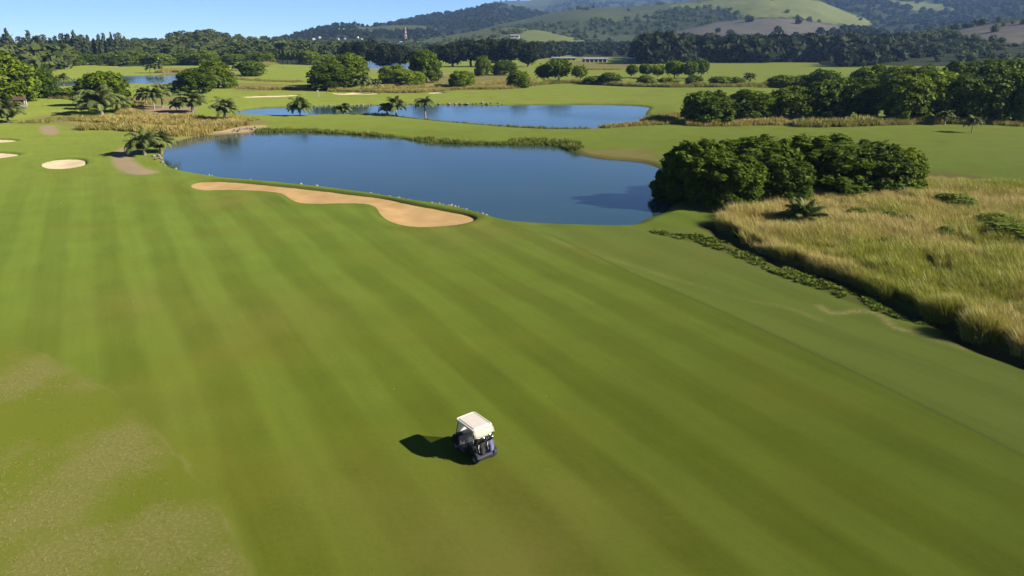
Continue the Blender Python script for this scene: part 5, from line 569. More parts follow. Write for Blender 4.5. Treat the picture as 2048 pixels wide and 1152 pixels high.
def ground_material():
    m, nt, N, L, b = mat('turf')
    geo = N.new('ShaderNodeNewGeometry'); pos = geo.outputs['Position']
    def A(n):
        a = N.new('ShaderNodeAttribute'); a.attribute_name = n; return a.outputs['Fac']
    def math_(op, a, b_=None, c=None, clamp=False):
        n = N.new('ShaderNodeMath'); n.operation = op; n.use_clamp = clamp
        for k, v in enumerate((a, b_, c)):
            if v is None: continue
            if isinstance(v, (int, float)): n.inputs[k].default_value = v
            else: L.new(v, n.inputs[k])
        return n.outputs[0]
    def noise(scale, detail=3, vec=None, rough=.55):
        n = N.new('ShaderNodeTexNoise'); n.inputs['Scale'].default_value = scale; n.inputs['Detail'].default_value = detail; n.inputs['Roughness'].default_value = rough
        L.new(vec or pos, n.inputs['Vector']); return n.outputs[0]
    def mix(fac, a, b_):
        n = N.new('ShaderNodeMix'); n.data_type = 'RGBA'
        for s, v in ((n.inputs['Factor'], fac), (n.inputs['A'], a), (n.inputs['B'], b_)):
            if isinstance(v, (int, float)): s.default_value = v
            elif isinstance(v, tuple): s.default_value = v+(1,)
            else: L.new(v, s)
        return n.outputs['Result']
    def mapr(v, a, b_, c=0., d=1.):
        n = N.new('ShaderNodeMapRange'); n.inputs[1].default_value = a; n.inputs[2].default_value = b_; n.inputs[3].default_value = c; n.inputs[4].default_value = d
        L.new(v, n.inputs[0]); return n.outputs[0]
    ln = N.new('ShaderNodeVectorMath'); ln.operation = 'LENGTH'; L.new(pos, ln.inputs[0]); lnv = ln.outputs['Value']
    # mowing stripes: across-direction coordinate in metres
    th = R(-30.4)
    dt = N.new('ShaderNodeVectorMath'); dt.operation = 'DOT_PRODUCT'; dt.inputs[1].default_value = (math.cos(th), -math.sin(th), 0); L.new(pos, dt.inputs[0])
    dl = N.new('ShaderNodeVectorMath'); dl.operation = 'DOT_PRODUCT'; dl.inputs[1].default_value = (math.sin(th), math.cos(th), 0); L.new(pos, dl.inputs[0])
    wob = math_('MULTIPLY', math_('SUBTRACT', noise(.045, 2), .5), 3.0)
    ph = math_('MULTIPLY', math_('ADD', dt.outputs['Value'], wob), 2*math.pi/4.7)
    s1 = mapr(math_('SINE', ph), -.45, .45)
    fade = mapr(noise(.05, 2), .3, .62)
    stripe = math_('MULTIPLY', math_('SUBTRACT', s1, .5), math_('MULTIPLY', math_('MULTIPLY_ADD', fade, .75, .3), mapr(lnv, 150, 95)))
    # fine streaks along the mowing direction
    cv = N.new('ShaderNodeCombineXYZ'); L.new(dt.outputs['Value'], cv.inputs[0]); L.new(math_('MULTIPLY', dl.outputs['Value'], .06), cv.inputs[1])
    streak = noise(1.6, 4, cv.outputs[0], .6)
    big = noise(.035, 3); med = noise(.22, 4); fine = noise(3.2, 5, None, .7); vfine = noise(14, 3, None, .7)
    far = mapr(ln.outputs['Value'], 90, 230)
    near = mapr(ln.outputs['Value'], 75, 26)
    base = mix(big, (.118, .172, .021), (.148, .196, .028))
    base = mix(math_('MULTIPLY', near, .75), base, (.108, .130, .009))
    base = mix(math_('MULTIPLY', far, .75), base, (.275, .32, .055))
    v = math_('ADD', math_('MULTIPLY', stripe, .18), math_('MULTIPLY', math_('SUBTRACT', streak, .5), .30))
    v = math_('ADD', v, math_('MULTIPLY', math_('SUBTRACT', med, .5), .36)); v = math_('ADD', v, math_('MULTIPLY', math_('SUBTRACT', fine, .5), .32))
    v = math_('ADD', v, math_('MULTIPLY', math_('SUBTRACT', vfine, .5), .45))
    val = math_('ADD', v, 1.0)
    def scale_col(c, s):
        n = N.new('ShaderNodeVectorMath'); n.operation = 'SCALE'; L.new(c, n.inputs[0]); L.new(s, n.inputs['Scale']); return n.outputs[0]
    # stripes also lean the hue: light stripes are a touch bluer-grey
    base = mix(math_('MULTIPLY', mapr(stripe, -.4, .4), .25), base, (.140, .185, .030))
    base = scale_col(base, val)
    olive = mapr(noise(.09, 4), .52, .74); base = mix(math_('MULTIPLY', olive, .38), base, (.165, .135, .016))
    tanc = mix(fine, (.26, .21, .075), (.44, .36, .16))
    base = mix(math_('MULTIPLY', A('dry'), mapr(math_('ADD', math_('MULTIPLY', fine, .45), math_('MULTIPLY', med, .7)), .45, .75, .25, .8)), base, (.20, .155, .045))
    base = mix(math_('MULTIPLY', A('backlit'), .35), base, scale_col(mix(stripe, (.082, .118, .003), (.098, .135, .012)), val))  # darker, greener colour imitates grass seen against the sun
    # semi rough
    semi = mix(streak, (.112, .160, .028), (.180, .208, .052)); semi = mix(math_('MULTIPLY', fine, .4), semi, (.12, .15, .035))
    base = mix(math_('MULTIPLY', A('semi'), .42), base, semi)
    base = mix(math_('MULTIPLY', math_('MULTIPLY', A('semi_edge'), mapr(ln.outputs['Value'], 85, 60)), .55), base, (.055, .085, .018))
    # left rough
    rpatch = mapr(math_('ADD', math_('ADD', math_('MULTIPLY', med, .8), math_('MULTIPLY', noise(.8, 4), .5)), math_('MULTIPLY', A('rtan'), .45)), .72, 1.02)
    rcol = mix(rpatch, (.130, .156, .016), (.162, .162, .040))
    spk = mapr(noise(6.0, 5, None, .8), .50, .62); rcol = mix(math_('MULTIPLY', spk, math_('MULTIPLY_ADD', rpatch, .62, .10)), rcol, (.29, .245, .10))
    spd = mapr(noise(7.5, 4, None, .75), .55, .7); rcol = mix(math_('MULTIPLY', spd, .22), rcol, (.085, .105, .02))
    base = mix(math_('MULTIPLY', A('rough'), .92), base, rcol)
    base = mix(math_('MULTIPLY', A('rough_edge'), mapr(med, .40, .64, .0, .42)), base, (.24, .20, .085))
    base = mix(math_('MULTIPLY', A('dryline'), math_('MULTIPLY', mapr(fine, .36, .56, .15, 1.0), mapr(med, .28, .50))), base, tanc)
    # pale dry grassland, paths, shore
    pale = mix(med, (.15, .145, .040), (.27, .21, .085)); base = mix(math_('MULTIPLY', A('pale'), .85), base, pale)
    base = mix(math_('MULTIPLY', A('wild'), .9), base, mix(fine, (.10, .10, .022), (.22, .18, .055)))
    base = mix(math_('MULTIPLY', A('edge_shade'), .9), base, mix(fine, (.032, .026, .010), (.09, .072, .024)))  # near-black band painted in as the tall grass's shadow at the meadow edge
    base = mix(math_('MULTIPLY', A('path'), .92), base, mix(med, (.24, .175, .105), (.37, .275, .175)))
    base = mix(A('shore'), base, mix(med, (.36, .26, .14), (.48, .36, .20)))
    base = mix(math_('MULTIPLY', A('bank'), .55), base, mix(med, (.07, .06, .025), (.16, .13, .05)))
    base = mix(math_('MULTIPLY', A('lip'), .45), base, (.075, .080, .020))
    kn = N.new('ShaderNodeValue'); kn.outputs[0].default_value = REFL*.90; base = scale_col(base, kn.outputs[0])
    L.new(base, b.inputs['Base Color']); b.inputs['Roughness'].default_value = .9; b.inputs['Specular IOR Level'].default_value = .04
    if 'Diffuse Roughness' in b.inputs: b.inputs['Diffuse Roughness'].default_value = .45
    bp = N.new('ShaderNodeBump'); bp.inputs['Strength'].default_value = .35; bp.inputs['Distance'].default_value = .06
    hh = math_('ADD', math_('MULTIPLY', vfine, .6), math_('MULTIPLY', fine, .8)); L.new(hh, bp.inputs['Height']); L.new(bp.outputs[0], b.inputs['Normal'])
    return m
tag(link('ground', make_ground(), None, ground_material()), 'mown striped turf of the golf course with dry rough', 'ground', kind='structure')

# ------------------------------------------------------------------ water
def water_material():
    m, nt, N, L, b = mat('pond_water')
    geo = N.new('ShaderNodeNewGeometry')
    n1 = N.new('ShaderNodeTexNoise'); n1.inputs['Scale'].default_value = .05; n1.inputs['Detail'].default_value = 2; L.new(geo.outputs['Position'], n1.inputs['Vector'])
    r = ramp(N, [(.3, (.014, .034, .037)), (.7, (.022, .042, .043))]); L.new(n1.outputs[0], r.inputs[0]); L.new(r.outputs[0], b.inputs['Base Color'])
    n3 = N.new('ShaderNodeTexNoise'); n3.inputs['Scale'].default_value = .03; n3.inputs['Detail'].default_value = 4; L.new(geo.outputs['Position'], n3.inputs['Vector'])
    mr = N.new('ShaderNodeMapRange'); mr.inputs[1].default_value = .35; mr.inputs[2].default_value = .65; mr.inputs[3].default_value = .03; mr.inputs[4].default_value = .14; L.new(n3.outputs[0], mr.inputs[0]); L.new(mr.outputs[0], b.inputs['Roughness'])
    b.inputs['IOR'].default_value = 1.33; b.inputs['Specular IOR Level'].default_value = .5
    mp = N.new('ShaderNodeMapping'); mp.inputs['Scale'].default_value = (1.0, 1.6, 1); L.new(geo.outputs['Position'], mp.inputs['Vector'])
    n2 = N.new('ShaderNodeTexNoise'); n2.inputs['Scale'].default_value = 1.5; n2.inputs['Detail'].default_value = 3; L.new(mp.outputs[0], n2.inputs['Vector'])
    bp = N.new('ShaderNodeBump'); bp.inputs['Strength'].default_value = .25; bp.inputs['Distance'].default_value = .05
    L.new(n2.outputs[0], bp.inputs['Height']); L.new(bp.outputs[0], b.inputs['Normal'])
    return m
M['water'] = water_material()
def grow(P, d):
    P = np.asarray(P, float); n = len(P); out = []
    area = sum(P[i][0]*P[(i+1) % n][1]-P[(i+1) % n][0]*P[i][1] for i in range(n))
    for i in range(n):
        t = P[(i+1) % n]-P[i-1]; t = t/(np.linalg.norm(t)+1e-9); nn = np.array([t[1], -t[0]])*(1 if area > 0 else -1); out.append(P[i]+nn*d)
    return out
def flat_poly(name, P, z, m, label, cat):
    bm = bmesh.new(); vv = [bm.verts.new((a, b_, z)) for a, b_ in P]; bm.faces.new(vv); bmesh.ops.triangulate(bm, faces=bm.faces)
    o = bm_obj(name, bm, m)
    if sum(p_.normal.z for p_ in o.data.polygons) < 0: o.data.flip_normals()
    return tag(o, label, cat, kind='structure')
WL = {'pond_near': 'large still blue pond behind the long bunker', 'pond_middle': 'long narrow blue pond behind the raised fairway', 'pond_far': 'small blue pond at the far left before the forest', 'pond_beyond_trees': 'sliver of grey water before the dark belt of trees'}
for n, P in PONDS.items(): flat_poly(n, grow(P, .9), WATER, M['water'], WL[n], 'water')

# ------------------------------------------------------------------ bunkers
def sand_material(name, c1, c2):
    m, nt, N, L, b = mat(name); c1, c2 = kc(c1), kc(c2)
    geo = N.new('ShaderNodeNewGeometry')
    n1 = N.new('ShaderNodeTexNoise'); n1.inputs['Scale'].default_value = .35; n1.inputs['Detail'].default_value = 5; L.new(geo.outputs['Position'], n1.inputs['Vector'])
    r = ramp(N, [(.3, c1), (.7, c2)]); L.new(n1.outputs[0], r.inputs[0]); L.new(r.outputs[0], b.inputs['Base Color'])
    b.inputs['Roughness'].default_value = .95; b.inputs['Specular IOR Level'].default_value = .1
    n2 = N.new('ShaderNodeTexNoise'); n2.inputs['Scale'].default_value = 9; n2.inputs['Detail'].default_value = 4; L.new(geo.outputs['Position'], n2.inputs['Vector'])
    bp = N.new('ShaderNodeBump'); bp.inputs['Strength'].default_value = .3; bp.inputs['Distance'].default_value = .05; L.new(n2.outputs[0], bp.inputs['Height']); L.new(bp.outputs[0], b.inputs['Normal'])
    return m
SAND = [sand_material('sand_pale', (.66, .53, .32), (.80, .66, .42)), sand_material('sand_tan', (.46, .29, .12), (.60, .39, .175))]
for lab, kind, P in BUNKERS:
    P = np.asarray(P); x0, y0 = P.min(0)-.6; x1, y1 = P.max(0)+.6
    step = .5; nx = int((x1-x0)/step)+2; ny = int((y1-y0)/step)+2
    gx, gy = np.meshgrid(np.linspace(x0, x1, nx), np.linspace(y0, y1, ny)); xx = gx.ravel(); yy = gy.ravel()
    s = sdf(xx, yy, P, 6.0); zz = bump_h(xx, yy)-.16-.22*sstep(0, -3.0, s)+.1*sstep(-.2, .4, s)*0+(fbm(xx/1.5, yy/1.5, 9, 3)-.5)*.08
    keep = s < .30
    i = np.arange(ny-1)[:, None]*nx; j = np.arange(nx-1)[None, :]
    fc = np.stack([i+j, i+j+1, i+nx+j+1, i+nx+j], -1).reshape(-1, 4); fc = fc[keep[fc].any(1)]
    tag(link('sand_bunker', np_mesh('sand_bunker', np.stack([xx, yy, zz], 1), fc, None, True), None, SAND[kind]), lab, 'bunker', kind='structure')

# ------------------------------------------------------------------ leaf geometry
def leaf_quads(p, n, size, asp=1.5, droop=0.0):
    """quads at p with normals n"""
    k = len(p); n = n/(np.linalg.norm(n, axis=1)[:, None]+1e-9)
    a = rs.normal(size=(k, 3)); a[:, 2] -= droop; u = np.cross(n, a); u /= np.linalg.norm(u, axis=1)[:, None]+1e-9; w = np.cross(n, u)
    size = np.broadcast_to(size, (k,))[:, None]; u = u*size*.5; w = w*size*.5*asp
    bend = n*size*.15
    v = np.stack([p-w, p+u-bend, p+w, p-u-bend], 1).reshape(-1, 3)
    return v, np.arange(4*k).reshape(-1, 4)
def rand_dirs(k):
    d = rs.normal(size=(k, 3)); return d/np.linalg.norm(d, axis=1)[:, None]
def crown_mesh(name, n_leaf, leaf, zlo=.05, n_lobe=22, lobe=(.13, .24), shape=1.0, asp=1.5, jit=.55, core=True):
    """crown in a unit box: radius .5, height zlo..1"""
    zc = (1+zlo)/2; hz = (1-zlo)/2
    d = rand_dirs(n_lobe*3); d = d[d[:, 2] > -.97][:n_lobe]
    lr = rs.uniform(*lobe, size=len(d)); rad = rs.uniform(.70, 1.0, size=len(d))
    if zlo < .15:
        d[:, 2] = np.where(d[:, 2] < 0, -np.abs(d[:, 2])**.6, d[:, 2]); low = d[:, 2] < .25; f_ = np.where(low, .97/np.maximum(np.hypot(d[:, 0], d[:, 1]), .3), 1.0); d = d*np.stack([f_, f_, np.ones(len(f_))], 1)
    ex = np.stack([d[:, 0]*(.5-lr)*rad, d[:, 1]*(.5-lr)*rad, zc+d[:, 2]*(hz-lr*.8)*np.abs(rad)], 1)
    ex = np.vstack([ex, [[0, 0, zc]]]); lr = np.append(lr, min(.3, hz*.8))
    wgt = lr**2/np.sum(lr**2); k = int(n_leaf*1.9); li = rs.choice(len(ex), k, p=wgt)
    dd = rand_dirs(k); rr = lr[li]*np.where(rs.uniform(size=k) < .14, rs.uniform(1.0, 1.5, k), rs.uniform(.78, 1.08, k)); p = ex[li]+dd*rr[:, None]
    depth = np.full(k, 1e9)
    for c, r_ in zip(ex, lr): depth = np.minimum(depth, np.linalg.norm(p-c, axis=1)/r_)
    ok = (depth > .74) & (p[:, 2] > zlo*.6); p = p[ok][:n_leaf]; dd = dd[ok][:n_leaf]
    n = dd+rs.normal(size=dd.shape)*jit; n[:, 2] += .25
    v, fq = leaf_quads(p, n, leaf*(.5+1.25*rs.uniform(size=len(p))**2), asp)
    tl = rs.uniform(size=len(ex))[li][ok][:n_leaf]
    tint = np.clip(.45*rs.uniform(size=len(p))+.35*tl+.2*p[:, 2], 0, 1)
    return np_mesh(name, v, fq, {'tint': np.repeat(tint, 4)})
def tube(bm, pts, radii, n=7):
    prev = None
    for i, (p_, r_) in enumerate(zip(pts, radii)):
        p_ = Vector(p_); dirv = (Vector(pts[min(i+1, len(pts)-1)])-Vector(pts[max(i-1, 0)])).normalized()
        q = dirv.to_track_quat('Z', 'Y'); ring = [bm.verts.new(p_+q @ Vector((math.cos(2*math.pi*k/n)*r_, math.sin(2*math.pi*k/n)*r_, 0))) for k in range(n)]
        if prev:
            for k in range(n): bm.faces.new((prev[k], prev[(k+1) % n], ring[(k+1) % n], ring[k]))
        prev = ring
def trunk_mesh(name, top=.55, r=.035, limbs=4):
    bm = bmesh.new(); rnd = random.Random(hash(name) % 1000 if False else len(name))
    tube(bm, [(0, 0, -.04), (.012, .0, top*.35), (.0, .015, top*.75), (.02, .0, top)], [r*1.35, r, r*.8, r*.45])
    for k in range(limbs):
        a = 2*math.pi*k/limbs+rnd.uniform(-.4, .4); z0 = top*rnd.uniform(.45, .75); l = rnd.uniform(.22, .36)
        tube(bm, [(0, 0, z0), (math.cos(a)*l*.5, math.sin(a)*l*.5, z0+l*.45), (math.cos(a)*l, math.sin(a)*l, z0+l*.8)], [r*.6, r*.42, r*.15], 5)
    m = bpy.data.meshes.new(name); bm.to_mesh(m); bm.free()
    for p_ in m.polygons: p_.use_smooth = True
    return m
PR = {}
PR['b'] = [crown_mesh('crown_round', 9000, .036, .0, 75, (.06, .14)), crown_mesh('crown_round', 9000, .036, .02, 60, (.07, .16)), crown_mesh('crown_round', 9000, .036, .0, 90, (.055, .125)), crown_mesh('crown_round', 9000, .036, .04, 70, (.065, .14))]
PR['u'] = [crown_mesh('crown_umbrella', 3200, .062, .34, 18), crown_mesh('crown_umbrella', 3200, .062, .30, 15, (.15, .26))]
PR['s'] = [crown_mesh('crown_bush', 2600, .065, .0, 20), crown_mesh('crown_bush', 2600, .065, .0, 15, (.15, .26))]
PR['h'] = [crown_mesh('crown_thicket', 17000, .027, .0, 150, (.04, .095), asp=2.1, jit=.6), crown_mesh('crown_thicket', 17000, .027, .0, 130, (.045, .10), asp=2.1, jit=.6), crown_mesh('crown_thicket', 17000, .028, .0, 170, (.04, .085), asp=2.1, jit=.6)]
PR['d'] = [crown_mesh('crown_spreading', 3600, .055, .22, 26), crown_mesh('crown_spreading', 3600, .055, .16, 22, (.14, .25))]
PR['n'] = [crown_mesh('crown_pine', 900, .12, .45, 10, (.14, .25))]
def conifer_mesh(seed):
    P = []; NN = []; S = []
    for k in range(5):
        cx, cy = (0, 0) if k == 0 else rs.uniform(-.3, .3, 2); top = 1.0 if k == 0 else rs.uniform(.6, .95); w_ = rs.uniform(.16, .30); n = 420
        t = rs.uniform(0, 1, n)**.85; a = rs.uniform(0, 2*math.pi, n); gap = .45+.55*(np.sin(t*rs.uniform(22, 34)+a+seed) > -.3)
        rad = w_*(1-t*.92)**.55*gap*rs.uniform(.1, 1, n)**.5+.012; z = .08+(top-.08)*t
        P.append(np.stack([cx*(1-.3*t)+np.cos(a)*rad, cy+np.sin(a)*rad, z+rad*.35], 1)); NN.append(np.stack([np.cos(a), np.sin(a), .5+0*a], 1)+rs.normal(size=(n, 3))*.6); S.append(.060*rs.uniform(.4, 1.5, n)*(1-.45*t))
    p = np.vstack(P); v, fq = leaf_quads(p, np.vstack(NN), np.concatenate(S), 2.4)
    return np_mesh('crown_conifer', v, fq, {'tint': np.repeat(rs.uniform(size=len(p)), 4)})
PR['c'] = [conifer_mesh(0), conifer_mesh(2), conifer_mesh(5)]
LM = {'b': 'leaf', 'u': 'leaf', 's': 'leaf_bush', 'h': 'leaf_hero', 'd': 'leaf_dark', 'n': 'leaf_wood', 'c': 'leaf_conifer'}
for k, L_ in PR.items():
    for m in L_: m.materials.append(M[LM[k]])
TRUNK = {'b': trunk_mesh('trunk_a', .5, .035), 'u': trunk_mesh('trunk_ab', .62, .032, 5), 's': trunk_mesh('trunk_abc', .4, .03, 3), 'h': trunk_mesh('trunk_abcd', .55, .03, 6), 'd': trunk_mesh('trunk_abcde', .6, .04, 5), 'n': trunk_mesh('trunk_abcdef', .8, .035, 3), 'c': trunk_mesh('trunk_abcdefg', .95, .03, 2)}
for k, m in TRUNK.items(): m.materials.append(M['bark_pale'] if k in 'nu' else M['bark'])
NAMES = {'b': 'broadleaf_tree', 'u': 'umbrella_tree', 's': 'bush', 'h': 'thicket_tree', 'd': 'spreading_tree', 'n': 'pine_tree', 'c': 'conifer_tree'}
ORD = 'first second third fourth fifth sixth seventh eighth ninth tenth eleventh twelfth thirteenth fourteenth fifteenth sixteenth seventeenth eighteenth nineteenth twentieth'.split()
CNT = {}
def nth(lab, grp, what):
    CNT[grp] = CNT.get(grp, -1)+1; return ORD[CNT[grp]]+' from the left of the '+what
NTH = {'big dark trees of the far belt': 'large dark spreading trees in the far belt', 'trees fronting the left forest': 'rounded grey-green trees fronting the far left forest', 'feathery conifers on the left skyline': 'tall feathery conifers on the left skyline', 'pines with bare trunks at the far green': 'slim bare-trunked pines at the far green', 'crowns behind the right-hand wood': 'leafy back-row crowns of the right-hand wood', 'white houses of the far town': 'small white houses of the far town', 'white houses at the far left': 'white houses among the far left trees'}
for i, (k, x, y, w, h, lab, grp) in enumerate(TREES):
    if grp in NTH: lab = nth(lab, grp, NTH[grp])
    if 'umbrella-shaped' in lab or 'bare trunks' in lab: k = 'u'; grp = 'umbrella trees before the far plain' if 'umbrella' in lab else None
    e = empty(NAMES[k], (x, y, gh(x, y)-.05), random.uniform(0, 6.28))
    tag(e, lab, 'bush' if k == 's' else 'tree', grp)
    sy = random.uniform(.9, 1.15) if k != 'c' else 1.0
    if k == 'c': w *= random.uniform(1.6, 2.4); h *= random.uniform(.85, 1.15)
    if k == 'h': sy = 1.0; w *= 1.18; h *= 1.04
    for nm, md in (('trunk', TRUNK[k]), ('crown', PR[k][i % len(PR[k])])):
        o = link(nm, md, e); s = w if nm == 'crown' else (w+h)*.5*(.7 if k == 'c' else 1)
        q_ = 1.14 if k in 'bs' else 1.04; o.scale = (s*q_, s*q_*sy, h*1.02) if nm == 'crown' else (s, s, h)

# ------------------------------------------------------------------ palms
def frond_mesh(seed, stiff):
    rnd = np.random.RandomState(seed); V = []; F = []
    n = 26
    def pt(t):
        # frond of length ~1 along +X arching down
        a = 1.05-(1.55+.25*seed)*t*(1-stiff*.5); return a
    P = [np.array([0., 0, 0])]; ang = []
    for i in range(n):
        t = i/(n-1); a = .95-t*t*(1.9-stiff*1.2)-t*.35; ang.append(a); P.append(P[-1]+np.array([math.cos(a), 0, math.sin(a)])/n)
    for i in range(n):                      # rachis: narrow strip
        a, b_ = P[i], P[i+1]; w = .018*(1-i/n)+.004; k = len(V)
        V += [a+[0, w, 0], a+[0, -w, 0], b_+[0, -w*.9, 0], b_+[0, w*.9, 0]]; F.append([k, k+1, k+2, k+3])
    for i in range(2, n):
        t = i/n; L_ = .20*math.sin(math.pi*min(1, t*.86+.14))**.7+.04; p_ = P[i]; a = ang[i]
        for s in (-1, 1):
            for q in (0, .5):
                pp = P[i]*(1-q)+P[i+1]*q
                d = np.array([math.cos(a)*.55, s*.85, math.sin(a)*.55-.25-.35*rnd.rand()]); d /= np.linalg.norm(d); sd_ = np.array([math.cos(a), 0, math.sin(a)])*.017
                e = pp+d*L_*(.85+.3*rnd.rand()); mid = pp+d*L_*.5+np.array([0, 0, .02]); k = len(V)
                V += [pp-sd_*.6, pp+sd_*.6, mid+sd_, mid-sd_]; F.append([k, k+1, k+2, k+3]); k = len(V)
                V += [mid-sd_, mid+sd_, e+sd_*.15-np.array([0, 0, .03]), e-sd_*.15-np.array([0, 0, .03])]; F.append([k, k+1, k+2, k+3])
    m = np_mesh('frond', np.array(V), np.array(F), {'tint': np.repeat(rnd.uniform(.2, .9, len(F)), 4)}); m.materials.append(M['palm']); return m
FR = [frond_mesh(1, .2), frond_mesh(2, .5), frond_mesh(3, .0)]; FRS = [frond_mesh(4, 1.0), frond_mesh(5, .8)]
def palm_trunk(rel):
    bm = bmesh.new(); pts = []; rad = []
    for i in range(9):
        t = i/8; pts.append((.04*t*t, .02*math.sin(t*3), -.03+1.03*t)); rad.append((.042 if rel > .3 else .08)*(1.25-.45*t)*(1+.08*(i % 2)))
    tube(bm, pts, rad, 8); m = bpy.data.meshes.new('palm_trunk'); bm.to_mesh(m); bm.free(); m.materials.append(M['bark_pale']); return m
PT = {True: palm_trunk(.5), False: palm_trunk(.2)}
for i, (x, y, w, h, lab, grp, tr) in enumerate(PALMS):
    e = empty('palm_tree', (x, y, gh(x, y)-.03), random.uniform(0, 6.28)); tag(e, lab, 'palm', grp)
    th = max(.12, h*tr); o = link('trunk', PT[tr > .3], e); o.scale = (max(h*.62, 2.2), max(h*.62, 2.2), th)
    stiff = 'stiff' in lab; L_ = w*.72; nf = 28 if w > 4 else 22
    if tr > .55: L_ = w*.75
    for k in range(nf):
        t = k/nf; f = link('frond', (FRS if stiff else FR)[k % (2 if stiff else 3)], e)
        f.location = (.04*h*.62, .0, th*.98); tilt = (1-t)*1.3-.68+random.uniform(-.15, .15)
        if tr <= .3: tilt = (1-t)*1.0-.80+random.uniform(-.15, .15)
        f.rotation_euler = (random.uniform(-.2, .2), tilt, k*2.399+random.uniform(-.2, .2)); s = L_*random.uniform(.85, 1.1); f.scale = (s, s, s*1.05)

# ------------------------------------------------------------------ scattered instances (stuff)
def scatter(name, pts, rot, scl, protos, label, cat, extra=None, idx=None):
    n = len(pts); m = bpy.data.meshes.new(name); m.vertices.add(n); m.vertices.foreach_set('co', np.asarray(pts, np.float32).ravel())
    def att(nm, typ, a):
        t = m.attributes.new(nm, typ, 'POINT'); t.data.foreach_set('vector' if typ == 'FLOAT_VECTOR' else 'value', np.asarray(a).ravel())
    att('rot', 'FLOAT_VECTOR', np.asarray(rot, np.float32)); att('scl', 'FLOAT_VECTOR', np.asarray(scl, np.float32))
    att('idx', 'INT', np.asarray(idx if idx is not None else rs.randint(0, len(protos), n), np.int32))
    for k, v in (extra or {}).items(): att(k, 'FLOAT', np.asarray(v, np.float32))
    o = link(name, m); tag(o, label, cat, kind='stuff')
    ng = bpy.data.node_groups.new(name+'_scatter', 'GeometryNodeTree')
    ng.interface.new_socket('Geometry', in_out='INPUT', socket_type='NodeSocketGeometry'); ng.interface.new_socket('Geometry', in_out='OUTPUT', socket_type='NodeSocketGeometry')
    N = ng.nodes; L = ng.links; gi = N.new('NodeGroupInput'); go = N.new('NodeGroupOutput'); jn = N.new('GeometryNodeJoinGeometry')
    def named(nm, typ):
        a = N.new('GeometryNodeInputNamedAttribute'); a.data_type = typ; a.inputs[0].default_value = nm; return a.outputs['Attribute']
    r_ = named('rot', 'FLOAT_VECTOR'); s_ = named('scl', 'FLOAT_VECTOR'); i_ = named('idx', 'INT')
    e2r = N.new('FunctionNodeEulerToRotation'); L.new(r_, e2r.inputs[0])
    for k, po in enumerate(protos):
        oi = N.new('GeometryNodeObjectInfo'); oi.inputs['Object'].default_value = po; oi.inputs['As Instance'].default_value = True
        cp = N.new('FunctionNodeCompare'); cp.data_type = 'INT'; cp.operation = 'EQUAL'; L.new(i_, cp.inputs[2]); cp.inputs[3].default_value = k
        ip = N.new('GeometryNodeInstanceOnPoints'); L.new(gi.outputs[0], ip.inputs['Points']); L.new(cp.outputs[0], ip.inputs['Selection'])
        L.new(oi.outputs['Geometry'], ip.inputs['Instance']); L.new(e2r.outputs[0], ip.inputs['Rotation']); L.new(s_, ip.inputs['Scale']); L.new(ip.outputs[0], jn.inputs[0])
    L.new(jn.outputs[0], go.inputs[0]); md = o.modifiers.new('scatter', 'NODES'); md.node_group = ng
    return o
def proto(name, mesh): return bpy.data.objects.new(name, mesh)
def tuft_mesh(name, nb, spread, width, lean, m, curve=.35, seed=0):
    r2 = np.random.RandomState(seed); V = []; F = []
    for b_ in range(nb):
        a = r2.uniform(0, 6.28); o = np.array([math.cos(a), math.sin(a), 0])*spread*math.sqrt(r2.rand()); d = np.array([math.cos(a), math.sin(a), 0])*curve*r2.uniform(.3, 1)+np.array(lean)*r2.uniform(.5, 1.3)
        h = r2.uniform(.6, 1.05); fa = r2.uniform(0, 6.28); s = np.array([math.cos(fa), math.sin(fa), 0])*width*r2.uniform(.6, 1.3); k = len(V)
        p1 = o+np.array([0, 0, h*.55])+d*.3; p2 = o+np.array([0, 0, h*.95])+d
        V += [o-s, o+s, p1+s*.8, p1-s*.8]; F.append([k, k+1, k+2, k+3]); k = len(V); V += [p1-s*.8, p1+s*.8, p2+s*.12, p2-s*.12]; F.append([k, k+1, k+2, k+3])
    me = np_mesh(name, np.array(V), np.array(F)); me.materials.append(m); return me
TALL = [proto('grass_clump', tuft_mesh('grass_clump', 24, .24, .014, (-.22, .02, 0), M['tall_grass'], .4, s)) for s in (1, 2, 3)]
REED = [proto('reed_clump', tuft_mesh('reed_clump', 16, .32, .035, (-.05, 0, 0), M['reed'], .3, s)) for s in (4, 5)]
TURF = [proto('turf_clump', tuft_mesh('turf_clump', 12, .5, .030, (-.1, 0, 0), M['turf_tuft'], .7, s)) for s in (6, 7)]
def sample_poly(P, n):
    P = np.asarray(P); out = []
    while sum(len(o) for o in out) < n:
        x = rs.uniform(P[:, 0].min(), P[:, 0].max(), n*2); y = rs.uniform(P[:, 1].min(), P[:, 1].max(), n*2); m = inside(x, y, P); out.append(np.stack([x[m], y[m]], 1))
    return np.vstack(out)[:n]
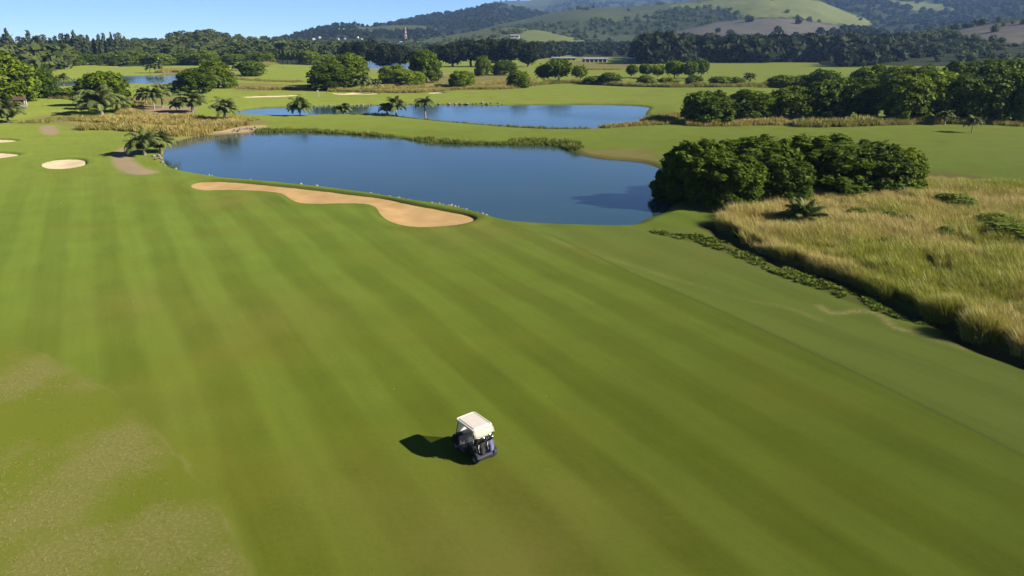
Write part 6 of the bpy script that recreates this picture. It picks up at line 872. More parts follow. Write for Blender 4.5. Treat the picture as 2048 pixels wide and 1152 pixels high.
# meadow
P = np.asarray(MEADOW); area = .5*abs(np.sum(P[:, 0]*np.roll(P[:, 1], -1)-np.roll(P[:, 0], -1)*P[:, 1]))
q = sample_poly(P, int(min(area*14, 75000))); lf = np.asarray(MEADOW_EDGE); t_ = rs.uniform(0, len(lf)-1.001, 5200); i_ = t_.astype(int); eq = lf[i_]+(lf[i_+1]-lf[i_])*(t_-i_)[:, None]+rs.uniform(-.25, 1.1, (5200, 1))*np.array([[1., .45]]); q = np.vstack([q, eq]); q = q[(np.hypot(q[:, 0], q[:, 1]) < 115) & (np.degrees(np.arctan2(q[:, 0], q[:, 1])) < 44)]
ej = (fbm(q[:, 0]/2.6, q[:, 1]/2.6, 61, 3)-.5)*3.2; ed = -sdf(q[:, 0], q[:, 1], P, 12); kq = (ed+ej > -.1) & ~((fbm(q[:, 0]/3.5, q[:, 1]/3.5, 66, 3) < .27) & (ed > 1.2)); q = q[kq]; ed = ed[kq]
x, y = q[:, 0], q[:, 1]; n = len(q)
nz = fbm(x/7, y/7, 21, 4); nz2 = fbm(x/18+5, y/18, 33, 3)
hgt = (.55+1.25*fbm(x/4, y/4, 5, 3))*rs.uniform(.65, 1.25, n)*np.where(ed < 1.5, 1.08, 1.0)
tan = np.clip((nz-.44)*3.2+(nz2-.5)*2.5+.40*sstep(52, 80, y)+.20-.30*sstep(40, 60, x)*sstep(75, 60, y)+rs.normal(0, .16, n), 0, 1)
rot = np.stack([rs.normal(0, .08, n), rs.normal(0, .08, n), rs.uniform(-.7, .7, n)], 1)
scatter('meadow_grass', np.stack([x, y, ground_h(x, y)-.03], 1), rot, np.stack([hgt*.9, hgt*.9, hgt], 1), TALL, 'tall straw and green meadow grass leaning left, right of the fairway', 'tall grass', {'tan': tan, 'rnd': rs.uniform(size=n)})
wq = sample_poly(P, 2600); wq = wq[(np.hypot(wq[:, 0], wq[:, 1]) < 110) & (fbm(wq[:, 0]/4, wq[:, 1]/4, 93, 3) > .5)]; wn_ = len(wq); WEED_PTS = wq
# strips of tall grass elsewhere
SG = [('straw-coloured tall grass left of the near pond', [0, 1, 2, 3, 4, 22, 24]), ('green reeds fringing the far bank of the near pond', [5, 6]), ('low green growth on the near bank of the middle pond', [7]),
      ('olive grass strips at the right end of the middle pond', [8, 9]), ('long tan grass strip before the right-hand trees', [10, 11, 12]), ('dark-edged winding grass bank behind the far fairway', [13, 23]),
      ('tan wild grass among the central trees', [14, 15]), ('rough yellow grass above the long thin bunker', [16, 17]), ('tan reeds around the leftmost pond', [18, 19, 20, 21])]
for lab, ids in SG:
    X = []; Hh = []; T_ = []
    for s_ in ids:
        P, w, h, tn, dens = STRIPS[s_]; P = np.asarray(P)
        for a, b_ in zip(P[:-1], P[1:]):
            ln = np.linalg.norm(b_-a); k = int(ln*w*dens*.55)+1
            if k > 3000: k = 3000
            t = rs.uniform(size=k)[:, None]; d = (b_-a)/ln; nn = np.array([-d[1], d[0]]); off = rs.uniform(-.5, .5, k)*w
            X.append(a+(b_-a)*t+nn*off[:, None]); Hh.append(h*rs.uniform(.65, 1.15, k)*(1-.35*(np.abs(off)/w*2)**2)); T_.append(np.clip(tn+rs.normal(0, .22, k), 0, 1))
    X = np.vstack(X); Hh = np.concatenate(Hh); T_ = np.concatenate(T_); Hh = Hh*(.6+.8*fbm(X[:, 0]/6, X[:, 1]/6, 14, 3)); n = len(X)
    ok = ground_h(X[:, 0], X[:, 1]) > WATER-.25; X = X[ok]; Hh = Hh[ok]; T_ = T_[ok]; n = len(X)
    scatter('tall_grass', np.stack([X[:, 0], X[:, 1], ground_h(X[:, 0], X[:, 1])-.05], 1), np.stack([rs.normal(0, .1, n), rs.normal(0, .1, n), rs.uniform(0, 6.28, n)], 1), np.stack([Hh*1.3, Hh*1.3, Hh], 1), REED, lab, 'tall grass', {'tan': T_, 'rnd': rs.uniform(size=n)})
# short dry tufts in the left rough
q = sample_poly([(-30, 6), (-5, 6), (-5, 34), (-30, 48)], 16000); x, y = q[:, 0], q[:, 1]
s_ = sdf(x, y, ROUGH_EDGE, 12); ok = (s_ < -.1) & (np.hypot(x, y) > 12); x, y = x[ok], y[ok]; n = len(x)
tz = fbm(x/3.5, y/3.5, 50, 4); ok = tz > rs.uniform(.36, .62, n); x, y, tz = x[ok], y[ok], tz[ok]; n = len(x); hh = rs.uniform(.03, .085, n)
scatter('rough_grass', np.stack([x, y, np.zeros(n)], 1), np.stack([rs.normal(0, .2, n), rs.normal(0, .2, n), rs.uniform(0, 6.28, n)], 1), np.stack([hh*1.5, hh*1.5, hh], 1), TURF, 'short dry tufted rough in the lower left corner', 'grass', {'tan': np.clip((tz-.42)*3.5, 0, 1), 'rnd': rs.uniform(size=n)})
# creeping leafy plants along the meadow edge
def rosette(seed):
    r2 = np.random.RandomState(seed); k = 26; a = r2.uniform(0, 6.28, k); el = r2.uniform(.1, 1.1, k); V = []; F = []
    for i in range(k):
        d = np.array([math.cos(a[i])*math.cos(el[i]), math.sin(a[i])*math.cos(el[i]), math.sin(el[i])]); s = np.array([-math.sin(a[i]), math.cos(a[i]), 0])*.09; L_ = r2.uniform(.6, 1); b0 = len(V)
        V += [d*.05-s*.4, d*.05+s*.4, d*L_*.6+s, d*L_*.6-s]; F.append([b0, b0+1, b0+2, b0+3]); b0 = len(V); V += [d*L_*.6-s, d*L_*.6+s, d*L_+s*.1-[0, 0, .12], d*L_-s*.1-[0, 0, .12]]; F.append([b0, b0+1, b0+2, b0+3])
    me = np_mesh('rosette', np.array(V), np.array(F), {'tint': np.repeat(r2.uniform(size=len(F)), 4)}); me.materials.append(M['leaf_bush']); return proto('rosette', me)
q = sample_poly(CREEPERS, 520); x, y = q[:, 0], q[:, 1]; keep = fbm(x/2.2, y/2.2, 77, 3) > .42; x, y = x[keep], y[keep]; n = len(x); ss = rs.uniform(.22, .62, n)
scatter('creeping_plants', np.stack([x, y, ground_h(x, y)], 1), np.stack([rs.normal(0, .15, n), rs.normal(0, .15, n), rs.uniform(0, 6.28, n)], 1), np.stack([ss, ss, ss*.7], 1), [rosette(1), rosette(2)], 'low spiky leafy plants along the shaded edge of the meadow', 'ground cover')
n = len(WEED_PTS); ss = rs.uniform(.8, 1.5, n)
scatter('meadow_weeds', np.stack([WEED_PTS[:, 0], WEED_PTS[:, 1], ground_h(WEED_PTS[:, 0], WEED_PTS[:, 1])], 1), np.stack([rs.normal(0, .2, n), rs.normal(0, .2, n), rs.uniform(0, 6.28, n)], 1), np.stack([ss*.8, ss*.8, ss], 1), [rosette(5), rosette(6)], 'green leafy weeds mixed into the meadow grass', 'weeds')
# shrubs in the meadow
for i, (x, y, w, h, lab) in enumerate(MEADOW_SHRUBS):
    e = empty('shrub', (x, y, max(gh(x, y), WATER)-.05), random.uniform(0, 6)); tag(e, lab, 'shrub')
    o = link('crown', PR['s'][i % 2], e); o.scale = (w, w, h); o = link('trunk', TRUNK['s'], e); o.scale = (w*.6, w*.6, h)

# ------------------------------------------------------------------ rocks and small things on the turf
def rock_mesh(seed):
    bm = bmesh.new(); bmesh.ops.create_icosphere(bm, subdivisions=2, radius=.5); r2 = random.Random(seed); off = [Vector((r2.uniform(-1, 1), r2.uniform(-1, 1), r2.uniform(-1, 1))).normalized() for _ in range(9)]
    for v in bm.verts:
        d = v.co.normalized(); c = min(1.0, min((.36+.1*k/9)/max(d.dot(o), .05) for k, o in enumerate(off))); v.co = d*.5*min(1, max(.55, c))*r2.uniform(.95, 1.05)
    m = bpy.data.meshes.new('rock'); bm.to_mesh(m); bm.free(); return m
RM = [rock_mesh(s) for s in range(5)]; RP = [rock_mesh(s+10) for s in range(4)]
for m in RM: m.materials.append(M['rock'])
for m in RP: m.materials.append(M['rock_pale'])
for i, (x, y, s, lab, grp) in enumerate(ROCKS):
    o = link('rock', (RP if 'pale' in lab or 'grey' in lab else RM)[i % 4]); g_ = max(gh(x, y), WATER)
    o.location = (x, y, g_+s*.12); o.scale = (s*random.uniform(.8, 1.2), s*random.uniform(.7, 1.1), s*random.uniform(.55, .85)); o.rotation_euler = (random.uniform(-.3, .3), random.uniform(-.3, .3), random.uniform(0, 6)); tag(o, lab, 'rock', grp)
M['clod'] = plain('clod', (.03, .03, .015), .9); M['paleleaf'] = plain('pale_leaf', (.45, .38, .22), .8)
for i, (x, y, s, c, lab) in enumerate(CLODS):
    o = link('leaf_litter' if c else 'turf_clod', RM[i % 5].copy()); o.data.materials.clear(); o.data.materials.append(M['paleleaf'] if c else M['clod'])
    o.location = (x, y, s*.1); o.scale = (s, s*.8, s*.4); tag(o, lab, 'debris')

# ------------------------------------------------------------------ hills
def hill_material(name):
    m, nt, N, L, b = mat(name)
    geo = N.new('ShaderNodeNewGeometry')
    def A(n):
        a = N.new('ShaderNodeAttribute'); a.attribute_name = n; return a.outputs['Fac']
    def noise(s, d=5):
        t = N.new('ShaderNodeTexNoise'); t.inputs['Scale'].default_value = s; t.inputs['Detail'].default_value = d; t.inputs['Roughness'].default_value = .6; L.new(geo.outputs['Position'], t.inputs['Vector']); return t.outputs[0]
    def mix(fac, a, b_):
        n = N.new('ShaderNodeMix'); n.data_type = 'RGBA'
        for s, v in ((n.inputs['Factor'], fac), (n.inputs['A'], a), (n.inputs['B'], b_)):
            if isinstance(v, (int, float)): s.default_value = v
            elif isinstance(v, tuple): s.default_value = v+(1,)
            else: L.new(v, s)
        return n.outputs['Result']
    n1 = noise(.006); n2 = noise(.035)
    c = mix(n2, (.024, .034, .012), (.046, .056, .020))
    c = mix(A('pasture'), c, mix(n2, (.055, .072, .028), (.095, .108, .042)))
    fl = mix(n2, (.13, .165, .040), (.22, .225, .070)); fl = mix(n1, fl, (.11, .125, .045)); c = mix(A('field'), c, fl)
    c = mix(A('bare'), c, mix(n2, (.098, .092, .080), (.150, .138, .118)))
    sc = N.new('ShaderNodeVectorMath'); sc.operation = 'SCALE'; sc.inputs['Scale'].default_value = REFL; L.new(c, sc.inputs[0]); c = sc.outputs[0]
    L.new(c, b.inputs['Base Color']); b.inputs['Roughness'].default_value = .95; b.inputs['Specular IOR Level'].default_value = .05
    bp = N.new('ShaderNodeBump'); bp.inputs['Strength'].default_value = .6; bp.inputs['Distance'].default_value = 4.0; L.new(n2, bp.inputs['Height']); L.new(bp.outputs[0], b.inputs['Normal'])
    return m
M['hill'] = hill_material('hillside')
def tree_clump(seed, n=150, leaf=.15, zlo=.05):
    me = crown_mesh('far_crown', n, leaf, zlo, 8, (.18, .30)); return me
FAR = []; FARD = []
for s in range(4):
    me = tree_clump(s, 170, .16); me.materials.append(M['leaf_wood']); FAR.append(proto('far_tree', me))
    me = tree_clump(s, 170, .16); me.materials.append(M['leaf_dark']); FARD.append(proto('far_tree', me))
HL = {'hill_wooded_left': 'low wooded hill on the left skyline', 'ridge_far_left': 'far ridge above the town, left', 'ridge_dark': 'long dark wooded ridge climbing to the right', 'mountain_far': 'farthest hazy mountain slope', 'hill_green': 'rolling hill with bright green pastures',
      'hill_forest_right': 'wooded mountain flank at the upper right', 'hill_scrub': 'low slope with scattered scrub behind the dark belt', 'hill_grey': 'smooth grey-brown hill above the forest', 'hill_brown': 'brownish heath hill at the right edge'}
HF = {'hill_wooded_left': (15, 10, .92, 0), 'ridge_far_left': (24, 11, .75, 1), 'ridge_dark': (22, 11, .92, 1), 'mountain_far': (60, 18, .45, 1), 'hill_green': (22, 9, .24, 0), 'hill_forest_right': (24, 12, .85, 1), 'hill_scrub': (15, 6, .35, 0), 'hill_grey': (17, 10, .55, 1), 'hill_brown': (12, 7, .55, 0)}
HZ = {}
for hi, hd in enumerate(HILLS):
    ca = np.array([c[0] for c in hd['crest']]); ch = np.array([c[1] for c in hd['crest']]); dc, db, pr = hd['dc'], hd['db'], hd['prof']
    def hz(a, t, hi=hi, ca=ca, ch=ch, dc=dc, db=db, pr=pr):
        hc = np.interp(a, ca, ch); d = db+(dc-db)*t; xx = d*np.sin(np.radians(a)); yy = d*np.cos(np.radians(a))
        up = hc*np.clip(t, 0, 1)**pr; dn = 1-np.clip((t-1)/1.2, 0, 1)**1.6
        end = sstep(ca[0], ca[0]+1.2, a)*sstep(ca[-1], ca[-1]-1.2, a)
        rel = (fbm(xx/(dc*.09), yy/(dc*.09), 40+hi, 5)-.5)*hc*.28*np.sin(np.pi*np.clip(t, 0, 1))
        rel += (fbm(xx/(dc*.02), yy/(dc*.02), 60+hi, 3)-.5)*hc*.03*np.clip(t, 0, 1)
        return xx, yy, np.where(t <= 1, up+rel, hc*dn)*end-3*(1-end)-2.5*(np.clip(t, 0, 1) < .001)
    HZ[hd['name']] = hz
    na = 260; tt = np.concatenate([np.linspace(0, 1, 70), np.linspace(1.03, 2.2, 16)]); aa = np.linspace(ca[0], ca[-1], na)
    Ag, Tg = np.meshgrid(aa, tt); X, Y, Z = hz(Ag.ravel(), Tg.ravel())
    at = {k: np.zeros(len(X)) for k in ('field', 'pasture', 'bare', 'forest')}
    def patchval(a, t, P):
        P = np.asarray(P); sc = 10.0; jx = (fbm(a*1.3, t*9, 5, 4)-.5)*1.1; s = sdf((a+jx)*1.0, (t+(fbm(a*2, t*12, 8, 4)-.5)*.12)*sc, np.stack([P[:, 0], P[:, 1]*sc], 1), 3.0); return sstep(.12, -.12, s)
    for kind, P in hd['patches']: at[kind] = np.maximum(at[kind], patchval(Ag.ravel(), Tg.ravel(), P))
    if hd['name'] == 'hill_green': at['pasture'] = np.maximum(at['pasture'], .8*(1-at['forest']))
    if hd['name'] == 'hill_scrub': at['field'] = np.maximum(at['field'], .45*fbm(Ag.ravel()*2, Tg.ravel()*6, 4, 3)); at['pasture'] = np.full(len(X), .9)
    if hd['name'] == 'mountain_far': at['pasture'] = np.maximum(at['pasture'], sstep(.45, .6, fbm(Ag.ravel()*.5, Tg.ravel()*3, 3, 4))*.8)
    na_ = na; i = np.arange(len(tt)-1)[:, None]*na_; j = np.arange(na_-1)[None, :]
    fc = np.stack([i+j, i+j+1, i+na_+j+1, i+na_+j], -1).reshape(-1, 4)
    tag(link(hd['name'], np_mesh(hd['name'], np.stack([X, Y, Z], 1), fc, at, True), None, M['hill']), HL[hd['name']], 'hill', kind='structure')
    sp, th, cov, dk = HF[hd['name']]
    width = np.radians(ca[-1]-ca[0])*(dc+db)/2; n = int(min(width*(dc-db)*1.05/(sp*sp), 9000))
    a = rs.uniform(ca[0]+.4, min(ca[-1], 42), n); t = np.sqrt(rs.uniform(.0, 1.08, n)); x, y, z = hz(a, t)
    f = fbm(x/(dc*.05), y/(dc*.05), 90+hi, 4); dens = sstep(1-cov-.12, 1-cov+.12, .5+(f-.5)*2.2+.0)
    for kind, P in hd['patches']:
        pv = patchval(a, t, P); dens = np.maximum(dens, pv*.95) if kind == 'forest' else dens*(1-pv*.97)
    if hd['name'] == 'hill_grey': dens = dens*(t < .94)
    ok = rs.uniform(size=n) < dens; x, y, z = x[ok], y[ok], z[ok]; n = len(x); s = th*rs.uniform(.6, 1.35, n)
    if n: scatter('hill_forest', np.stack([x, y, z-s*.15], 1), np.stack([0*x, 0*x, rs.uniform(0, 6.28, n)], 1), np.stack([s*1.25, s*1.25, s], 1), FARD if dk else FAR, 'far woodland covering the '+HL[hd['name']], 'woodland')
WLAB = ['grey-green wood behind the left edge trees', 'dense wood between the far green and the left hill', 'woods and gardens around the far town', 'dark wood on the plain behind the sheds', 'tall dark forest below the grey hill', 'wood at the foot of the brown hill']
for (P, sp, th, dk), lab in zip(WOODS, WLAB):
    P = np.asarray(P); area = .5*abs(np.sum(P[:, 0]*np.roll(P[:, 1], -1)-np.roll(P[:, 0], -1)*P[:, 1])); n = int(min(area/(sp*sp)*1.6, 5000)); q = sample_poly(P, n); s = th*rs.uniform(.6, 1.2, n)
    scatter('woodland', np.stack([q[:, 0], q[:, 1], -s*.06], 1), np.stack([0*s, 0*s, rs.uniform(0, 6.28, n)], 1), np.stack([s*1.1, s*1.1, s], 1), FARD if dk else FAR, lab, 'woodland')

# ------------------------------------------------------------------ boxes, bars
def box(bm, c, s, bev=0.0, rot=None):
    r = bmesh.ops.create_cube(bm, size=1.0); vv = r['verts']; bmesh.ops.scale(bm, vec=s, verts=vv)
    if bev:
        ed = list({e for v in vv for e in v.link_edges}); rr = bmesh.ops.bevel(bm, geom=ed, offset=bev, segments=2, affect='EDGES'); vv = list({v for f in rr['faces'] for v in f.verts} | {v for v in vv if v.is_valid})
    if rot: bmesh.ops.rotate(bm, cent=(0, 0, 0), matrix=Matrix.Rotation(rot[0], 3, rot[1]), verts=vv)
    bmesh.ops.translate(bm, vec=c, verts=vv); return vv
def B(*boxes):
    bm = bmesh.new()
    for b_ in boxes: box(bm, *b_)
    return bm
# ------------------------------------------------------------------ houses, sheds, mast
for i, (kind, x, y, z, w, h, lab, grp) in enumerate(HOUSES):
    if grp in NTH: lab = nth(lab, grp, NTH[grp])
    if kind in HZ:
        xx, yy, zz = HZ[kind](np.array([x]), np.array([y])); x, y, z = float(xx[0]), float(yy[0]), float(zz[0])
    e = empty('house', (x, y, z), random.uniform(-.6, .6)-math.atan2(x, y)); tag(e, lab, 'house', grp); d = w*.7
    bm_obj('wall', B(((0, 0, h*.35), (w, d, h*1.3))), M['white_wall'], e)
    bm = bmesh.new(); v = [bm.verts.new(p_) for p_ in [(-w*.55, -d*.6, h), (w*.55, -d*.6, h), (w*.55, d*.6, h), (-w*.55, d*.6, h), (-w*.45, 0, h*1.4), (w*.45, 0, h*1.4)]]
    for f in ((0, 1, 5, 4), (2, 3, 4, 5), (1, 2, 5), (3, 0, 4), (3, 2, 1, 0)): bm.faces.new([v[k] for k in f])
    bm_obj('roof', bm, M['roof_pale'] if i % 3 else M['roof_grey'], e)
    for s in (-.28, .28): bm_obj('window', B(((w*s, -d*.5-.05, h*.55), (w*.2, .2, h*.3))), M['dark'], e)
for x, y, w, h, lab, kind in SHEDS:
    e = empty('shed', (x, y, gh(x, y)), .1); tag(e, lab, 'shed'); d = w*.4
    bm_obj('wall', B(((0, d*.5-.2, h*.4), (w, .4, h*.9)), ((-w*.5+.2, 0, h*.4), (.4, d-.9, h*.9)), ((w*.5-.2, 0, h*.4), (.4, d-.9, h*.9))), M['roof_grey'], e)
    for k in range(6): bm_obj('post', B(((-w*.45+w*.18*k, -d*.5, h*.4), (.5, .5, h*.85))), M['white_wall'], e)
    bm = bmesh.new(); box(bm, (0, 0, h*.98), (w*1.06, d*1.15, .35), 0, (.22 if kind else .08, 'X')); bm_obj('roof', bm, M['roof_pale'] if kind else M['roof_grey'], e)
nm_, a_, t_, hm_ = MAST; xx, yy, zz = HZ[nm_](np.array([a_]), np.array([t_])); x, y, z0 = float(xx[0]), float(yy[0]), float(zz[0]); z1 = z0+hm_; e = empty('radio_mast', (x, y, z0)); tag(e, 'red and white lattice radio mast above the dark belt', 'mast'); Hm = z1-z0; NS = 7
for k in range(NS):
    bm = bmesh.new(); t0, t1 = k/NS, (k+1)/NS; w0, w1 = 2.3*(1-t0*.72), 2.3*(1-t1*.72); q0 = [(-w0, -w0), (w0, -w0), (w0, w0), (-w0, w0)]; q1 = [(-w1, -w1), (w1, -w1), (w1, w1), (-w1, w1)]
    for c in range(4):
        a = (*q0[c], Hm*t0); b_ = (*q1[c], Hm*t1); cb = (*q1[(c+1) % 4], Hm*t1); c0 = (*q0[(c+1) % 4], Hm*t0)
        for p0, p1, r_ in ((a, b_, .26), (a, cb, .13), (c0, b_, .13), (b_, cb, .13)): tube(bm, [p0, p1], [r_, r_], 4)
    bm_obj('lattice_section', bm, M['mast_red'] if k % 2 else M['mast_white'], e)
nm_, a_, t_, hm_ = THINMAST; xx, yy, zz = HZ[nm_](np.array([a_]), np.array([t_])); x, y, z0 = float(xx[0]), float(yy[0]), float(zz[0]); z1 = z0+hm_; bm = bmesh.new(); tube(bm, [(0, 0, -6), (0, 0, (z1-z0)*.6), (0, 0, z1-z0)], [.9, .7, .4], 6); box(bm, (0, 0, (z1-z0)*.8), (5, .8, .8))
o = bm_obj('antenna_pole', bm, M['roof_grey']); o.location = (x, y, z0); tag(o, 'thin antenna pole on the far left ridge', 'antenna')
# shelter at the left
x, y = SHELTER; e = empty('shelter', (x, y, gh(x, y)), .35); e.scale = (.75, .75, .8); tag(e, 'small brown wooden shelter with a pale base under the left trees', 'shelter')
bm_obj('base', B(((0, 0, .3), (5.0, 3.4, .6), .05)), M['rock_pale'], e)
for sx in (-1, 1):
    for sy in (-1, 1): bm_obj('post', B(((sx*2.2, sy*1.4, 1.5), (.22, .22, 2.0))), M['white_wall'] if sx > 0 else M['wood'], e)
bm_obj('back_wall', B(((0, 1.25, 1.5), (4.1, .12, 1.9))), M['wood'], e)
bm = bmesh.new(); vv = [bm.verts.new(p_) for p_ in [(-2.7, -1.9, 2.45), (2.7, -1.9, 2.45), (2.7, 1.9, 2.45), (-2.7, 1.9, 2.45), (-1.6, 0, 3.6), (1.6, 0, 3.6)]]
for f in ((0, 1, 5, 4), (2, 3, 4, 5), (1, 2, 5), (3, 0, 4), (3, 2, 1, 0)): bm.faces.new([vv[k] for k in f])
bm_obj('roof', bm, M['roof_brown'], e)
x, y = FLAG; e = empty('flagstick', (x, y, gh(x, y))); tag(e, 'flagstick with a small white flag on the green left of the wavy bunker', 'flag')
bm = bmesh.new(); tube(bm, [(0, 0, 0), (0, 0, 2.3)], [.03, .025], 6); bm_obj('pole', bm, M['mast_white'], e)
bm = bmesh.new(); vv = [bm.verts.new(p_) for p_ in [(0, .01, 2.3), (-.55, .01, 2.2), (-.55, .01, 1.95), (0, .01, 1.85), (0, -.01, 2.3), (-.55, -.01, 2.2), (-.55, -.01, 1.95), (0, -.01, 1.85)]]
for f in ((0, 1, 2, 3), (7, 6, 5, 4), (0, 4, 5, 1), (1, 5, 6, 2), (2, 6, 7, 3), (3, 7, 4, 0)): bm.faces.new([vv[k] for k in f])
bm_obj('flag', bm, M['mast_white'], e)

# ------------------------------------------------------------------ golf cart (local +Y is forward)
def paint(name, c, rough=.35, coat=.0):
    m = plain(name, c, rough, 0, .06, 3.0, .5); m.node_tree.nodes['Principled BSDF'].inputs['Coat Weight'].default_value = coat; return m
C_CREAM = paint('cart_cream', (.80, .73, .56), .5); C_ROOF = paint('cart_roof_panel', (.74, .65, .57), .55); C_NAVY = paint('cart_navy', (.006, .007, .016), .35, .3); C_BLACK = paint('cart_black', (.012, .012, .014), .6)
C_RUB = paint('tyre_rubber', (.014, .014, .015), .8); C_RIM = paint('wheel_cover', (.20, .20, .23), .4); C_GREY = paint('cart_grey', (.10, .10, .11), .6); C_SEAT = paint('seat_vinyl', (.05, .045, .05), .5)
C_STEEL = plain('club_steel', (.6, .6, .62), .25, 1.0, .05); C_BAG1 = paint('bag_lavender', (.16, .16, .30), .7); C_BAG2 = paint('bag_black', (.018, .014, .016), .7); C_WHITE = paint('towel_white', (.75, .75, .74), .8)
gm, nt, N, L, b = mat('windscreen'); b.inputs['Base Color'].default_value = (.80, .78, .80, 1); b.inputs['Roughness'].default_value = .12; b.inputs['Alpha'].default_value = .42
cart = empty('golf_cart', (CART[0], CART[1], 0.0), R(38.5)); cart.scale = (.97, .97, .95); tag(cart, 'golf cart with cream roof and dark navy body on the fairway', 'golf cart')
def prism(profile, x0, x1, bev=.03):
    """profile in (y, z), extruded along x"""
    bm = bmesh.new(); a = [bm.verts.new((x0, p_[0], p_[1])) for p_ in profile]; f = bm.faces.new(a); r = bmesh.ops.extrude_face_region(bm, geom=[f])
    bmesh.ops.translate(bm, vec=(x1-x0, 0, 0), verts=[v for v in r['geom'] if isinstance(v, bmesh.types.BMVert)])
    bmesh.ops.recalc_face_normals(bm, faces=bm.faces)
    if bev: bmesh.ops.bevel(bm, geom=list(bm.edges), offset=bev, segments=2, affect='EDGES')
    return bm
body = bm_obj('body', prism([(1.12, .34), (1.17, .55), (1.05, .80), (.78, .90), (.70, .84), (.62, .36), (.05, .34), (-.02, .64), (-.62, .66), (-.66, .50), (-1.06, .48), (-1.12, .34), (-.9, .24), (.95, .24)], -.58, .58, .035), C_NAVY, cart, False)
bm_obj('floor_mat', B(((0, .33, .362), (1.0, .5, .02))), C_GREY, body)
for s in (-1, 1):
    bm_obj('sill', B(((s*.592, .32, .31), (.05, .72, .09), .02)), C_GREY, body)
    bm_obj('rear_fender', prism([(-.46, .42), (-.52, .60), (-.70, .70), (-.95, .68), (-1.12, .56), (-1.18, .40), (-1.05, .42), (-.98, .52), (-.82, .57), (-.66, .52), (-.60, .42)], s*.40, s*.62, .02), C_NAVY, body)
    bm_obj('front_fender', prism([(.50, .44), (.56, .58), (.72, .66), (.95, .64), (1.10, .52), (1.02, .46), (.92, .54), (.80, .56), (.68, .53), (.60, .42)], s*.42, s*.61, .02), C_NAVY, body)
    bm = bmesh.new(); tube(bm, [(s*.36, 1.10, .62), (s*.36, 1.17, .60)], [.08, .07], 10); bm_obj('headlight', bm, C_WHITE, body)
bm_obj('rear_bumper', B(((0, -1.19, .36), (1.08, .07, .12), .03)), C_BLACK, body)
def wheel(x, y):
    w = empty('wheel', (x, y, .225)); w.parent = cart
    bm = bmesh.new(); n = 20; prof = [(-.09, .12), (-.10, .19), (-.07, .222), (.07, .222), (.10, .19), (.09, .12)]; prev = None
    rings = [[bm.verts.new((px_, math.cos(2*math.pi*k/n)*r_, math.sin(2*math.pi*k/n)*r_)) for k in range(n)] for px_, r_ in prof]
    for a_, b_ in zip(rings, rings[1:]):
        for k in range(n): bm.faces.new((a_[k], a_[(k+1) % n], b_[(k+1) % n], b_[k]))
    bm_obj('tyre', bm, C_RUB, w, True)
    bm = bmesh.new(); tube(bm, [(-.085, 0, 0), (.085, 0, 0)], [.125, .125], 16)
    for s in (-1, 1):
        c = bm.verts.new((s*.10, 0, 0)); ring = [v for v in bm.verts if abs(v.co.x-s*.085) < 1e-4]; ring.sort(key=lambda v: math.atan2(v.co.z, v.co.y))
        for k in range(len(ring)): bm.faces.new((ring[k], ring[(k+1) % len(ring)], c))
    bm_obj('rim', bm, C_RIM, w)
for sx in (-1, 1):
    for yy in (.80, -.82): wheel(sx*.50, yy)
# seat
st = empty('seat', (0, 0, 0)); st.parent = cart
bm_obj('cushion', B(((-.27, -.30, .72), (.50, .52, .13), .04), ((.27, -.30, .72), (.50, .52, .13), .04)), C_SEAT, st)
bm_obj('backrest', B(((-.27, -.60, 1.02), (.48, .10, .36), .04), ((.27, -.60, 1.02), (.48, .10, .36), .04)), C_SEAT, st)
bm = bmesh.new()
for s in (-1, 1): tube(bm, [(s*.55, -.62, .78), (s*.58, -.35, .98), (s*.57, -.10, .96), (s*.55, -.05, .70)], [.022]*4, 6)
bm_obj('armrest', bm, C_BLACK, st)
# dash and steering
bm_obj('dashboard', B(((0, .70, .92), (1.08, .22, .12), .03)), C_BLACK, cart)
sw = bmesh.new(); n = 16; q = Matrix.Translation((-.28, .38, 1.03)) @ Matrix.Rotation(R(-35), 4, 'X'); tp = [q @ Vector((math.cos(2*math.pi*k/n)*.17, math.sin(2*math.pi*k/n)*.17, 0)) for k in range(n+1)]
tube(sw, tp, [.018]*(n+1), 6); tube(sw, [(-.28, .38, 1.03), (-.28, .66, .86)], [.022, .03], 6); tube(sw, [tp[0], tp[8]], [.014]*2, 5); bm_obj('steering_wheel', sw, C_BLACK, cart)
# posts
for s in (-1, 1):
    bm = bmesh.new(); tube(bm, [(s*.50, .86, .84), (s*.49, .74, 1.30), (s*.48, .62, 1.79)], [.022]*3, 6); bm_obj('front_post', bm, C_BLACK, cart)
    bm = bmesh.new(); tube(bm, [(s*.50, -.66, .62), (s*.52, -.68, 1.20), (s*.50, -.62, 1.79)], [.026]*3, 6); bm_obj('rear_post', bm, C_CREAM, cart)
bm = bmesh.new(); box(bm, (0, .745, 1.32), (.94, .012, .88), 0.0); bmesh.ops.rotate(bm, cent=(0, .745, 1.32), matrix=Matrix.Rotation(R(14), 3, 'X'), verts=bm.verts); bm_obj('windscreen', bm, gm, cart)
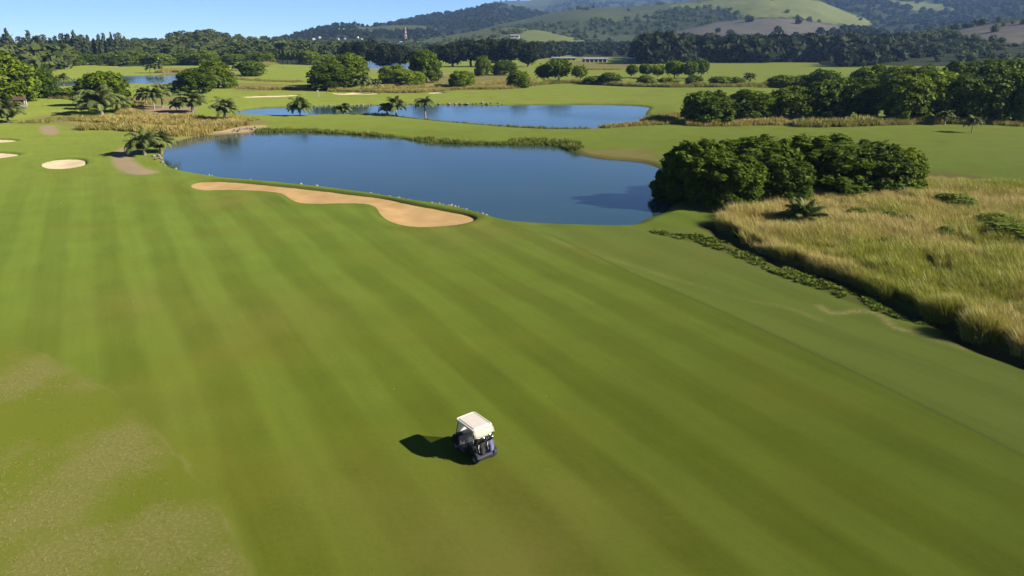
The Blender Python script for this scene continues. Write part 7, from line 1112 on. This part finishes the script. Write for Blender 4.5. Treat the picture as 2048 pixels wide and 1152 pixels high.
# roof: rounded slab with gutter and raised panel
def rrect(w, l, r_, n=5):
    out = []
    for cx_, cy_, a0 in ((w/2-r_, l/2-r_, 0), (-w/2+r_, l/2-r_, 90), (-w/2+r_, -l/2+r_, 180), (w/2-r_, -l/2+r_, 270)):
        for k in range(n+1): a = R(a0+90*k/n); out.append((cx_+r_*math.cos(a), cy_+r_*math.sin(a)))
    return out
def slab(levels, yc):
    bm = bmesh.new(); prev = None
    for (w, l, r_, z) in levels:
        ring = [bm.verts.new((a, b_+yc, z)) for a, b_ in rrect(w, l, r_)]
        if prev:
            for k in range(len(ring)): bm.faces.new((prev[k], prev[(k+1) % len(ring)], ring[(k+1) % len(ring)], ring[k]))
        else: bm.faces.new(ring[::-1])
        prev = ring
    bm.faces.new(prev); return bm
rf = bm_obj('roof', slab([(1.10, 1.48, .14, 1.77), (1.20, 1.58, .18, 1.79), (1.20, 1.58, .18, 1.84), (1.14, 1.52, .16, 1.875), (1.04, 1.42, .13, 1.875), (1.02, 1.40, .12, 1.845), (.98, 1.36, .11, 1.845)], -.02), C_CREAM, cart)
bm_obj('roof_panel', slab([(.96, 1.34, .10, 1.82), (.95, 1.33, .10, 1.87), (.90, 1.28, .09, 1.89)], -.02), C_ROOF, rf)
# club canopy hanging off the rear of the roof
bm = bmesh.new(); rows = []
for k in range(7):
    t = k/6; yy = -.80-.20*math.sin(t*1.5); zz = 1.80-.36*t; row = []
    for j in range(11):
        s = j/10*2-1; row.append(bm.verts.new((s*.60, yy+.05*abs(s)**3, zz+.05*abs(s)**2*t-.015*math.sin(j*2.1)*t)))
    rows.append(row)
for a_, b_ in zip(rows, rows[1:]):
    for j in range(10): bm.faces.new((a_[j], a_[j+1], b_[j+1], b_[j]))
g2 = bmesh.ops.solidify(bm, geom=list(bm.faces), thickness=.012); bm_obj('club_canopy', bm, C_CREAM, cart, True)
bm = bmesh.new(); tube(bm, [(-.52, -.68, 1.0), (-.45, -.86, 1.02), (.45, -.86, 1.02), (.52, -.68, 1.0)], [.02]*4, 6); tube(bm, [(-.45, -1.05, .50), (-.45, -.86, 1.02)], [.018]*2, 6); tube(bm, [(.45, -1.05, .50), (.45, -.86, 1.02)], [.018]*2, 6); bm_obj('bag_rack', bm, C_BLACK, cart)
# golf bags standing on the rear deck
def golf_bag(lx, m, lab, seed):
    base = Matrix.Rotation(R(38.5), 4, 'Z') @ Vector((lx, -.98, .49)); e = empty('golf_bag', (CART[0]+base.x, CART[1]+base.y, base.z), R(38.5)); tag(e, lab, 'golf bag', 'golf bags on the cart'); r2 = random.Random(seed)
    e.rotation_euler = (R(-7), 0, R(38.5))
    bm = bmesh.new(); tube(bm, [(0, 0, 0), (0, 0, .02), (0, 0, .26), (0, 0, .56), (0, 0, .64)], [.02, .14, .155, .15, .165], 14); bg_ = bm_obj('bag_body', bm, m, e, True)
    bm_obj('pocket', B(((.0, -.16, .26), (.20, .10, .34), .035)), m, bg_); bm_obj('pocket', B(((.15, -.02, .32), (.08, .18, .40), .03)), m, bg_)
    bm = bmesh.new(); tube(bm, [(0, 0, .63), (0, 0, .67)], [.172, .172], 14); bm_obj('collar', bm, C_BLACK, bg_)
    bm = bmesh.new(); tube(bm, [(-.14, -.06, .56), (-.22, -.13, .45), (-.15, -.08, .18)], [.018]*3, 5); bm_obj('strap', bm, C_WHITE, bg_)
    for k in range(8):
        a = k*.785; x_, y_ = .10*math.cos(a), .10*math.sin(a); h_ = r2.uniform(.74, .92); dx, dy = r2.uniform(-.05, .05), r2.uniform(-.09, .0)
        bm = bmesh.new(); tube(bm, [(x_, y_, .45), (x_+dx, y_+dy, h_)], [.010, .010], 5)
        c = bm_obj('club', bm, C_STEEL, e); bm = bmesh.new(); big = k % 3 == 0
        box(bm, (x_+dx+.03*math.cos(a), y_+dy+.03*math.sin(a), h_+.02), (.11, .075, .065) if big else (.085, .03, .05), .012); bm_obj('club_head', bm, C_BLACK if big else C_STEEL, c)
golf_bag(-.26, C_BAG2, 'black golf bag with clubs on the left of the cart rear', 1)
golf_bag(.26, C_BAG1, 'lavender-grey golf bag with clubs on the right of the cart rear', 2)

# ------------------------------------------------------------------ air
hz_m = bpy.data.materials.new('haze_air'); hz_m.use_nodes = True; N = hz_m.node_tree.nodes; N.clear()
vo = N.new('ShaderNodeVolumePrincipled'); vo.inputs['Color'].default_value = (.32, .55, 1.0, 1); vo.inputs['Density'].default_value = .000062; vo.inputs['Anisotropy'].default_value = .1
ou = N.new('ShaderNodeOutputMaterial'); hz_m.node_tree.links.new(vo.outputs[0], ou.inputs['Volume'])
hb = bm_obj('haze', B(((0, 0, 330), (19400, 19400, 664))), hz_m); tag(hb, 'thin blue air over the whole valley', 'haze', kind='stuff')
